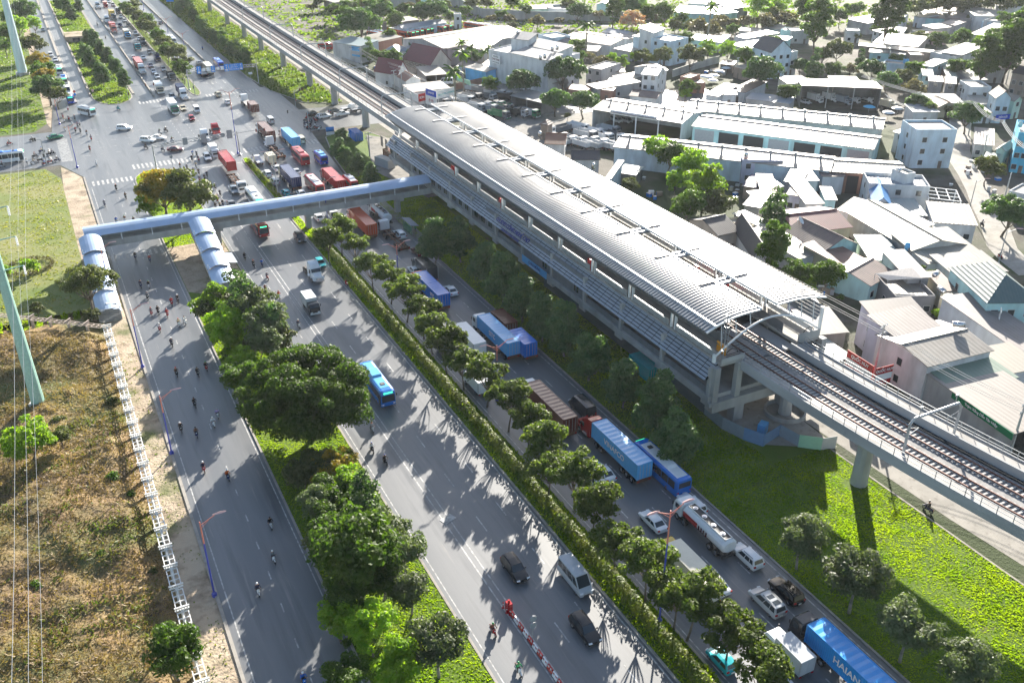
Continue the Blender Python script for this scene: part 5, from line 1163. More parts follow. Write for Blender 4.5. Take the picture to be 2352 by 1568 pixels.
    ro = mb.build('roof', roofm, o)
    if rot: ro.rotation_euler = (0, 0, pi/2)
    if kind in 'gh':
        mb = MB()
        if kind == 'g': mb.tube((-w-.02,D/2,h+rise+.03),(w+.02,D/2,h+rise+.03),.14,n=6)
        else: mb.tube((0,-.02,h+rise+.03),(0,D+.02,h+rise+.03),.14,n=6)
        mb.build('ridge_cap', roofm, o)
    for i in range(vents):
        x = -w+Wd*(i+.5)/vents; y = D/2-1.0 if kind == 'g' else D*.7; z = zt(x, y)+.1; mb = MB(); mb.lathe((x,y,z),[(.28,0),(.28,.7),(.5,.8),(.5,1.05),(.05,1.15)],10); mb.build('roof_vent', M_grey, o)
    return o
def tank(t, x, y, z, label, lying=False, m=None):
    p = at(t, x, y, z+.8); o = thing('water_tank', label, 'water tank', (p.x, p.y, z), random.uniform(0, 3), 'water tanks on the village roofs'); mm = m or M_chrome
    mb = MB()
    if lying: mb.tube((-.9,0,1.1),(.9,0,1.1),.5,n=14); mb.tube((-1.02,0,1.1),(-.9,0,1.1),.3,.5,14); mb.tube((.9,0,1.1),(1.02,0,1.1),.5,.3,14)
    else: mb.lathe((0,0,.35),[(.02,0),(.55,0),(.55,1.35),(.35,1.6),(.1,1.66)],14)
    mb.build('vessel', mm, o, True)
    mb = MB(); [mb.tube((a*.4,b_*.4,0),(a*.4,b_*.4,.7 if lying else .36),.04,n=4) for a in (1,-1) for b_ in (1,-1)]; mb.build('stand', M_steel, o)
    return o
SH = dict(name='shed', cat='shed')
# --- beside the viaduct street
house(12,880,745,1150,720,4.5,8,'s',1.2,'pale','beige','single storey shop with a pale sheet roof next to the station end')
house(12,850,622,1010,615,5,10,'s',1.0,'beige','lilac','beige roofed house with a blank lilac wall behind the station end',1,1)
house(12,1370,690,1740,655,7,8,'s',1.3,'beige','lilac','two storey lilac house with a pinkish beige roof and a raised parapet',3,2)
house(12,1520,800,1850,722,7.2,9,'s',1.2,'taupe','lilac','two storey house with a taupe sheet roof carrying a solar heater',3,1)
house(12,1690,960,2150,845,7,12,'g',1.0,'pale','white','wide white corner house with balconies under a pale quilted roof',5,3)
house(12,1900,1140,2320,1030,5,9,'s',.9,'green','grey','house with a pale green sheet roof beside the beige fuel shed',3,1)
house(12,2290,1420,2700,1290,4.5,18,'s',1.0,'beige','grey','large beige roofed fuel shed behind the long green banner',0,0,open_=True,**SH)
house(12,1060,925,1180,885,3.4,8,'s',.6,'mint','mint','low pale green lean-to in front of the lilac house',1,0,**SH)
house(12,2240,1010,2500,960,4.5,8,'s',.6,'cream','white','cream roofed house behind the pale green roof',2,1)
house('n',1690,1110,1790,1082,4,6,'s',.5,'bluegrey','lilac','small lilac annexe with two windows by the green hipped house',1,2)
house('n',2290,1540,2800,1450,4.5,20,'s',1.2,'taupe','white','large taupe roofed hall with white walls at the lane corner',0,0)
house('n',1860,893,2600,885,7,16,'p',3.4,'dgreen','teal','teal and white two storey house with a dark green hipped roof',4,3)
house('n',1240,812,1520,862,4,5,'f',.3,'cream','cream','cream flat roofed house with a water tank, beside the green hipped house',1,1)
house('n',1290,735,1500,725,4.2,8,'s',.7,'brown','cream','small house with a brown sheet roof behind the cream flat roof',1,0)
house('n',1430,532,2150,466,4.5,9,'s',.9,'white','white','long house with a brilliant white roof beside the lane',4,1)
house('n',800,562,1130,548,5,12,'s',1.0,'taupe','grey','house with a taupe roof behind the shaded terrace',2,1)
house('n',640,842,1170,835,3.6,9,'f',.7,'pale','dgrey','flat roofed house whose terrace is crowded with potted plants',3,1)
house('n',320,668,640,478,4,10,'g',1.9,'brown','teal','teal porch house with a brown tiled gable roof',3,0)
house('n',300,325,760,330,4,12,'s',1.0,'mint','cream','house with a pale mint sheet roof between brick red and taupe roofs',2,1)
house('n',1075,376,1890,286,4.5,14,'s',1.6,'cream','white','white walled hall with slot windows and a cream roof',0,0,**SH)
house('n',860,200,1600,112,5.2,26,'h',1.7,'cream','grey','long hall with a cream gabled roof across from the white walled hall',0,0,**SH)
house('m',1140,1385,1745,1432,4.5,12,'s',.9,'pale','white','pale roofed house with a rusty patch beside the lane',3,1)
house('m',240,1392,590,1566,5,12,'s',1.0,'teal','grey','house with a pale teal roof and a bare grey wall',2,2)
house('m',600,1290,1080,1300,3.8,10,'s',.7,'teal','white','long low house with a faded teal roof below the white terrace house',2,0)
# --- between the station and the sheds
house('o',1640,766,1955,662,4,12,'s',1.2,'rust','cream','house with a brick red sheet roof',2,1)
house('o',1350,552,1830,447,4.5,13,'h',2.4,'brown','teal','teal fronted house with a mossy brown tiled gable roof',3,1)
house('o',1020,642,1340,556,4,16,'s',1.1,'pale','white','long house with a pale roof and a white awning beside round trees',2,0)
house('o',820,372,990,322,4,16,'s',.9,'mint','grey','narrow house with a pale green roof behind a tall bushy tree',1,0)
house('o',1000,302,1740,217,4.5,14,'g',2.3,'maroon','cream','long maroon roofed house with an ochre gable and dish aerial',4,1)
house('o',1510,-14,1780,60,5.2,8,'s',1.2,'maroon','lilac','two storey lilac house with a maroon roof',2,2)
house('o',400,642,610,640,4.6,18,'h',3.4,'dark','white','charcoal roofed house with a round gable window beside the station',1,1)
house('o',-60,335,245,266,5,11,'g',2.6,'dark','beige','long charcoal tiled house hugging the station roof',2,0)
house('o',250,240,420,215,4,6,'f',.4,'cream','cream','small cream flat roofed annexe with a steel tank',1,1)
house('l',965,1152,1200,1196,4.5,8,'s',1.0,'mint','grey','tall narrow house with a pale grey green roof and a blank grey wall',0,1)
house('l',1200,1136,1520,1100,4,7,'s',.8,'white','grey','low house with a white roof behind the conical tree',2,0)
house('l',1195,966,1430,975,4.6,11,'s',.9,'rust','grey','house with a rusty roof carrying a red pipe frame',1,0)
house('l',955,900,1150,932,3.5,8,'s',.8,'navy','brown','shed covered by a dark blue tarpaulin',0,0,**SH)
house('l',960,578,1500,592,6,5,'f',.5,'rust','lilac','two storey lilac house with white shutters against the long shed',4,1)
house('l',1420,915,1515,905,3.6,9,'s',.6,'teal','grey','narrow house with a pale blue roof beside the rusty roof',0,0)
house('l',1510,838,1750,872,5,8,'s',.9,'teal','grey','house with a pale teal roof and a roof tank',1,0)
house('l',1540,1012,1770,1046,4.3,8,'s',.6,'brown','lilac','house with a brown roof over a white first floor wall',2,0)
house('l',1750,836,1990,832,5,7,'s',.8,'white','white','house with a white roof behind the joined brown roofs',1,0)
house('l',1800,1142,2060,1136,4,14,'s',1.3,'taupe','white','long house with a taupe roof and a white tiled front',1,1)
house('l',2020,777,2340,777,5,4,'s',.5,'brown','white','white walled house with a thin brown roof below the long shed',0,0)
house('l',2060,1086,2230,1092,4,8,'s',.7,'cream','teal','small house with a cream roof over teal walls',1,1)
house('m',290,902,1100,946,6,9,'f',.7,'bluegrey','white','white terrace house with a stair tower and blue shaded front',5,1)
house('m',600,700,775,770,8.2,3.2,'f',.5,'pale','white','white stair tower on the terrace house',1,1)
house('m',335,1150,600,1172,5,16,'h',1.8,'blue','white','gabled white house whose roof end is bright blue',2,1)
house('m',920,182,1462,180,10.4,10,'f',.6,'taupe','paleblue','tall pale blue and white house with four small windows',2,2)
house('m',610,182,800,232,6,12,'s',.9,'bluegrey','grey','grey house squeezed beside the tall pale blue house',1,1)
house('m',1680,342,1960,372,4,16,'s',.9,'taupe','grey','house with a wide taupe roof across the lane from the tall house',2,0)
house('m',1790,562,1990,592,3.5,7,'s',.6,'mint','grey','low house with a pale mint roof under the power lines',1,0)
house('m',1960,424,2110,452,5,8,'h',1.2,'white','mint','little gabled mint house under the power lines',1,1)
house('m',2280,222,2560,250,10.5,14,'f',.7,'teal','cyan','tall bright cyan house with balconies',3,3)
house('m',2150,982,2400,1042,5,8,'f',.4,'white','white','white flat roofed house below the cyan house',2,1)
# --- long sheds
house(1,1720,752,2350,852,6.2,17,'g',1.3,'beige','white','long showroom shed with open bays under a lettered white fascia',0,0,open_=True,vents=5,**SH)
house(2,60,868,1320,1032,6,15,'g',1.3,'beige','teal','longest beige shed with teal walls and dark openings',0,0,bays=7,**SH)
house(2,0,752,1380,893,6,14,'g',1.3,'beige','grey','long beige shed with a row of vents behind the teal walled shed',0,0,vents=9,**SH)
house(1,1870,1012,2352+1020,1182,5.8,14,'g',1.3,'beige','paleblue','long beige shed with vents just behind the trees',0,0,vents=9,**SH)
house(2,1020,1183,1548,1216,5.6,13,'g',1.1,'cream','brick','stained end bay of the long shed beside the terrace house',0,0,bays=5,**SH)
house('k',1640,1090,1900,1130,3.2,6,'s',.6,'mint','dgrey','low lean-to with a patched roof behind the long shed',0,0,**SH)
house('k',1040,925,1430,925,4.5,8,'g',2.0,'dark','white','charcoal roofed house pressed against the station',0,0)
house('k',1480,1170,1570,1180,5.4,14,'s',.8,'dark','paleblue','pale blue gabled house with a dark roof and a steel tank',0,0)
house('k',680,712,965,722,4.2,11,'g',2.2,'terracotta','white','white house with a red edged tiled roof by the tipper yard',1,1)
house('k',610,452,730,470,4.8,4,'p',1.2,'brown','brown','little brown gatehouse of the tipper yard',1,1,name='gatehouse')
house('h',220,1272,650,1368,4.2,9,'s',.7,'grey','dgrey','grey open shed in the truck yard',0,0,open_=True,**SH)
house('h',700,1112,1010,1108,4,6,'s',.4,'pale','grey','thin roofed canopy beside the white town house',0,0,open_=True,**SH)
house('i',1740,1168,2826,1212,6.6,15,'r',.9,'white','dgrey','dark open garage under a thin white roof with trucks inside',0,0,open_=True,**SH)
house('i',1560,1112,1880,1095,5,8,'s',.7,'white','white','white roofed house behind the dark open garage',1,0)
house('i',2160,1112,2552,1120,5.4,9,'s',.7,'white','beige','pair of white roofs behind the open garage',1,0)
# --- around the white town house and the churchlike roofs
tw = house(1,1015,350,1450,424,11.2,17,'f',.4,'bluegrey','white','big white town house with a blank blue white wall and stepped grey roofs',0,2)
house(1,1165,365,1425,420,12.4,8,'s',1.2,'grey','white','front grey roof block on the white town house',0,0,name='roof_block')
house(1,1260,310,1500,360,13.4,8,'s',1.4,'grey','white','rear grey roof block on the white town house',0,1,name='roof_block')
house(1,1160,265,1290,280,15.5,7,'s',1.6,'grey','white','tower room with a slanted slate roof on the white town house',0,1,name='roof_block')
house('h',1965,988,2190,1006,9.2,14,'g',1.6,'bluegrey','white','narrow three storey white house with a blue grey roof',2,2)
house('h',2200,960,2330,930,7.2,12,'g',1.4,'white','white','rear wing with a white roof behind the narrow white house',1,1)
house('h',1240,908,1440,938,6,14,'f',.4,'white','grey','grey two storey house with a flat white roof',2,1)
house('h',1590,960,1760,960,3.6,8,'s',.6,'brown','grey','low house with a brown roof beside the grey two storey house',1,0)
house('h',1580,1012,1732,1066,4.4,16,'s',.8,'white','grey','house with a white roof before the narrow white house',1,1)
house('h',1235,1122,1390,1186,4.2,18,'s',.8,'white','grey','long house with a brilliant white roof above the truck yard trees',1,1)
house('h',1410,1192,1602,1207,4,16,'s',.8,'brown','brick','brick walled house with a brown sheet roof',1,1)
house('h',1800,1272,2180,1312,3.6,9,'g',1.1,'brown','white','low house with two brown tiled roofs behind the showroom',2,0)
house('h',960,1180,1240,1215,3.4,6,'s',.5,'rust','brick','low brick shed between the two yard trees',1,0,**SH)
house('g',1520,872,1805,815,4.4,17,'h',5.5,'maroon','beige','large maroon steep gabled hall with two bright red skylights',1,0)
house('g',1090,1004,1240,962,5,12,'h',4.6,'maroon','white','maroon steep gabled house beside the viaduct',1,1)
house('g',1185,1085,1405,1062,5,9,'h',1.8,'rust','white','small white gabled house with a red brown roof',1,1)
house('g',1450,1010,1750,986,4,14,'s',.6,'pale','dgrey','open shed with a pale flat roof beside the camper van',0,0,open_=True,**SH)
house('g',1965,893,2255,958,5,6,'s',.5,'white','blue','bright blue walled shed next to the white town house',0,0,**SH)
house('g',1270,1228,1790,1168,4.6,9,'s',.7,'taupe','white','long shop with a taupe roof behind the red and blue billboards',3,0)
house('g',200,562,590,617,7,12,'s',.6,'teal','white','white fronted showroom plastered with car pictures, beside the viaduct',0,1)
house('g',560,492,818,562,5,13,'s',.8,'pale','brick','brick walled house with a pale grey roof',1,1)
house('g',880,682,1100,692,3.6,10,'p',1.8,'bluegrey','white','house with a blue grey hipped roof',2,1)
house('g',1090,682,1230,690,3.6,9,'p',1.4,'bluegrey','white','smaller house with a blue grey hipped roof beside the garden trees',1,1)
house('g',1875,858,2030,890,3.6,8,'g',1.2,'dark','white','low house with a dark ridged roof behind the bright blue shed',1,0)
house('g',2130,890,2290,900,3.6,8,'h',1.2,'white','white','white gabled porch house behind the bright blue shed',1,0)
house('g',1150,388,1740,303,4,8,'g',1.2,'bluegrey','paleblue','long pale blue bus depot office',5,0)
house('g',790,322,950,297,4.5,8,'s',.5,'pale','dgrey','dark shed with a pale roof beside the great round tree',0,0,**SH)
house('g',1130,297,1380,262,4.2,9,'s',.5,'white','dgrey','dark shed with a white roof behind the depot office',0,0,**SH)
house('g',1838,202,1930,200,6.5,5,'f',.4,'white','white','small white blockhouse at the bend of the far road',1,1)
house(1,415,268,700,336,6.4,48,'h',2.0,'pale','grey','huge grey warehouse with a double pitched pale roof, wing by the depot',0,0,name='warehouse',cat='warehouse')
house(1,722,338,985,352,6.4,46,'h',2.0,'pale','grey','huge grey warehouse with a double pitched pale roof, wing by the white town house',0,0,name='warehouse',cat='warehouse')
house(0,2300,20,2750,-40,5,10,'s',.8,'white','dgrey','red striped long shed at the top of the scene beyond the viaduct',0,0,**SH)
# --- upper village
house('h',900,505,1560,606,4.6,20,'g',1.4,'brown','white','long low hall with a pinkish brown roof',0,0,**SH)
house('h',1410,492,1640,548,5,12,'s',.6,'grey','grey','grey house with a dish aerial on its roof',1,1)
house('h',1440,426,1735,478,5,9,'g',1.2,'bluegrey','grey','grey gabled house behind the dish aerial',2,1)
house('h',1845,476,2060,520,9,11,'s',.8,'white','paleblue','tall pale blue house with a white roof and dish aerial',1,1)
house('h',2100,522,2360,566,9.4,12,'f',.5,'grey','paleblue','tall pale blue house with a roof terrace',2,1)
house('h',2140,440,2290,380,12,7,'s',1.6,'dark','white','dark slanted roof room on the tall pale blue house',0,1,name='roof_block')
house('h',1600,646,1850,692,4,14,'s',.6,'white','grey','flat grey shed with a white roof beside yellow shrubs',1,0,**SH)
house('h',1030,662,1390,682,3.6,8,'s',.6,'pale','beige','low beige house with a pale roof beside bright shrubs',2,0)
house('h',600,470,780,520,5.5,10,'f',.5,'white','paleblue','pale blue flat roofed house behind the slanted slate roof',1,1)
house('h',770,560,1000,570,4,8,'g',1.2,'taupe','white','low gabled house with a taupe roof behind the town house',1,1)
house('h',500,122,810,117,4,8,'s',.8,'pink' if 0 else 'rust','mint','pale green house with a pink sheet roof behind the compound wall',3,0)
house('h',1365,62,1550,72,5.4,10,'h',1.2,'white','teal','teal walled hall at the very top of the village',1,0)
house('h',1490,150,1600,160,4,7,'s',.5,'pale','white','tiny white house behind the compound wall',1,0)
house('i',40,162,602,192,5.6,17,'s',.7,'white','teal','huge white roofed hall, larger half with teal walls',0,0,**SH)
house('i',602,192,912,162,5.8,16,'s',.8,'white','teal','huge white roofed hall, smaller half with a steel vent',0,0,**SH)
house('i',230,40,520,62,5,12,'g',1.2,'white','white','white house behind the huge white roofed hall',3,0)
house('i',540,42,960,40,6,12,'s',.7,'white','grey','grey walled house with a white roof beyond the huge hall',2,0)
house('i',830,118,1052,90,6.5,9,'s',.7,'pale','dgrey','tall dark grey blank walled house beside the tall trees',0,0)
house('i',255,522,585,556,4.2,9,'s',.8,'beige','teal','teal walled house with a beige roof',2,0)
house('i',590,556,690,565,4.2,14,'s',.8,'taupe','white','house with a taupe roof next to the teal walled house',1,1)
house('i',840,477,1002,516,4.2,20,'s',.8,'pale','white','long house with a pale roof in the upper village',1,0)
house('i',800,582,1010,650,4,15,'s',.8,'grey','grey','broad house with a grey roof among garden trees',1,0)
house('i',900,402,1240,440,4,9,'g',.9,'pale','white','house with a patchy pale roof below dry scrub',2,0)
house('i',1330,392,1580,380,4.2,8,'s',.6,'white','grey','house with a white roof by the dry scrub',1,0)
house('i',1470,407,1632,422,5,8,'f',.4,'pale','teal','teal box house of the upper village',2,0)
house('i',1625,427,1862,425,5.2,9,'f',.4,'taupe','grey','grey box house next to the teal box house',2,1)
house('i',1180,492,1560,535,3.8,6,'s',.5,'white','teal','low house with a dazzling white roof behind a dark tree',1,0)
house('i',1345,705,1640,680,10,13,'h',4.2,'dark','paleblue','tall pale blue house with a steep dark slate roof and balconies',3,2)
house('i',1440,740,1700,690,8.6,3,'f',.4,'pale','white','white balcony bay of the slate roofed house',2,1,name='balcony_block')
house('i',835,878,966,926,4.2,18,'s',.9,'pale','brown','house with a pale grey roof beside the spreading tree',1,1)
house('i',655,848,845,868,3.4,6,'s',.6,'brown','brown','small brown pavilion by the stone yard',0,0,open_=True)
house('i',455,1252,645,1282,4,16,'s',1.0,'taupe','white','long low house with a taupe roof running towards the stone yard',1,0)
house('i',790,1195,1000,1232,4,16,'s',1.0,'brown','white','long low house with a brown roof and a white side wall',1,0)
house('i',690,1258,900,1258,4,5,'s',.5,'pale','white','small white house with a pale roof in front of the brown roof',1,1)
house('i',1000,1312,1600,1382,3.6,8,'s',.5,'bluegrey','grey','row of flat blue grey roofs against the long shed',0,0)
house('i',135,1028,270,1048,5,8,'f',.3,'terracotta','brick','brick cube house with a terracotta flat roof',1,1)
house('i',300,1110,470,1110,3.6,6,'f',.3,'pale','brick','lower brick house beside the stone yard',1,0)
house('j',0,252,272,312,5.4,14,'s',.9,'pale','grey','grey walled barn of the upper village',1,0)
house('j',330,402,480,442,6,10,'s',.6,'pale','white','white two storey house with a pale roof and dark doorway',2,2)
house('j',0,418,176,424,5,7,'f',.4,'white','white','white box house with a dark porch',2,1)
house('j',560,430,740,445,4.4,12,'s',.7,'pale','grey','house with a pale roof behind the white two storey house',1,1)
house('j',340,567,942,626,5,22,'s',.9,'white','grey','very large flat hall with a dazzling white roof',0,0,**SH)
house('j',150,602,780,672,4.6,4,'s',.4,'white','brown','long narrow brown walled row, first half',0,0)
house('j',782,668,1142,702,4.6,4,'s',.4,'white','brown','long narrow brown walled row, second half',0,0)
house('j',1110,702,1440,772,5,9,'f',.4,'white','white','white flat block beside the wide grey roof',1,1)
house('j',1240,692,1532,736,6,22,'s',1.0,'grey','grey','large house with a wide grey roof',1,0)
house('j',960,862,1140,892,6,12,'s',.8,'beige','paleblue','pale blue house with two arched side windows',1,3)
house('j',290,692,850,732,3.6,5,'s',.4,'pale','teal','low teal row with blue water drums',2,0)
house('j',840,742,1022,748,4.6,8,'f',.4,'white','brown','small brown walled house with a white roof edge',1,1)
house('j',480,850,800,880,5,7,'f',.5,'pale','paleblue','pale blue flat house with two blue roof tanks',2,1)
house('j',1625,452,1940,490,7,30,'s',1.0,'white','grey','big grey walled warehouse with a white roof among tall trees',1,0,name='warehouse',cat='warehouse')
for r_ in ((620,252,742,262,5,14,'f','pale','white','white cube house of the far village with a round window'),(880,218,980,236,5,14,'s','white','white','far house with a white kinked roof'),(1030,240,1310,252,4.5,14,'s','pale','teal','far house with a broad pale roof'),(1330,242,1680,270,4.5,16,'s','taupe','grey','far house with a wide taupe roof'),
   (1440,106,1870,182,7,9,'s','white','grey','far long grey house under a white rooftop parapet'),(1690,212,2060,222,7,10,'s','white','white','far white house next to the glassed stair'),(1980,92,2352,112,8,9,'f','white','white','far white three bay house at the village edge'),(2080,312,2280,255,6,9,'f','white','white','white terrace house beside the tall dark trees'),
   (990,335,1150,385,4.5,9,'s','pale','grey','far house with a thin striped roof'),(1230,310,1440,340,4.5,10,'s','taupe','grey','far house with a dull taupe roof and parapet'),(1790,300,1930,330,5,8,'f','teal','paleblue','far pale blue round fronted house'),(980,160,1340,175,4.5,12,'s','pale','grey','far shed behind the kinked white roof'),
   (1250,145,1600,160,5,9,'s','white','grey','far low row with a white roof edge'),(360,250,620,275,5,8,'f','pale','white','far white terrace behind the grey barn'),(860,420,1000,470,4,8,'f','taupe','grey','far little house with a roof balcony'),(1080,440,1190,470,4.5,6,'f','pale','pink','far pink house with a dark arch'),(1460,300,1600,300,4.5,9,'s','brown','grey','far house with a dark brown roof')):
    house('j',*r_[:6],r_[6],.6,*r_[7:],1,1)
house('j',1085,1078,1290,1092,6,7,'s',.6,'white','dgrey','dark grey house with a white roof slab',1,1)
house('j',1300,1106,1460,1118,6,8,'s',.8,'beige','dgrey','dark grey house with a pinkish roof',1,1)
house('j',1475,1140,1590,1152,6,7,'f',.4,'pale','dgrey','dark grey house with an unfinished flat roof',1,1)
house('j',1640,1168,1920,1172,7,10,'f',.4,'white','white','white flat roofed house with a tall door',2,1)
house('j',1095,1362,1560,1372,3.6,10,'s',.7,'bluegrey','white','wide low house with a blue grey roof',0,1)
house('j',1210,1432,1480,1424,3.6,9,'h',1.8,'terracotta','cream','cream house with a terracotta tiled roof',1,1)
house('j',1975,1312,2200,1320,8,8,'h',2.4,'brown','paleblue','narrow pale blue villa with arched windows and a brown roof',2,1)
house('j',1700,1384,1930,1392,4,10,'s',.7,'white','white','low house with a white roof beside the pale blue villa',1,0)
house('j',1640,1500,1940,1500,3.6,10,'s',.6,'cream','white','low shop with a cream roof below the pale blue villa',2,0)
house('j',2180,962,2400,1000,8,10,'g',2.2,'dark','brown','dark roofed house with deep balconies at the village edge',2,2)
house('j',1330,1028,1480,1036,4.2,18,'s',1.0,'mint','brick','house with a long pale mint roof and a brick side',1,0)
house('j',1650,1066,1880,1062,4,16,'s',1.0,'grey','grey','house with a broad grey roof under the village trees',1,0)
house('j',1870,932,2130,935,5,8,'s',.6,'white','grey','house with a thin white roof behind the broad grey roof',1,0)
house('j',1000,1004,1160,1012,6,6,'s',1.2,'white','teal','wedge shaped teal house with a white roof',1,1)
house('j',880,1490,1240,1490,4,8,'s',.6,'bluegrey','white','low house with a pale bluish roof by the tangle of cables',1,0)
house('j',2230,1350,2352,1330,6,10,'h',1.5,'pale','mint','mint gabled house beside the pale blue villa',1,1)
# roof tanks
for a in ((1,1372,405,12.6,'steel tank at the street end of the white town house, outer'),(1,1402,395,12.6,'steel tank at the street end of the white town house, inner'),(1,1453,345,13.6,'steel tank on the rear roof of the white town house, outer'),(1,1487,335,13.6,'steel tank on the rear roof of the white town house, inner'),('k',1335,1020,5.6,'tall steel tank on the dark roof pressed to the station'),('k',622,600,5.4,'steel tank on the red edged roof by the tipper yard'),('l',1010,515,6.2,'steel tank on the lilac house by the long shed'),
   ('o',268,150,4.4,'steel tank on the cream annexe'),('j',765,830,5.2,'blue water drum, first of two on the pale blue flat house',False,WC['blue']),('j',798,825,5.2,'blue water drum, second of two on the pale blue flat house',False,WC['blue']),('n',800,160,4.3,'blue water drum on the long cream hall',False,WC['blue']),('m',700,705,8.4,'steel tank lying on the stair tower',True),('n',1250,730,4.2,'steel tank lying beside the cream flat roof',True),('n',1480,1195,7.9,'steel tank of the solar heater on the taupe roof',True),('n',1180,520,5,'steel tank of the heater on the white roofed row',True),('h',330,440,16,'steel tank lying on the slanted slate roof',True),('m',2300,100,10.6,'slim tank on the cyan house',False,WC['teal']),('i',630,110,6.2,'steel vent drum on the huge white hall')): tank(*a)
# ---------------------------------------------------------------- trees, shrubs, hedges
M_bark = mat('bark', (.16,.13,.10), .9, var=.4, scale=3); M_barkp = mat('pale bark', (.30,.27,.22), .9, var=.3, scale=3)
LM = dict(dark=leafmat('leaf dark', (.06,.125,.045), (.105,.175,.055), .4), mid=leafmat('leaf mid', (.05,.105,.016), (.095,.155,.022), .52), olive=leafmat('leaf olive', (.075,.10,.03), (.12,.13,.045), .4),
     lime=leafmat('leaf lime', (.14,.26,.02), (.24,.33,.03), .58), loose=leafmat('leaf loose', (.06,.10,.02), (.13,.165,.03), .5), yellow=leafmat('blossom yellow', (.09,.11,.02), (.42,.27,.02), .4, .7), dry=leafmat('leaf dry', (.16,.13,.07), (.11,.10,.05), .35), grey=leafmat('leaf grey green', (.085,.12,.055), (.13,.16,.08), .4), bloom=leafmat('blossom pink', (.5,.2,.12), (.5,.42,.36), .3))
def crownmesh(rg, clumps, per, leaf, m, parent, inner=.35, long=1.4):
    Ps, Ns = [], []
    for c, r in clumps:
        r3 = np.array(r if isinstance(r, (tuple, list)) else (r, r, r*.8)); n = int(per*1.7*(r3.mean()**2))+8
        d = unit(rg.normal(size=(n, 3))); k = inner+(1-inner)*rg.random(n)**.45
        d[:, 2] = np.where(d[:, 2] < -.35, -d[:, 2]*.6, d[:, 2])
        Ps.append(np.array(c)+d*r3*k[:, None]); Ns.append(unit(d*.75+rg.normal(size=(n, 3))*.55+np.array([0,0,.35])))
    P = np.concatenate(Ps); N = np.concatenate(Ns)
    return npmesh('crown', leafquads(P, N, leaf, rg, long), len(P), m, parent)
def trunkmesh(base_r, h, targets, parent, m, bend=.3, rg=None):
    mb = MB(); fork = Vector((rg.normal()*bend, rg.normal()*bend, h)); mid = fork*.5+Vector((rg.normal()*bend*.5, rg.normal()*bend*.5, 0))
    mb.tube((0,0,-.2), mid, base_r*1.15, base_r*.9, 7); mb.tube(mid, fork, base_r*.9, base_r*.72, 7)
    for tt in targets:
        tt = Vector(tt); k = fork.lerp(tt, .5)+Vector((0,0,-.08*(tt-fork).length)); mb.tube(fork, k, base_r*.5, base_r*.33, 5); mb.tube(k, tt, base_r*.33, base_r*.1, 5)
    mb.build('trunk', m, parent, True)
def blob(rg, n, R, zc, rz, cr, shape='dome'):
    out = []
    while len(out) < n:
        d = rg.normal(size=3); d /= np.linalg.norm(d); k = rg.random()**.4*.86
        p = np.array([d[0]*R*k, d[1]*R*k, zc+d[2]*rz*k])
        if shape == 'dome' and p[2] < zc-rz*.35 or shape == 'full' and p[2] < zc-rz*.62: continue
        if shape == 'cone':
            f = (p[2]-(zc-rz))/(2*rz); lim = R*(1.02-.85*f)
            if hypot(p[0], p[1]) > lim: continue
        out.append((tuple(p), cr*rg.uniform(.7, 1.25)))
    return out
# kind: crown radius, height of crown centre, half height, clumps, clump radius, leaves, leaf size, material, trunk radius, bark, shape, targets
TK = dict(
 rain=(10.6,7.4,6.2,190,1.6,150,.15,'mid',.5,M_bark,'full',14), oval=(3.5,4.8,3.9,70,1.0,150,.135,'dark',.16,M_barkp,'cone',6), loose=(3.3,5.8,2.2,46,.8,110,.155,'loose',.13,M_bark,'dome',12),
 round=(3.0,4.6,2.5,44,.9,130,.13,'mid',.16,M_barkp,'ball',7), broad=(4.6,5.0,3.3,64,1.15,75,.19,'dark',.25,M_bark,'dome',8), lime=(3.4,4.8,3.0,40,.9,90,.16,'lime',.16,M_bark,'ball',7),
 olive=(3.6,4.2,2.6,46,.95,80,.17,'olive',.16,M_bark,'dome',8), flat=(5.4,8.2,2.2,56,1.0,90,.15,'olive',.26,M_bark,'dome',12), flower=(4.6,5.6,3.0,56,1.05,90,.15,'yellow',.22,M_bark,'dome',9),
 cone=(2.6,4.6,4.1,44,.8,80,.16,'dark',.16,M_bark,'cone',5), tall=(3.6,8.5,5.6,70,1.15,75,.19,'mid',.25,M_bark,'ball',8), grey=(2.7,4.5,2.1,42,.8,150,.115,'grey',.14,M_barkp,'ball',7), dry=(3.0,2.6,1.7,26,.9,34,.22,'dry',.12,M_bark,'dome',6), bloom=(3.0,4.2,2.0,26,.9,40,.2,'bloom',.15,M_bark,'dome',6))
TN = dict(dry='shrub')
def make_tree(k, v):
    R, zc, rz, n, cr, per, leaf, lm, tr, bk, sh, nt_ = TK[k]; rg = np.random.default_rng(100*v+sum(map(ord, k)))
    t = thing(TN.get(k, 'tree'), 'prototype', 'tree'); cl = blob(rg, n, R, zc, rz, cr, sh)
    crownmesh(rg, cl, per, leaf, LM[lm], t, .25 if k in ('loose','flat') else .4)
    idx = rg.choice(len(cl), nt_, False); trunkmesh(tr, max(.8, (zc-rz)*(1.0 if k not in ('loose','flat') else .75)), [np.array(cl[i][0])*np.array([.85,.85,.97]) for i in idx], t, bk, .15 if k in ('oval','grey') else .3, rg)
    return t
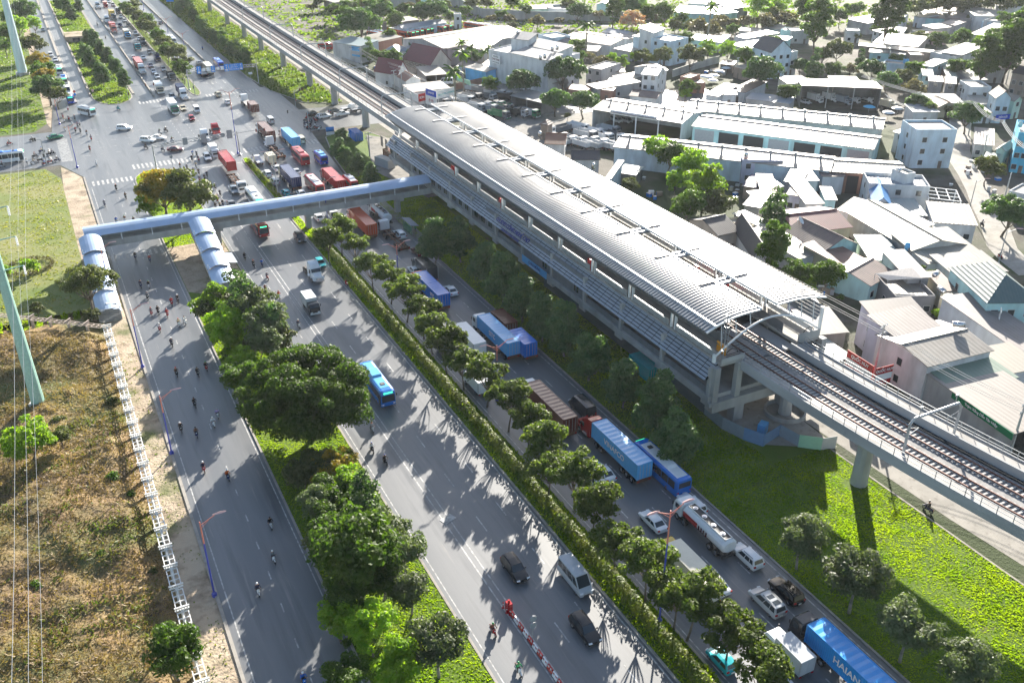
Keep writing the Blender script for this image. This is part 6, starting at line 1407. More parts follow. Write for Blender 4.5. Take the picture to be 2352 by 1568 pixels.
def make_palm(v):
    rg = np.random.default_rng(v+5); t = thing('palm_tree', 'prototype', 'palm'); mb = MB(); mb.tube((0,0,-.2),(.2,.1,3.5),.2,.16,7); mb.tube((.2,.1,3.5),(.3,.2,7),.16,.13,7); mb.build('trunk', M_barkp, t)
    mb = MB()
    for i in range(16):
        a = i*2.4; e = rg.uniform(-.5, .9); p = Vector((.3,.2,7)); d = Vector((cos(a)*cos(e), sin(a)*cos(e), sin(e))); pts = []
        for s in range(6): pts.append(p.copy()); p = p+d*.42; d = (d+Vector((0,0,-.24))).normalized()
        side = Vector((-sin(a), cos(a), 0))
        for s in range(5):
            w0, w1 = .34*sin(pi*(s+.6)/6), .34*sin(pi*(s+1.6)/6.2); dr = Vector((0,0,-.14))
            mb.face([pts[s], pts[s+1], pts[s+1]+side*w1+dr, pts[s]+side*w0+dr]); mb.face([pts[s+1], pts[s], pts[s]-side*w0+dr, pts[s+1]-side*w1+dr])
    mb.build('fronds', LM['mid'], t); return t
def make_bush(v, lm='mid'):
    rg = np.random.default_rng(v+50); t = thing('shrub', 'prototype', 'shrub'); crownmesh(rg, blob(rg, 12, .8, .7, .55, .45, 'dome'), 110, .11, LM[lm], t, .4)
    mb = MB(); [mb.tube((0,0,-.1),(cos(a)*.4,sin(a)*.4,.8),.05,.02,5) for a in (0,2.1,4.2)]; mb.build('stem', M_bark, t); return t
TREEN = [0]
def tree(k, t, x, y, w, label, group='trees of the village', loc=None, R=None):
    if group == 'trees of the village': w *= 1.22
    if group == 'trees of the broad median' and k != 'rain': w *= 1.28
    TREEN[0] += 1; v = TREEN[0] % 3 if k != 'rain' else 0
    if k == 'palm': pr = proto(('palm', v), lambda: make_palm(v)); R0, zc = 1.9, 7
    elif k.startswith('bush'): lm = k[5:] or 'mid'; pr = proto((k, v), lambda: make_bush(v, lm)); R0, zc = 1.15, .7
    else: pr = proto((k, v), lambda: make_tree(k, v)); R0, zc = TK[k][0]*1.06, TK[k][1]
    if loc is None:
        s = 1.0
        for _ in range(4): p = at(t, x, y, zc*s); s = w/2*mpp(t, p)/R0
    else: p = Vector((*loc, 0)); s = R/R0
    o = dup(pr[0], (p.x, p.y, .02), random.uniform(0, 6.28), label, group, sc=(s, s, s*random.uniform(.94, 1.06))); o['category'] = 'palm' if k == 'palm' else ('shrub' if k.startswith('bush') or k == 'dry' else 'tree')
    return o
G1 = 'trees of the broad median'
tree('rain',10+1,-1*784*0-230,1130,930,'huge spreading tree with a broad dark green dome on the broad median',G1) if 0 else tree('rain',11,-235,1150,1080,'huge spreading tree with a broad dark green dome on the broad median',G1)
for a in (('lime',10,1455,500,235,'bright leafy young tree beside the sandy median and the stair'),('cone',10,1610,420,175,'dark conical tree just below the covered stair'),('cone',10,1690,500,240,'wider dark conical tree, second below the covered stair'),('grey',10,1760,545,255,'grey green round tree, third below the covered stair'),('grey',10,1835,640,270,'grey green round tree, last above the huge spreading tree'),
   ('lime',10,1540,670,250,'pale green tree by the side road kerb, second below the stair'),('lime',10,1600,790,165,'small pale green tree by the side road kerb, third below the stair'),('lime',10,1665,915,205,'pale green tree by the side road kerb touching the huge tree'),('olive',10,1780,790,200,'olive scrubby tree between the pale and the grey trees'),('olive',10,1920,770,210,'ragged tree at the carriageway edge above the huge tree'),
   ('flower',21,-35,60,280,'tree with yellow and orange blossom below the huge tree'),('olive',20,2080,130,220,'drooping long leaved tree by the side road below the huge tree'),('round',21,100,620,520,'big dense round tree in the middle of the broad median'),('grey',21,430,640,270,'grey green tree leaning over the middle carriageway'),('round',21,50,950,300,'dark green tree under the big dense round tree'),
   ('grey',21,470,900,260,'slim grey green tree on the sunlit grass'),('lime',21,200,1180,320,'pale leafed tree with big leaves on the sunlit grass'),('grey',21,660,1270,350,'round silver green tree with a slanting trunk on the sunlit grass'),('lime',21,390,1450,330,'bright leafed tree at the near end of the broad median'),('flower',20,2250,190,200,'orange flecked tree at the side road edge of the broad median'),
   ('flower',0,1130,1300,330,'yellow flowering tree at the crossroads tip of the broad median'),('olive',0,1290,1330,330,'dense olive tree beside the yellow flowering tree'),('lime',0,1040,1390,170,'low bright tree under the yellow flowering tree'),('round',21,110,330,250,'dark tree behind the orange blossom')): tree(*a, group=G1)
for i, a in enumerate(((10,1480,560,230),(10,1590,600,220),(10,1730,700,230),(10,1840,760,230),(10,1650,1000,230),(10,1890,700,200),(21,-150,60,260),(21,-60,250,280),(21,60,200,260),(21,-170,330,240),(21,-40,430,300),(21,160,330,260),(21,-90,640,280),(21,280,800,280),(21,-20,1120,260),(21,330,520,300),(21,30,1500,280))):
    tree(('olive','round','lime','grey','round','mid' and 'cone')[i % 6], *a, f'filling tree, {ordinal(i)} from the covered stair down in the thick belt of the broad median', G1)
for i, a in enumerate(((10,1500,640,120),(10,1560,860,120),(10,1640,1060,110),(10,1850,860,120),(21,-190,180,130),(21,-110,500,130),(21,200,500,130),(21,90,800,140),(20,2180,330,120),(20,2240,480,130),(21,-20,700,120),(21,40,1290,110),(0,1000,1330,90),(0,1050,1440,90))): tree('bush_mid' if i % 2 else 'bush_olive', *a, f'low shrub, {ordinal(i)} from the covered stair down under the trees of the broad median', 'shrubs of the broad median')
# the median hedge and its loose trees
HP = [(11,90,110),(11,210,260),(11,330,330),(11,440,450),(11,620,660),(11,840,900),(11,1000,1010),(11,1150,1170),(11,1290,1280),(11,1400,1480),(21,1420,60),(21,1620,130),(21,1760,330),(21,1900,570),(21,2120,740),(21,2320,930),(22,60,1000),(22,330,1200),(22,560,1440),(10,2260,80),(10,2340,20),(11,720,800),(11,560,560)]
HP.sort(key=lambda a: at(*a, 6.2).y)
for i, a in enumerate(HP):
    p = at(*a, 6.2); tree('loose', 0, 0, 0, 0, f'loose feathery tree, {ordinal(i)} from the near end of the clipped hedge', 'trees along the clipped hedge', loc=(p.x, p.y), R=3.6+.7*((i*7) % 5)/5)
def hedge(x0, x1, y0, y1, h, label, m, dens=70):
    rg = np.random.default_rng(int(y0)); n = int((y1-y0)*dens); y = rg.uniform(y0, y1, n); f = rg.random(n)
    hh = h*(.8+.5*vnoise(y, y*0, 2.5, 3)); a = rg.uniform(0, pi, n); r = rg.random(n)**.4
    x = (x0+x1)/2+np.cos(a)*r*(x1-x0)/2; z = np.abs(np.sin(a))*r*hh+rg.uniform(0, .4, n)
    P = np.stack([x, y, z+.1], 1); N = unit(np.stack([np.cos(a), rg.normal(size=n)*.3, np.sin(a)+.3], 1)+rg.normal(size=(n, 3))*.4)
    t = thing('hedge', label, 'hedge', (0,0,0)); npmesh('foliage', leafquads(P, N, .15, rg), n, m, t)
    mb = MB(); yy = y0
    while yy < y1: mb.tube(((x0+x1)/2,yy,0),((x0+x1)/2+.1,yy,h*.6),.05,n=4); yy += 1.5
    tag(mb.build('stems', M_bark, t), kind='stuff')
M_hedge = leafmat('hedge leaf', (.10,.16,.02), (.20,.22,.035), .5, .6)
hedge(49.0,50.8,30,198,1.5,'clipped yellow green hedge running below the loose median trees',M_hedge,150); hedge(48.7,49.7,212,262,.9,'low clipped hedge on the narrow strip before the crossroads',M_hedge,60); hedge(49.6,51.4,372,520,1.6,'clipped hedge of the far median',M_hedge,30)
# dense trees beside the station
SP = [(11,640,130),(11,820,110),(11,985,260),(11,1110,390),(11,1250,510),(11,1390,640),(11,1540,740),(11,1710,900),(11,1950,1080),(11,2170,1290),(11,2320,1480),(22,820,600),(22,1190,900),(22,1550,1230),(22,1940,1480)]
SP.sort(key=lambda a: at(*a, 4.5).y)
for i, a in enumerate(SP):
    p = at(*a, 4.4); k = 'oval' if p.y > 75 else 'grey'
    tree(k, 0, 0, 0, 0, f'dense dark round tree, {ordinal(i)} from the near end of the row on the grass strip', 'row of dense trees on the grass strip', loc=(p.x, p.y), R=(4.2 if p.y > 75 else 3.5)+.3*(i % 3))
for i, a in enumerate(((0,2330,1010),(1,20,1060),(1,110,1110),(1,200,1190),(0,2352,930))):
    p = at(*a, 4.4); tree('oval', 0, 0, 0, 0, f'dense dark tree, {ordinal(i)} of the clump between the outgoing kerb and the works yard', 'clump of dense trees above the footbridge', loc=(p.x, p.y), R=3.0)
G5 = 'trees of the far tree island'
FP_ = sorted([(0,600,260),(0,650,290),(0,690,340),(0,740,390),(0,790,450),(0,850,540),(0,590,360),(0,620,420),(0,700,520),(0,490,100),(0,540,40),(0,400,20),(0,450,40)], key=lambda a: at(*a, 5).y)
for i, a in enumerate(FP_): p = at(*a, 4.5); tree('oval', 0, 0, 0, 0, f'clipped dark tree, {ordinal(i)} from the near end of the far tree island', G5, loc=(p.x, p.y), R=3.6+.5*(i % 2))
FM = sorted([(0,870,60),(0,910,90),(0,960,110),(0,1010,140),(0,1040,190),(0,1080,240),(0,1120,290),(0,1170,330),(0,1220,370),(0,1260,420),(0,1255,480),(0,1000,180),(0,920,30),(0,1150,360)], key=lambda a: at(*a, 5.5).y)
for i, a in enumerate(FM): p = at(*a, 5.5); tree('olive' if i % 3 else 'round', 0, 0, 0, 0, f'shaggy tree, {ordinal(i)} from the near end of the far median', 'trees of the far median', loc=(p.x, p.y), R=4.0+.5*(i % 3))
FE = sorted([(0,1300,40),(0,1260,20),(0,1230,60),(0,1420,230),(0,1480,270),(0,1540,310),(0,1600,350),(0,1650,390),(0,1690,400),(0,1330,110),(0,1380,180)], key=lambda a: at(*a, 3.5).y)
for i, a in enumerate(FE): p = at(*a, 3.5); tree('cone' if i % 2 else 'oval', 0, 0, 0, 0, f'dark clipped tree, {ordinal(i)} from the near end of the slope below the far viaduct', 'trees on the slope below the far viaduct', loc=(p.x, p.y), R=3.4)
G6 = 'trees along the far service road'
for a in (('broad',0,160,70,190,'great dark tree at the top of the far service road'),('olive',0,230,300,170,'olive tree over the far service road, third from the top'),('flower',0,265,420,160,'yellow crowned tree halfway down the far service road'),('round',0,290,490,170,'green tree next to the waiting white buses'),('flower',0,310,540,170,'second yellow crowned tree, beside the white buses'),('broad',0,320,600,220,'dark tree hiding the end of the bus queue'),('olive',0,385,660,150,'olive tree at the crossroads end of the far service road'),
    ('mid' if 0 else 'lime',0,120,180,140,'bright tree behind the far steel pole'),('round',0,40,230,150,'round tree on the shaded lawn behind the far steel pole'),('round',0,20,300,120,'round tree at the lawn edge below the far steel pole'),('lime',0,230,160,110,'light tree beside the sandy path of the far service road'),('round',0,60,110,120,'tree at the upper corner of the shaded lawn')): tree(*a, group=G6)
G7 = 'trees of the lawn and dry field'
tree('flat',10,590,360,430,'flat crowned olive tree over the lawn stair',G7); tree('olive',10,630,600,130,'small yellow green tree below the flat crowned tree',G7); tree('olive',10,250,555,110,'small round shrub tree on the lawn near the lattice fence',G7); tree('lime',10,180,1440,330,'vivid green tree at the foot of the green steel pole',G7); tree('lime',10,90,1520,170,'brightest yellow green shrub tree beside the green steel pole',G7); tree('olive',10,420,1450,180,'sparse shrub tree beside the vivid green tree',G7); tree('round',20,1190,1340,390,'light green tree growing over the lattice fence',G7)
for i, a in enumerate(((20,790,150,130),(10,770,1200,110),(20,900,270,80),(20,1050,800,90),(20,250,900,120),(20,150,1250,110),(20,700,700,120),(10,400,1330,120))): tree('bush_olive' if i % 2 else 'bush_mid', *a, f'low shrub, {ordinal(i)} of the dry field shrubs counted along the fence', 'shrubs of the dry field')
GV = 'trees of the village'
for a in (('broad',1,120,160,250,'great round tree beside the viaduct at the top'),('broad',1,265,90,170,'dark layered tree above the great round tree'),('round',1,370,140,110,'round tree beside the dark sheds'),('broad',1,560,90,160,'tree around the foot of the most distant steel pole'),('broad',1,640,85,170,'wide tree beside the most distant steel pole'),('round',1,745,115,70,'compact dark tree next to the white blockhouse'),('round',1,10,90,110,'light tree at the very edge of the viaduct top'),
 ('bloom',1,45,170,70,'orange flame tree beside the viaduct'),('round',1,330,240,90,'round tree at the depot entrance'),('cone',1,190,330,100,'tall garden tree beside the brick walled house'),('round',1,260,380,110,'garden tree in front of the blue grey hipped house'),('round',1,360,385,110,'pair of garden trees before the hipped house, first'),('round',1,485,370,90,'garden tree touching the maroon hall'),('broad',1,510,310,100,'dark tree against the grey warehouse'),('bloom',1,610,330,80,'cream blossoming tree behind the maroon hall'),('round',1,725,350,60,'bushy tree at the warehouse corner'),
 ('palm',1,820,290,70,'palm, first along the warehouse from the viaduct'),('palm',1,900,320,70,'palm, second along the warehouse from the viaduct'),('palm',1,975,345,70,'palm, third along the warehouse from the viaduct'),('palm',1,1005,325,70,'palm, fourth along the warehouse, by the white town house'),('palm',1,840,370,110,'squat palm with a wide head behind the blue shed'),('palm',1,790,485,130,'wide palm beside the camper van'),('broad',1,910,400,110,'dark tree between the palms and the blue shed'),('lime',1,1060,330,60,'pale banana clump behind the white town house'),
 ('broad',1,1250,570,210,'dense dark tree in front of the blank white wall'),('broad',1,1540,490,250,'big dense dark tree beside the white town house'),('round',1,1030,570,110,'dark shrub tree at the corner of the truck yard'),('broad',1,1475,690,180,'tall round tree on the truck yard, first of two'),('broad',1,1670,700,190,'tall round tree on the truck yard, second of two'),('olive',1,1560,800,50,'small bush tree beside the two yard trees'),
 ('round',1,1270,60,80,'small tree in front of the pale green house'),('broad',1,1640,80,150,'wide tree beside the round white tank'),('tall',1,1880,50,110,'tall tree at the compound wall'),('broad',1,1990,40,190,'great bright topped tree behind the compound wall'),('round',1,2110,80,120,'tree next to the great bright topped tree'),('round',1,2230,80,130,'tree at the end of the compound wall'),('bloom',1,2010,150,150,'pink blossoming tree below the compound wall'),('dry',1,1780,100,90,'pale yellow shrub beside the round white tank'),('dry',1,1350,150,110,'grey scrub by the far road, first clump'),('dry',1,1160,130,80,'grey scrub by the far road at its bend'),('dry',1,1040,130,80,'grey scrub at the compound corner'),('palm',1,1690,160,110,'banana palm beside the far road'),('dry',1,2140,120,120,'grey scrub below the pink blossoming tree'),
 ('round',1,1640,300,100,'round tree on the long pinkish hall'),('lime',1,1590,310,60,'bright shrub behind the white town house'),('round',1,1620,380,110,'tree between the white town house and the low beige house'),('lime',1,1865,400,70,'bright sapling beside the flat grey shed'),('lime',1,1930,430,90,'yellow green shrub in the scrub patch'),('dry',1,1800,430,120,'reddish scrub patch among bright shrubs'),('olive',1,2080,390,130,'grey green tree under the pale blue houses'),('lime',1,2020,390,70,'light tree below the pale blue houses'),('olive',1,2200,400,150,'soft grey tree by the pale blue houses'),('dry',1,1700,390,90,'brown scrub below the long pinkish hall'),
 ('round',2,30,600,100,'leafy tree between the long shed and the brick cube'),('lime',2,20,640,80,'yellow green shrub behind the long shed'),('olive',2,95,610,60,'olive shrub by the brick cube house'),('olive',2,60,390,170,'pale grey tree over the old compound wall'),('lime',2,180,330,110,'bright tree beside the teal walled house'),('lime',2,310,340,110,'bright tree in front of the taupe roofed house'),('round',2,430,370,130,'dark garden tree behind the pale roofed house'),('lime',2,560,340,90,'yellow tree beside the slate roofed house'),('round',2,630,290,100,'dark tree behind the slate roofed house'),('broad',2,545,500,230,'spreading umbrella tree in front of the slate roofed house'),('bush_mid',2,560,600,70,'grey bush under the spreading umbrella tree'),('round',2,730,620,130,'bushy tree beside the open garage'),
 ('broad',2,815,460,110,'dark tree on the shaded side of the slate roofed house'),('cone',2,915,440,130,'creeper covered tree behind the garage'),('round',2,1045,465,110,'rounded tree behind the garage roofs'),('dry',2,1155,480,100,'brown dry tree behind the garage roofs'),('dry' if 0 else 'cone',2,1230,400,80,'dark pointed tree with bare twigs'),('broad',2,1300,470,150,'dense tree beside the dark pointed tree'),('broad',2,1410,570,140,'dense tree at the end of the open garage'),('olive',2,1530,530,120,'light feathery tree in the garden gap'),('round',2,1595,470,110,'dark tree in front of the arched window house'),('dry',2,1590,610,140,'brown thicket beside the dark grey houses'),('broad',2,1620,700,140,'rounded dark tree by the cable tangle'),('round',2,1700,735,90,'small dark tree beside the terracotta house'),('broad',2,1970,790,190,'big tree under the power lines'),('olive',2,1845,760,80,'olive tree next to the big tree under the lines'),
 ('round',2,1770,260,110,'garden tree in the upper village'),('round',2,1920,260,110,'garden tree beside the big grey walled warehouse'),('olive',2,1640,250,90,'grey tree among the far houses'),('tall',2,2180,300,160,'tall tree at the village edge, first of the grove'),('tall',2,2280,290,200,'tall tree at the village edge, second of the grove'),('tall',2,2100,360,170,'tall tree at the village edge, front of the grove'),('tall',2,2330,220,150,'tallest tree of the grove at the village edge'),('round',2,2200,410,140,'lower tree of the grove at the village edge'),('lime',2,2060,290,90,'bright topped tree of the grove'),('round',2,1900,450,120,'round garden tree by the long pale roofs'),('olive',2,2080,460,130,'shaggy tree behind the long mint roof'),('round',2,1480,400,90,'small tree between flat roofs'),('olive',2,1080,340,150,'sparse tree behind the slate roofed house'),('olive',2,970,380,130,'light tree beside the slate roofed house'),
 ('tall',2,940,110,180,'very tall layered dark tree of the upper village'),('round',2,1090,100,90,'tree beside the very tall layered tree'),('lime',2,530,50,160,'bright topped tree, first above the upper village'),('lime',2,670,30,150,'bright topped tree, second above the upper village'),('tall',2,870,20,150,'dark tree at the very top of the upper village'),('tall',2,1430,60,190,'great tree standing over the far houses'),('olive',2,1640,50,150,'soft tree beyond the far houses'),('olive',2,1540,30,120,'soft tree beside the great far tree'),('olive',2,1760,30,160,'misty tree line, first at the top edge'),('olive',2,1980,20,160,'misty tree line, second at the top edge'),('olive',2,2180,20,170,'misty tree line, third at the top edge'),('round',2,2330,20,120,'misty tree line, last at the top edge'),('round',2,1180,50,110,'tree behind the grey barn'),('olive',2,1870,40,150,'misty tree between the first and second of the top edge'),
 ('dry',2,120,190,150,'dry brown tree, first of the scrub belt'),('dry',2,260,150,130,'dry tree with a green top in the scrub belt'),('dry',2,330,170,120,'brown scrub tree of the belt below the white hall'),('dry',2,220,220,120,'low brown scrub of the belt'),('dry',2,430,150,110,'dry scrub beside the grey house wall'),('olive',2,60,170,100,'dark green tree at the start of the scrub belt'),('round',2,340,210,80,'light tree at the end of the scrub belt'),('dry',2,560,160,150,'wide dry scrub above the pale roofs'),('dry',2,700,140,150,'wide dry scrub beside the tall layered tree'),('olive',2,630,110,130,'grey green scrub tree above the pale roofs'),('palm',2,190,20,110,'palm clump behind the huge white hall'),
 ('lime',2,60,1130,230,'tall green tree beside the long shed, first of the bright pair'),('lime',2,150,1260,260,'brightest tree of the garden behind the station'),('olive',2,240,1400,230,'dull green tree beside the brightest garden tree'),('lime',1,2180,1020,190,'leafy tree in front of the long shed'),('round',1,2270,1060,190,'dark half of the leafy tree pair by the long shed'),('lime',1,2310,1250,150,'light green tree near the station roof'),('olive',1,1990,1270,120,'low bush tree beside the patched lean-to'),('round',2,40,1400,210,'shaded tree behind the bright garden trees'),('bush_mid',2,430,1500,100,'bright bush beside the blank grey wall'),('cone',2,640,1450,200,'conical dark tree among the narrow houses'),
 ('tall',12,630,120,190,'tall bushy tree beside the charcoal gabled house'),('round',12,750,210,90,'dark shrub tree next to the tall bushy tree'),('round',12,800,300,170,'round tree at the courtyard, nearer the station'),('round',12,1000,310,210,'round tree at the courtyard, nearer the teal porch'),('lime',12,850,390,130,'smaller lit tree below the courtyard pair'),('bush_mid',12,1085,480,60,'shrub in the paved courtyard'),('bush_lime',12,1765,600,110,'bright bush in the garden of the green hipped house'),('olive',2,2110,1160,170,'tree beside the lane under the power lines'),('broad',2,2240,1460,260,'dark flat tree at the lane bend'),('bush_olive',2,1440,1420,70,'planter bush on the white terrace'),('palm',2,1380,440,60,'small palm among flat roofs')): tree(*a, group=GV)
for i, (t, x, y, w) in enumerate(((1,60,40,140),(1,130,30,120),(1,200,20,110),(1,900,20,120),(1,1180,10,110),(1,1560,30,110),(2,2230,130,120),(2,1990,130,90),(2,1330,200,70),(2,1200,250,70),(1,2340,120,110),(1,2300,180,100),(2,30,260,110),(2,760,170,120),(2,1010,150,90))): tree('olive' if i % 2 else 'round', t, x, y, w, f'small far tree, {ordinal(i)} of the loose trees between the upper roofs', 'small far trees')
for i, a in enumerate(((1,40,60,110),(1,300,30,100),(1,420,60,110),(1,470,40,90),(1,720,40,100),(1,860,70,100),(1,560,10,120),(0,2200,10,110),(0,2290,60,110),(0,2150,50,90),(1,1000,20,120),(1,1100,90,90),(1,1500,140,80),(1,1180,180,80))): tree(('dry','olive','round')[i % 3], *a, f'scrubby growth, {ordinal(i)} of the compound beyond the viaduct top', 'scrub of the far compound')
tufts('weeds', [(100,430),(215,400),(420,330),(430,470),(260,560),(110,640)], .9, .7, 1.3, G_far, 'weedy ground cover of the far compound', 0, 1.0, 51)
# clipped ring and beds on the lawn
def ring(label, cx, cy, r, h, m, n0=360):
    rg = np.random.default_rng(9); t = thing('ring_hedge', label, 'hedge', (cx, cy, 0)); n = int(n0*r); a = rg.uniform(0, 2*pi, n); rr_ = r+rg.normal(size=n)*.22; P = np.stack([np.cos(a)*rr_, np.sin(a)*rr_, rg.uniform(.1, h, n)], 1); N = unit(rg.normal(size=(n, 3))+np.array([0,0,.6])); npmesh('foliage', leafquads(P, N, .11, rg), n, m, t)
c0 = at(10,210,272); ring('brown clipped ring hedge round a flower bed on the lawn', c0.x, c0.y, 4.4, .8, LM['dry']); tree('bush_lime',10,205,270,160,'bright round bush inside the ring hedge','shrubs of the lawn'); tree('bush_lime',10,45,300,110,'bright flower bed at the ring hedge edge','shrubs of the lawn')
tufts('bedding_plants', [(-30,173),(-1,176),(-1,180.5),(-30,184)], 20, .5, .3, G_sun, 'striped beds of bright bedding plants along the lawn edge', .03, .35, 41, skip=lambda x, y: (np.floor(x*.9) % 2) < .5)
# ---------------------------------------------------------------- street furniture, poles, fences, signs
M_blue = mat('lamp pole blue', (.05,.07,.38), .45); M_pinkl = mat('lamp pole red', (.65,.22,.16), .5); M_lens = mat('lamp housing pink', (.75,.45,.40), .4); M_pole = mat('concrete pole', (.50,.50,.48), .85, var=.2)
def lamp(t, x, y, hx, hy, label, double=True, arm=(1,0), dark=False):
    b = at(t, x, y); h = rise(t, hx, hy, b); h = min(max(h, 8), 19); o = thing('street_lamp', label, 'street lamp', (b.x, b.y, 0), 0, 'street lamps'); pm = M_grey if dark else M_blue
    mb = MB(); mb.lathe((0,0,0),[(.32,0),(.32,.5),(.14,.7)],8); mb.tube((0,0,.5),(0,0,h*.72),.12,.09,8); mb.build('pole', pm, o)
    mb = MB(); mb.tube((0,0,h*.72),(0,0,h),.09,.07,8); mb.build('upper_pole', M_pinkl if not dark else M_grey, o)
    for s in ((1,-1) if double else (1,)):
        d = Vector((arm[0]*s, arm[1]*s, 0)); mb = MB(); mb.tube((0,0,h-.5),d*1.7+Vector((0,0,h+.35)),.05,n=6); mb.tube((0,0,h-1.0),d*1.2+Vector((0,0,h+.1)),.03,n=5); a = mb.build('arm', M_pinkl if not dark else M_grey, o)
        mb = MB(); c = d*2.3+Vector((0,0,h+.5)); pr = d.cross(Vector((0,0,1)))
        mb.loft([[c+d*e+pr*(w)+Vector((0,0,0)), c+d*e+Vector((0,0,.14*w/.2)), c+d*e-pr*w, c+d*e-Vector((0,0,.05))] for e, w in ((-.8,.07),(-.4,.17),(.2,.22),(.6,.16),(.8,.04))]); mb.build('lamp_head', M_lens, a)
for a in ((20,1480,970,1450,440,'single armed lamp on the dry field side, first from the near end',False),(10,1185,1560,1140,1150,'single armed lamp on the dry field side, second from the near end',False),(10,985,965,930,555,'single armed lamp on the dry field side, third from the near end',False),(10,770,480,760,120,'single armed lamp behind the lawn stair',False),
   (21,2190,1150,2270,380,'double armed lamp rising from the hedge beside the striped tank truck'),(11,1075,1190,1055,810,'double armed lamp rising from the hedge in front of the sky blue container'),(11,395,365,378,120,'double armed lamp rising from the hedge below the bus shelter'),('e',1555,1420,1525,880,'double armed lamp standing through the footbridge roof line'),('c',1345,1410,1250,830,'dark slim lamp beside the navy container',True),(0,1640,1060,1590,630,'very tall double armed lamp over the middle of the crossroads'),('d',1030,1030,890,480,'lamp at the sandy corner of the lawn',False),('d',795,455,735,205,'lamp at the far sandy corner beside the bus queue',False),('a',1000,0,990,-60,'lamp at the top of the far service road',False),
   ('b',1260,690,1235,520,'double armed lamp on the outgoing barrier, first beyond the crossroads'),('b',1040,480,1010,280,'double armed lamp on the outgoing barrier, second beyond the crossroads'),('b',715,140,700,0,'double armed lamp on the outgoing barrier, third beyond the crossroads'),('a',560,200,530,70,'lamp at the start of the far separator',False),('m',1620,1240,1720,980,'slim lamp standing on the village lane',False),('n',2005,385,2080,150,'curved lamp at the lane bend of the village',False)):
    dbl = a[6] if len(a) > 6 else True
    lamp(*a[:6], dbl, (1,0) if a[0] not in ('n','m') else (.8,-.6), dark=a[0] in ('c','n','m','a'))
# sign gantries
def gantry(label, A, B, h, signs, m):
    o = thing('sign_gantry', label, 'sign gantry', (0,0,0)); A, B = Vector((*A,0)), Vector((*B,0)); u = (B-A).normalized(); n = Vector((u.y,-u.x,0))
    for p in (A, B): mb = MB(); mb.tube(p, p+Vector((0,0,h+.9)), .2, .16, 8); mb.lathe((p.x,p.y,0),[(.5,0),(.5,.3),(.2,.5)],8); mb.build('post', m, o)
    mb = MB(); L = (B-A).length
    for z in (h, h+.85):
        for d in (-.3,.3): mb.tube(A+n*d+Vector((0,0,z)), B+n*d+Vector((0,0,z)), .06, n=5)
    k = int(L/1.1)
    for i in range(k): p, q = A+u*L*i/k, A+u*L*(i+1)/k; mb.tube(p+n*.3+Vector((0,0,h)), q+n*.3+Vector((0,0,h+.85)), .035, n=4); mb.tube(p-n*.3+Vector((0,0,h+.85)), q-n*.3+Vector((0,0,h)), .035, n=4)
    mb.build('truss', m, o); rz = atan2(u.y, u.x)
    for f, w, hh, col, kind, tx in signs:
        p = A+u*L*f+n*.45+Vector((0,0,h+.5)); mb = MB()
        if kind == 'disc': mb.tube(p-n*.03, p+n*.03, w/2, w/2, 16)
        else: mb.box(p, (w,.08,hh), rz)
        s = mb.build('sign_panel', col, o); q = p+n*.06
        if tx == 'arrow':
            mb = MB(); mb.box(q, (w*.12,.02,hh*.3), rz); c = q+Vector((0,0,hh*.25)); mb.face([c-u*w*.2, c+u*w*.2, c+Vector((0,0,hh*.16))]); mb.box(q+Vector((0,0,-hh*.3)), (w*.6,.02,hh*.2), rz); mb.build('marking', M_white, s)
        elif tx:
            for i, line in enumerate(tx): text(line, hh*.24, q+Vector((0,0,hh*(.3-.3*i))), u, (0,0,1), M_white, s, 'lettering', .005)
ga, gb = at(0,1080,1170), at(0,1655,1070)
gantry('grey sign gantry spanning the stop line, seen from behind', (ga.x,ga.y), (gb.x,gb.y), 6.2, [(.37,1.3,2.0,M_grey,'box',None),(.59,1.7,2.4,M_grey,'box',None),(.82,1.3,1.3,M_grey,'disc',None),(.9,1.6,2.4,M_grey,'box',None),(.72,1.2,.8,M_grey,'box',None)], M_steel)
ga, gb = at('b',1320,1200), at('b',2240,1110)
gantry('sign gantry with bright blue lane panels over the outgoing carriageway', (ga.x,ga.y), (gb.x,gb.y), 6.4, [(.17,1.5,2.6,M_sblue,'box','arrow'),(.24,1.1,1.1,M_white,'disc',None),(.245,1.1,1.1,M_white,'box',None) if 0 else (.30,1.1,1.3,M_white,'box',None),(.37,1.4,2.2,M_sblue,'box','arrow'),(.44,1.1,1.1,M_white,'disc',None),(.50,1.1,1.3,M_white,'box',None),(.56,1.5,2.6,M_sblue,'box','arrow'),(.67,3.6,2.4,M_sblue,'box',('THỦ ĐỨC','BIÊN HÒA','BÌNH DƯƠNG')),(.77,1.3,2.4,M_sblue,'box','arrow')], M_steel)
def signal(label, b, h, arm, armlen, heads):
    o = thing('traffic_signal', label, 'traffic signal', (b.x, b.y, 0), atan2(arm[1], arm[0]), 'traffic signals of the crossroads'); mb = MB(); mb.tube((0,0,0),(0,0,h),.11,.09,8); mb.tube((0,0,h-.1),(armlen,0,h+.2),.07,.05,6); mb.build('mast', M_grey, o)
    for i in range(heads):
        x = armlen*(1-.3*i) if i < 2 else .25; z = h+.15 if i < 2 else 3; mb = MB(); mb.box((x,0,z-.1),(.34,.25,.95)); hd = mb.build('signal_head', M_black, o)
        mb = MB(); [mb.tube((x,-.13,z-.4+k*.3),(x,-.17,z-.4+k*.3),.11,n=10) for k in range(3)]; mb.build('lens', M_tail, hd)
signal('traffic signal with a long arm at the tip of the far tree island', at('b',520,1360), 5.5, (1,-.1), 9, 3); signal('traffic signal on the corner of the sloping grass', at('c',1580,240), 6, (-.2,1) if 0 else (1,.2), 3, 3)
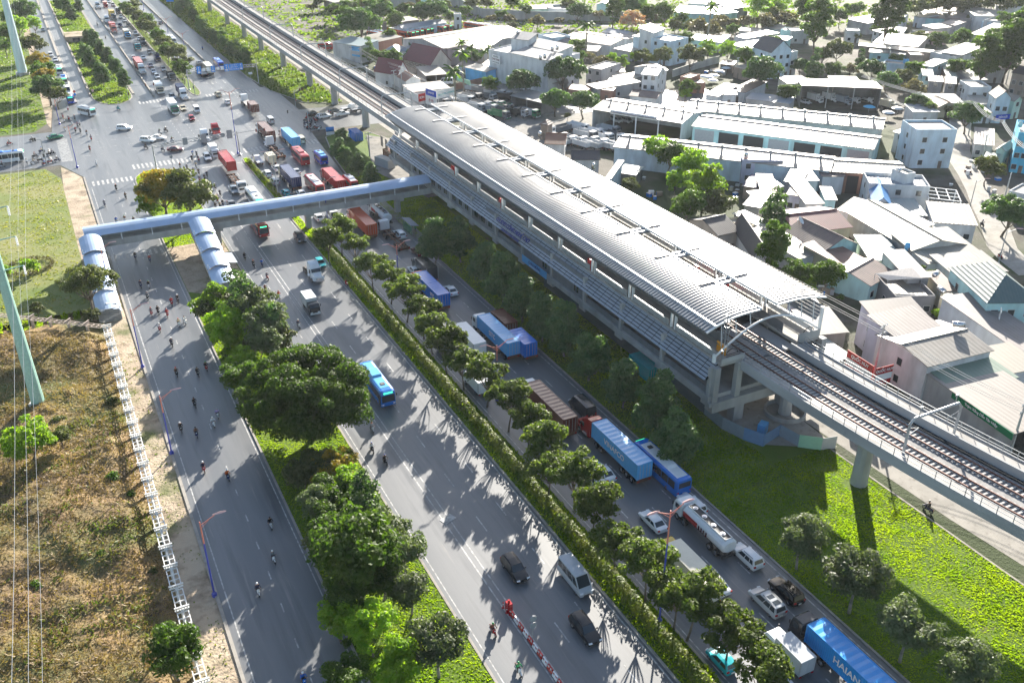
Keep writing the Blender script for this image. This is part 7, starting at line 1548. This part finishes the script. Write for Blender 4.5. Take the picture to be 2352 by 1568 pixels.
signal('traffic signal by the waiting riders of the side street', at('d',625,1000), 7.5, (-1,.2), 2, 3); signal('traffic signal reaching out from the gantry post', at('c',835,860), 6.5, (1,0), 8, 2); signal('traffic signal hanging over the outgoing turn', at('c',1760,560), 7, (-1,.1), 6, 1); signal('traffic signal on the far median tip', at('b',1395,1270), 6.0, (-1,.2), 5, 3)
def roundsign(label, b, h, cols, txt=None, w=.9):
    o = thing('road_sign', label, 'road sign', (b.x, b.y, 0), 0, 'road signs'); mb = MB(); mb.tube((0,0,0),(0,0,h),.05,n=6); mb.build('post', M_steel, o)
    for i, (c, kind) in enumerate(cols):
        mb = MB(); z = h-.45-i*1.0
        if kind == 'disc': mb.tube((0,-.05,z),(0,-.1,z),w/2,n=16)
        else: mb.box((0,-.08,z),(w*1.6,.05,w*.9))
        mb.build('sign_face', c, o)
roundsign('grey backed pair of discs on a pole between the barrier blocks', at(21,1318,1290), 4.2, [(M_grey,'disc'),(M_grey,'disc')]); roundsign('red disc above a blue disc at the end of the far separator', at('a',1010,1330), 3.4, [(M_red,'disc'),(M_sblue,'disc')]); roundsign('round sign on the crosswalk refuge by the gantry', at('d',2295,1010), 3.2, [(M_grey,'disc')]); roundsign('faded round sign on the far tree island', at('a',1250,1300), 3, [(M_lens,'disc')]); roundsign('small blue panel on posts at the corner lawn', at('c',2040,610), 2.6, [(M_sblue,'box'),(M_white,'box')], None, 1.6); roundsign('blue panel high over the far right carriageway'.replace('right ','outgoing '), at('b',1085,170), 7, [(M_sblue,'box')], None, 2.4); roundsign('white panel beside the blue lane gantry', at('b',2140,1080), 3.4, [(M_white,'box')])
# red and white barrier blocks, cones
x0 = 36.4
for i in range(20):
    y = 71.2-i*1.15
    o = thing('barrier_block', f'red and white road block, {ordinal(i)} from the far end of the barrier line', 'barrier', (x0, y, .03), 0, 'red and white road blocks'); mb = MB(); mb.loft([[(-.2,-.5,z0),(.2,-.5,z0),(.2,.5,z0),(-.2,.5,z0)] if k == 0 else [(-.09,-.48,z0),(.09,-.48,z0),(.09,.48,z0),(-.09,.48,z0)] for k, z0 in ((0,0),(0,.15),(1,.3),(1,.62))]); mb.build('block', PC['red'] if i % 2 == 0 else M_white, o)
    mb = MB(); [mb.bx(-.1,.1,yy-.12,yy+.12,.34,.6) for yy in (-.25,.25)]; mb.build('band', M_white if i % 2 == 0 else PC['red'], o)
o = thing('barrier_end', 'tall red post unit heading the red and white road blocks', 'barrier', (x0, 72.1, .03)); mb = MB(); mb.bx(-.3,.3,-.4,.4,0,1.3); mb.build('block', PC['red'], o); mb = MB(); mb.tube((0,0,1.3),(0,0,1.7),.15,n=8); mb.build('lamp', PC['red'], o)
for i, (x, y) in enumerate(((21,1115,),(21,1140))): pass
for i, (px, py) in enumerate(((1115,1050),(1140,1085),(1163,1098))):
    p = at(21,px,py); o = thing('marker_post', f'slim red marker post, {ordinal(i)} ahead of the road blocks', 'post', (p.x,p.y,.03), 0, 'slim red marker posts'); mb = MB(); mb.lathe((0,0,0),[(.2,0),(.2,.05),(.06,.08),(.06,.9),(.02,.95)],8); mb.build('post', PC['red'], o); mb = MB(); mb.tube((0,0,.5),(0,0,.65),.065,n=8); mb.build('band', M_white, o)
# lattice fence of white square panels
def fencerun(A, B, n, label, m):
    A, B = Vector((*A,0)), Vector((*B,0)); u = (B-A)/n; rz = atan2(u.y, u.x); L = u.length
    o = thing('lattice_fence', label, 'fence', (A.x, A.y, 0), rz)
    for i in range(n):
        mb = MB(); x = L*i+.25; w = L-.9
        for yy in (-.62,0,.62): mb.bx(x,x+w,yy-.06,yy+.06,2.1,2.22)
        for xx in (x, x+w*.34, x+w*.67, x+w): mb.bx(xx-.06,xx+.06,-.68,.68,2.09,2.23)
        p = mb.build('panel', m, o)
        mb = MB(); mb.bx(L*i-.2,L*i+.2,-.2,.2,-.1,2.3); mb.bx(L*i-.1,L*i+.1,-.8,.8,2.3,2.42); [mb.bx(L*i-.07,L*i+.07,k*.3-.05,k*.3+.05,2.42,2.7) for k in (-2,-1,0,1,2)]; mb.bx(L*i-.1,L*i+.1,-.85,.85,2.7,2.8); mb.build('post', m, o)
M_fence = mat('fence white', (.78,.77,.74), .7, var=.25, scale=1.5)
fencerun((1.8,166.5),(1.9,24),36,'long white lattice fence between the dry field and the sandy verge',M_fence); fencerun((-58,216),(1.6,167),20,'weathered lattice fence along the lawn edge of the dry field',mat('fence weathered',(.50,.42,.36),.8,var=.4,scale=1.5))
# hoarding of tin sheets
hp = [(83.9,150),(83.8,125),(83.7,102),(83.4,96),(83.2,91.3),(84.2,87.5),(85.7,84.7),(89.7,85.7),(90.3,82.2),(92.8,80.0),(95.2,79.5)]
cols = ['grey','grey','grey','steel','steel','tin','tin','steel','mint','silver']
o = thing('tin_hoarding', 'fence of blue and grey tin sheets around the station works', 'fence', (0,0,0))
for i in range(len(hp)-1):
    a, b = hp[i], hp[i+1]; n = max(1, int(hypot(b[0]-a[0], b[1]-a[1])/2.2))
    for k in range(n):
        p0, p1 = [Vector((a[0]+(b[0]-a[0])*f, a[1]+(b[1]-a[1])*f, 0)) for f in (k/n, (k+1)/n)]
        c = (p0+p1)/2; mb = MB(); mb.box((c.x,c.y,1.1),((p1-p0).length,.05,2.2+.12*((i+k) % 3)), atan2(p1.y-p0.y,p1.x-p0.x)); mb.build('sheet', PC[cols[i]], o)
o = thing('planter_ring', 'round concrete planter wall around the inner station column', 'planter', (94.9,90.3,0)); mb = MB(); n = 20
for i in range(n):
    a0, a1 = 2*pi*i/n, 2*pi*(i+1)/n; mb.loft([[(r*cos(a),r*sin(a),z) for r, z in ((3.0,0),(3.3,0),(3.3,.85),(3.0,.85))] for a in (a0,a1)])
mb.build('ring_wall', M_concrete, o)
m = MB(); m.face([(x,y,.24) for x, y in ((84.4,150),(84.2,96),(84,91),(86,84.9),(90.5,82),(95.5,79.4),(96.3,95),(96.3,150))]); struct('works_yard', m, M_conc)
m = MB(); m.face([(x,y,.24) for x, y in ((78,238),(83,210),(96,210),(96,262),(88,272))]); struct('works_yard', m, M_yard)
o = thing('blue_cabinet', 'pale blue cabinet standing behind the tin hoarding', 'cabinet', (88.0,87.6,0), .5); mb = MB(); mb.bx(-.8,.8,-.6,.6,0,1.9); mb.build('case', PC['lightblue'], o); mb = MB(); mb.bx(-.7,.7,-.63,-.6,.2,1.7); mb.build('door', PC['lightblue'], o)
for t, x, y, c, lab, rz in ((1,100,930,'blue','blue container without a truck in the works yard',.0),(1,340,1070,'brown','brown container standing in the works yard by the station',.0),(1,300,1120,'silver','pale site container by the brown one',.3),(11,2090,960,'teal','teal container half hidden below the station',0.0)):
    p = at(t,x,y,1.3); p.z = .05; o = place('container6', lambda: make_container(6.06), p, rz, lab, 'site containers', SW(c)); o['category'] = 'container'
# bus shelters
def shelter(label, p, rz, m, L=6):
    o = thing('bus_shelter', label, 'bus shelter', (p.x,p.y,.05), rz, 'bus shelters'); mb = MB(); mb.loft([[(-L/2,-1,2.5),(L/2,-1,2.5),(L/2,-1,2.6),(-L/2,-1,2.6)],[(-L/2,1,2.85),(L/2,1,2.85),(L/2,1,2.95),(-L/2,1,2.95)]]); mb.build('roof', m, o)
    for x in (-L/2+.2,L/2-.2): mb = MB(); mb.tube((x,.7,0),(x,.7,2.8),.07,n=6); mb.build('post', M_steel, o)
    mb = MB(); mb.bx(-L/2+.3,L/2-.3,.75,.8,.3,2.3); mb.build('back_panel', PC['green'] if m is M_grey else M_glass, o); mb = MB(); mb.bx(-L/2+.6,L/2-.6,.2,.6,.42,.5); mb.build('bench', M_steel, o)
shelter('small bus shelter with a dark roof and green panels on the grass strip', at('f',1050,480,2.5), pi/2, M_grey); shelter('bus shelter with a grey glass roof beside the covered median stair', at(10,1585,215,2.5), pi/2, M_louv); shelter('bus shelter with a pale roof at the foot of the lawn stair', at(10,755,470,2.5), pi/2, M_white, 9)
m = MB(); q0 = at('f',1060,600); m.face([(q0.x-3,q0.y-5,.16),(q0.x+1.8,q0.y-5,.16),(q0.x+1.8,q0.y+34,.16),(q0.x-3,q0.y+34,.16)]); struct('pavement', m, M_conc)
# steel transmission poles, their cables
def mono(label, b, h, r, m, base=True):
    o = thing('transmission_pole', label, 'pole', (b.x,b.y,0), 0, 'steel transmission poles'); mb = MB(); mb.tube((0,0,-.2),(0,0,h),r,r*.45,12); mb.build('shaft', m, o)
    mb = MB(); mb.tube((0,0,0),(0,0,1.1),r*1.35,r*1.35,14,0); mb.build('footing', M_white if base else M_concrete, o)
    if base: mb = MB(); mb.tube((0,0,.4),(0,0,.65),r*1.37,r*1.37,14); mb.build('band', PC['maroon'], o)
    for z in (h*.93, h*1.06 if 0 else h*.80, h*.67):
        for s in (1,-1):
            mb = MB(); mb.tube((0,0,z),(s*3.2,-.6*s*0,z+.3),.13,.07,6); a = mb.build('cross_arm', m, o)
            mb = MB(); [mb.tube((s*3.2,0,z+.25-k*.3),(s*3.2,0,z+.05-k*.3),.16,.16,8) for k in range(5)]; mb.build('insulator', M_white, a)
    return o
M_gpole = mat('pale green steel', (.40,.64,.56), .4, var=.15); M_bpole = mat('pale blue steel', (.62,.76,.80), .4, var=.1)
P1_ = at(10,275,1245); P2_ = at('a',310,995); P3_ = at(1,570,75)
mono('pale green tapering steel pole on a banded footing in the dry field', P1_, 36, 1.05, M_gpole); mono('pale blue tapering steel pole on the shaded far lawn', P2_, 46, 1.9, M_bpole, False); mono('pale steel pole at the top among village trees', P3_, 40, 1.7, M_bpole, False)
def cable(label, pts, sag=1.5, r=.03, group='overhead cables', m=M_pole):
    mb = MB()
    for a, b in zip(pts, pts[1:]):
        a, b = Vector(a), Vector(b); pr = a
        for i in range(1, 9): f = i/8; p = a.lerp(b, f)+Vector((0,0,-sag*4*f*(1-f))); mb.tube(pr, p, r, n=4, cap=False); pr = p
    tag(mb.build('cable', m), label, 'cable', group)
for k, (s, z) in enumerate(((-3.2,.93),(3.2,.93),(-3.2,.80),(3.2,.80),(-3.2,.67),(3.2,.67))):
    cable(f'thin power cable over the dry field, {ordinal(k)} of the six strung between the steel poles', [(P1_.x+s-5,P1_.y-150,36*z),(P1_.x+s,P1_.y,36*z-1),(P2_.x+s,P2_.y,46*z-1)], 5, .02, 'cables of the steel poles', M_steel)
# concrete utility poles
def upole(label, t, x, y, hx, hy, arms=2):
    b = at(t,x,y); h = min(max(rise(t,hx,hy,b), 7), 14); o = thing('utility_pole', label, 'utility pole', (b.x,b.y,0), random.uniform(-.3,.3), 'concrete utility poles'); mb = MB(); mb.tube((0,0,-.2),(0,0,h),.22,.13,8); mb.build('shaft', M_pole, o)
    for k in range(arms):
        mb = MB(); mb.box((0,0,h-.3-k*1.3),(2.2,.1,.12),.4); a = mb.build('cross_arm', M_steel, o)
        for xx in (-.9,-.45,.45,.9): mb = MB(); mb.lathe((xx*cos(.4),xx*sin(.4),h-.24-k*1.3),[(.07,0),(.09,.1),(.05,.25),(.02,.28)],6); mb.build('insulator', M_white, a)
    return Vector((b.x,b.y,h))
U = [upole(*a) for a in (('concrete pole in front of the red banners',12,1295,1110,1390,670),('concrete pole at the fuel shed with white insulators',12,2250,1568,2352,1200),('concrete pole between the pale quilted roof and the hall',12,2130,800,2175,630),('concrete pole beside the showroom with car pictures','g',600,910,580,640),('concrete pole by the small white gabled house','g',1145,1245,1125,880),('second concrete pole by the small white gabled house','g',1045,1190,1030,1000),
   ('concrete pole beside the stone yard','i',880,1010,890,860),('concrete pole with many insulators in the upper village','j',545,830,570,670),('concrete pole on the lane below the tall pale blue house','m',1790,540,1850,330),('concrete pole at the big tree under the power lines','m',1610,230,1680,0),('concrete pole by the white flat house on the lane','m',2090,1080,2140,800),('concrete pole at the village edge house','j',2110,1120,2150,940),('concrete pole at the open garage','j',900,1500,905,1430),('concrete pole in the works yard','e',2115,560,2110,390),('concrete pole under the viaduct beside the parked trucks','g',305,1330,290,1160))]
for k, dz in enumerate((0,-.4,-1.3,-1.7)):
    d = Vector((0,0,dz)); cable(f'cable, {ordinal(k)} from the top along the viaduct street', [U[3]+d, U[4]+d, U[0]+d, U[1]+d, U[1]+d+Vector((14,-28,0))], .8, .035)
a0 = U[9]; a1 = U[8]; a2 = U[10]
for k in range(5):
    off = Vector((-1.2+.6*k, .3*k, -.2*(k % 2))); cable(f'thick pale cable, {ordinal(k)} of the bundle along the village lane', [a0+off+Vector((-6,40,4)), a0+off+Vector((0,0,3)), a1+off+Vector((6,0,3)), a2+off+Vector((8,0,4)), a2+off+Vector((24,-40,6))], 1.2, .07, 'cable bundle of the village lane')
cable('cable from the two yard trees to the gatehouse', [at('k',660,450,6), at('k',1180,280,7)], .5, .06); cable('cable from the open garage to the upper village', [at('j',500,1250,7), at('j',900,1430,7)], .6, .08); cable('second cable from the open garage', [at('j',520,1270,6.5), at('j',900,1440,6.5)], .8, .08)
# billboards and banners
def board(t, x0, y0, z0, x1, y1, z1, hgt, col, label, lines=(), cat='billboard', name='billboard', legs=True, tcol=None, sz=.3, strip=None):
    A, B = at(t,x0,y0,z0), at(t,x1,y1,z1); u = (B-A).normalized(); n = Vector((u.y,-u.x,0)).normalized(); L = (B-A).length; rz = atan2(u.y,u.x); c = (A+B)/2
    o = thing(name, label, cat, (c.x,c.y,0), rz, 'signs and billboards'); mb = MB(); mb.bx(-L/2,L/2,-.06,.06,c.z-hgt,c.z); p = mb.build('panel', col, o)
    if strip: mb = MB(); mb.bx(-L/2+.05,L/2-.05,-.085,-.062,c.z-hgt*strip[1],c.z-hgt*strip[2]); mb.build('strip', strip[0], p)
    for i, s in enumerate(lines): text(s[0], hgt*s[1], (0,-.10,c.z-hgt*s[2]), (1,0,0), (0,0,1), s[3], p, 'lettering', .01, bold=True)
    if legs:
        for x in (-L*.4, L*.4): mb = MB(); mb.tube((x,.15,-.1),(x,.15,c.z-.2),.13,n=6); mb.build('leg', M_steel, o)
    return o
board('g',1455,1168,9.5,1598,1212,9.5,5.2,M_white,'tall billboard, blue above white, facing the viaduct',[('GARAGE',.16,.22,M_white),('Ô TÔ',.2,.72,PC['red'])],strip=(PC['royal'],.42,.04)); board('g',1602,1215,8.5,1852,1150,8.5,2.6,M_white,'long pale blue billboard with teal writing above the truck yard',[('CITYAUTO  HYUNDAI',.3,.55,PC['teal'])]); board('g',1355,1255,5,1450,1235,5,2.6,PC['red'],'red billboard with white writing low beside the viaduct',[('SƠN',.4,.5,M_white)]); board('g',1160,1160,6,1355,1260,6,2.6,M_white,'blank white board beside the viaduct railing'); board('g',1870,1015,4,2050,1075,4,1.6,PC['mint'],'pale teal board by the camper van')
board(12,1140,840,6.6,1320,955,6.6,3.4,PC['red'],'big red banner of the tyre shop, side facing the viaduct',[('QUỐC HUY',.22,.2,M_white),('VỎ XE - NHỚT - RỬA XE',.11,.88,M_white)],legs=False,strip=(M_white,.72,.38)); board(12,1335,970,6.4,1455,940,6.4,3.4,PC['red'],'red banner of the tyre shop, front facing the camera',[('QUỐC HUY',.2,.2,M_white),('SỬA XE',.15,.86,M_white)],legs=False,strip=(M_white,.72,.38))
gb_ = board(12,1862,1128,4.9,2280,1420,4.9,1.1,PC['green'],'long bright green banner of the fuel shed with white writing',[('Trạm Xăng Dầu Tân Hiệp',.55,.5,M_white)],legs=False)
board('k',1560,255,6.9,2180,350,6.9,1.3,M_white,'white lettered fascia of the showroom with open bays',[('TRUNG TÂM BẢO HÀNH BẢO DƯỠNG SỬA CHỮA Ô TÔ',.42,.5,M_navy)],'fascia','fascia_board',False); board('j',1985,1530,4.2,2175,1515,4.2,1.6,PC['royal'],'blue shop sign with white letters below the pale blue villa',[('HÒA LỢI',.5,.5,M_white)],'shop sign','shop_sign',False); board(1,1038,372,10.2,1092,388,10.2,3.2,M_white,'painted notice high on the blank white wall',[('MẶT BẰNG',.2,.2,PC['grey']),('CHO THUÊ',.3,.52,PC['maroon']),('LIÊN HỆ CHỦ NHÀ',.16,.85,PC['grey'])],'notice','wall_notice',False); board('g',230,575,6.5,580,630,6.5,4.0,PC['lightblue'],'pale billboard with car pictures on the showroom front',[('SUZUKI  SAIGON NGOI SAO',.16,.16,M_navy)],legs=False,strip=(PC['silver'],.8,.45))
# truck yard
GY = 'tipper trucks parked in the yard'
def yard(rows, kind, cols, phrase):
    rows = sorted(rows, key=lambda r: at(*r[:3], 1.5).xy.length)
    for i, r in enumerate(rows):
        p = at(*r[:3], 1.6); p.z = .03; o = place(kind, FN[kind], p, radians(r[3]), f'parked tipper truck, {ordinal(i)} of those {phrase}', GY, SW(cols[i % len(cols)], cols[(i+1) % len(cols)])); o['category'] = 'truck'
yard([('k',80,310,205),('k',30,180,205),('k',130,215,205),('k',235,260,205),('k',325,285,205),('k',480,290,200)],'tipper',('grey','green','silver','dark'),'in the front rank facing the station, from the camera')
yard([('g',2110,1170,215),('g',2215,1185,215),('g',2305,1205,215),('g',1975,1310,205),('g',2085,1275,205),('g',2265,1280,205),('g',1655,1350,200),('g',1765,1335,200),('g',2120,1410,200),('g',2205,1380,200),('g',2320,1370,200),(1,1010,625,215),(1,1060,640,215),(1,1110,650,215),(1,1150,660,215),(1,1010,740,205),(1,1100,740,205)],'tipper',('dark','grey','steel','silver','grey'),'crowded at the back of the yard, from the camera')
yard([('k',880,650,15),('k',1025,650,15),('k',1150,690,15),('k',1290,700,15),('k',1440,700,15),('k',1570,730,15)],'tipper',('silver','white','silver'),'with open beds by the tiled house')
yard([('k',1230,575,200),('k',1320,545,200),('k',1535,515,200),('k',1130,480,195),('k',880,510,100),('k',1460,600,190),('k',1610,600,190)],'tipper',('silver','white','grey'),'crossing behind the open beds, from the camera')
for i, (t,x,y,k,c,lab) in enumerate((('i',1930,1300,'boxtruck','white','white truck first inside the dark open garage'),('i',2130,1290,'boxtruck','white','white truck second inside the dark open garage'),('i',1800,1350,'sedan','white','white car at the mouth of the dark open garage'),('i',2310,1330,'boxtruck','steel','bluish truck third inside the dark open garage'),('j',85,1330,'minitruck','white','white truck fourth inside the dark open garage'),('j',275,1330,'minitruck','white','white truck last inside the dark open garage'),('k',1640,385,'minivan','white','white van inside the first showroom bay'),('k',1770,390,'minivan','silver','silver van inside the second showroom bay'),('j',555,1390,'boxtruck','beige','truck with a tan load beside the white parasols'))): V(k,t,x,y,radians(185),c,lab,c,'vehicles parked in yards')
for i, (x, y) in enumerate(((800,470),(870,455),(1070,430),(1130,445),(1190,450),(1245,440),(1310,425),(1390,410),(1440,400),(1610,380),(1690,362),(2085,350),(2150,358),(2200,362),(2285,370))): V('bus','g',x,y,radians(200),'orange',f'orange red parked bus, {ordinal(i)} along the depot from the viaduct','white','buses parked at the depot')
V('midibus','g',130,620,radians(60),'red','red bus between the viaduct and the car showroom','red','vehicles parked in yards')
def parasol(label, t, x, y, m):
    p = at(t,x,y,2.4); o = thing('parasol', label, 'parasol', (p.x,p.y,0), 0, 'parasols of the village'); mb = MB(); mb.tube((0,0,0),(0,0,2.5),.04,n=6); mb.build('pole', M_steel, o); mb = MB(); mb.lathe((0,0,0),[(2.1,2.0),(1.2,2.4),(.05,2.65)],10); mb.build('canopy', m, o)
parasol('round bright blue parasol in front of the open garage','j',300,1405,mat('parasol blue',(.1,.45,.7),.7)); parasol('white parasol by the tan load truck, upper','j',680,1425,M_white); parasol('white parasol by the tan load truck, lower','j',555,1480,M_white)
for i, (x, y) in enumerate(((455,1000),(590,990),(515,1010),(570,1055),(660,935),(745,890))): parasol(f'white parasol, {ordinal(i)} of the stone yard group','i',x,y,M_white)
# shade sail, frames, walls, tanks
def poly(name, label, cat, pts, m, th=.06, group=None):
    c = sum((Vector(p) for p in pts), Vector())/len(pts); o = thing(name, label, cat, (c.x,c.y,0), 0, group); mb = MB(); q = [(p[0]-c.x,p[1]-c.y,p[2]) for p in pts]; quadslab(mb, q, th); mb.build('cloth', m, o)
    for p in q: mb = MB(); mb.tube((p[0],p[1],0),(p[0],p[1],p[2]),.05,n=5); mb.build('post', M_steel, o)
poly('shade_sail','pale wrinkled shade sail over the plant terrace','shade sail',[at('n',375,500,5.4),at('n',545,585,5.0),at('n',1000,560,5.6),at('n',860,415,6.2)],mat('shade cloth',(.55,.5,.46),.8,var=.2))
poly('green_tarpaulin','green tarpaulin beside the pinkish beige roof','tarpaulin',[at('n',330,960,3.2),at('n',560,980,3.0),at('n',520,900,3.4),at('n',340,915,3.3)],mat('tarpaulin green',(.06,.35,.24),.6,var=.2)); poly('cloth_awning','white awning at the long pale roofed house','awning',[at('o',1030,645,3.2),at('o',1060,670,3.0),at('o',1375,590,3.0),at('o',1340,560,3.2)],M_white)
rg_ = random.Random(3)
for i in range(14):
    x, y = rg_.uniform(680,1120), rg_.uniform(660,800); tree('bush_mid' if i % 2 else 'bush_grey','n',x,y-40,75,f'potted shrub, {ordinal(i)} on the plant terrace under the shade sail','potted shrubs of the plant terrace').location.z = 3.7
def wallrun(label, pts, h, m, th=.25, name='boundary_wall'):
    o = thing(name, label, 'wall', (0,0,0), 0, 'boundary walls')
    for a, b in zip(pts, pts[1:]): a, b = Vector(a), Vector(b); c = (a+b)/2; mb = MB(); mb.box((c.x,c.y,h/2-.1),((b-a).length,th,h), atan2(b.y-a.y,b.x-a.x)); mb.build('wall_panel', m, o)
wallrun('long grey compound wall across the top of the village',[at(1,20,75),at(1,400,55),at(1,800,45),at(1,960,120),at(1,1300,140),at(1,1700,150),at(1,2250,135)],4.5,M_concrete); wallrun('mossy compound wall under the pale grey tree',[at('i',30,1030),at('i',350,920),at('i',650,840)],3,M_concrete); wallrun('low brown wall of the truck yard',[at('g',1850,1200),at('g',2250,1110)],2.5,WC['brick']); wallrun('pale wall between the side street and the showrooms',[at('g',60,700),at('g',600,900),at('g',1150,1250)],1.4,M_concrete)
def frame(label, pts, z, m, n=5, name='steel_frame', r=.09):
    A, B, C = [at(*p, z) for p in pts]; o = thing(name, label, 'frame', (0,0,0), 0, 'open frames'); D = A+C-B
    mb = MB()
    for i in range(n+1): f = i/n; mb.tube(A.lerp(B,f), D.lerp(C,f), r, n=4); mb.tube(A.lerp(D,f), B.lerp(C,f), r, n=4)
    mb.build('rafters', m, o)
    for p in (A,B,C,D): mb = MB(); mb.tube((p.x,p.y,0),p,r*1.2,n=5); mb.build('post', m, o)
frame('open timber frame behind the maroon gabled house',[('g',1330,925),('g',1450,870),('g',1290,790)],4,mat('old timber',(.25,.21,.17),.8,var=.3),4,'timber_frame',.16); frame('white steel frame over the dark yard beside the terrace house',[('m',1085,1060),('m',1515,1110),('m',1450,960)],4.5,M_white,3,'steel_frame',.12); frame('rusty pipe frame on the rusty roof',[('l',1200,960),('l',1425,960),('l',1410,830)],5.6,M_rust,3,'pipe_frame',.06)
p = at('h',915,130,3); o = thing('round_tank', 'round white open tank behind the compound wall', 'tank', (p.x,p.y,0)); mb = MB(); mb.lathe((0,0,0),[(8,0),(8,4.6),(7.6,4.6),(7.6,3.9)],28); mb.build('tank_wall', M_white, o); mb = MB(); mb.lathe((0,0,3.4),[(7.6,0),(.1,.2)],28); mb.build('cover', M_grey, o)
for i, (t,x,y,z) in enumerate((('h',1480,465,6),('h',2060,395,9.6),('o',1000,120,6.3),('l',1700,1360,7))):
    p = at(t,x,y,z); o = thing('dish_aerial', f'white dish aerial, {ordinal(i)} of the roof dishes from the far side of the village', 'dish aerial', (p.x,p.y,z-.5), 0, 'dish aerials'); mb = MB(); mb.lathe((0,0,.6),[(.05,0),(.5,.12),(.9,.4)],14); mb.build('dish', M_white, o).rotation_euler = (.9,0,.6); mb = MB(); mb.tube((0,0,-.3),(0,0,.6),.04,n=5); mb.build('mount', M_steel, o)
# scattered small things of the yards
rr = random.Random(11)
for i in range(46):
    t, x, y = rr.choice((('k',rr.uniform(780,1250),rr.uniform(430,560)),('m',rr.uniform(820,1450),rr.uniform(700,900)),('m',rr.uniform(1560,1760),rr.uniform(330,760)),('m',rr.uniform(1830,2060),rr.uniform(820,1060)),('o',rr.uniform(1240,1500),rr.uniform(1040,1130)),('i',rr.uniform(430,740),rr.uniform(900,1060)),('l',rr.uniform(780,950),rr.uniform(880,1100)),('k',rr.uniform(1950,2300),rr.uniform(1180,1520)),('c',rr.uniform(2100,2350),rr.uniform(560,640)),('g',rr.uniform(620,900),rr.uniform(860,930))))
    p = at(t,x,y); o = thing('crate', 'old crate among the clutter of a village yard', 'crate', (p.x,p.y,0), rr.uniform(0,3), 'crates and boxes lying in the yards'); a, b, c = rr.uniform(.6,1.6), rr.uniform(.6,1.4), rr.uniform(.4,1.3)
    mb = MB(); mb.bx(-a/2,a/2,-b/2,b/2,0,c); mb.build('box', rr.choice((M_white,M_steel,M_rust,WC['brown'],PC['blue'],WC['cream'],PC['silver'])), o); mb = MB(); mb.bx(-a/2-.04,a/2+.04,-b/2-.04,b/2+.04,c-.02,c+.06); mb.build('lid', rr.choice((M_steel,WC['brown'],M_white)), o)
drop_protos()
# ---------------------------------------------------------------- the air
mb = MB(); mb.bx(-720,1520,-80,1720,-1.2,95); hz_ = mb.build('haze', mat('haze unused', (1,1,1))); tag(hz_, kind='stuff'); hz_['label'] = 'thin pale haze filling the air over the city'
hm = bpy.data.materials.new('haze air'); hm.use_nodes = True; t = hm.node_tree; t.nodes.clear(); ou = t.nodes.new('ShaderNodeOutputMaterial'); pv = t.nodes.new('ShaderNodeVolumePrincipled')
pv.inputs['Color'].default_value = (.86,.92,1,1); pv.inputs['Density'].default_value = .00006; pv.inputs['Anisotropy'].default_value = .3; t.links.new(pv.outputs[0], ou.inputs['Volume']); hz_.data.materials[0] = hm
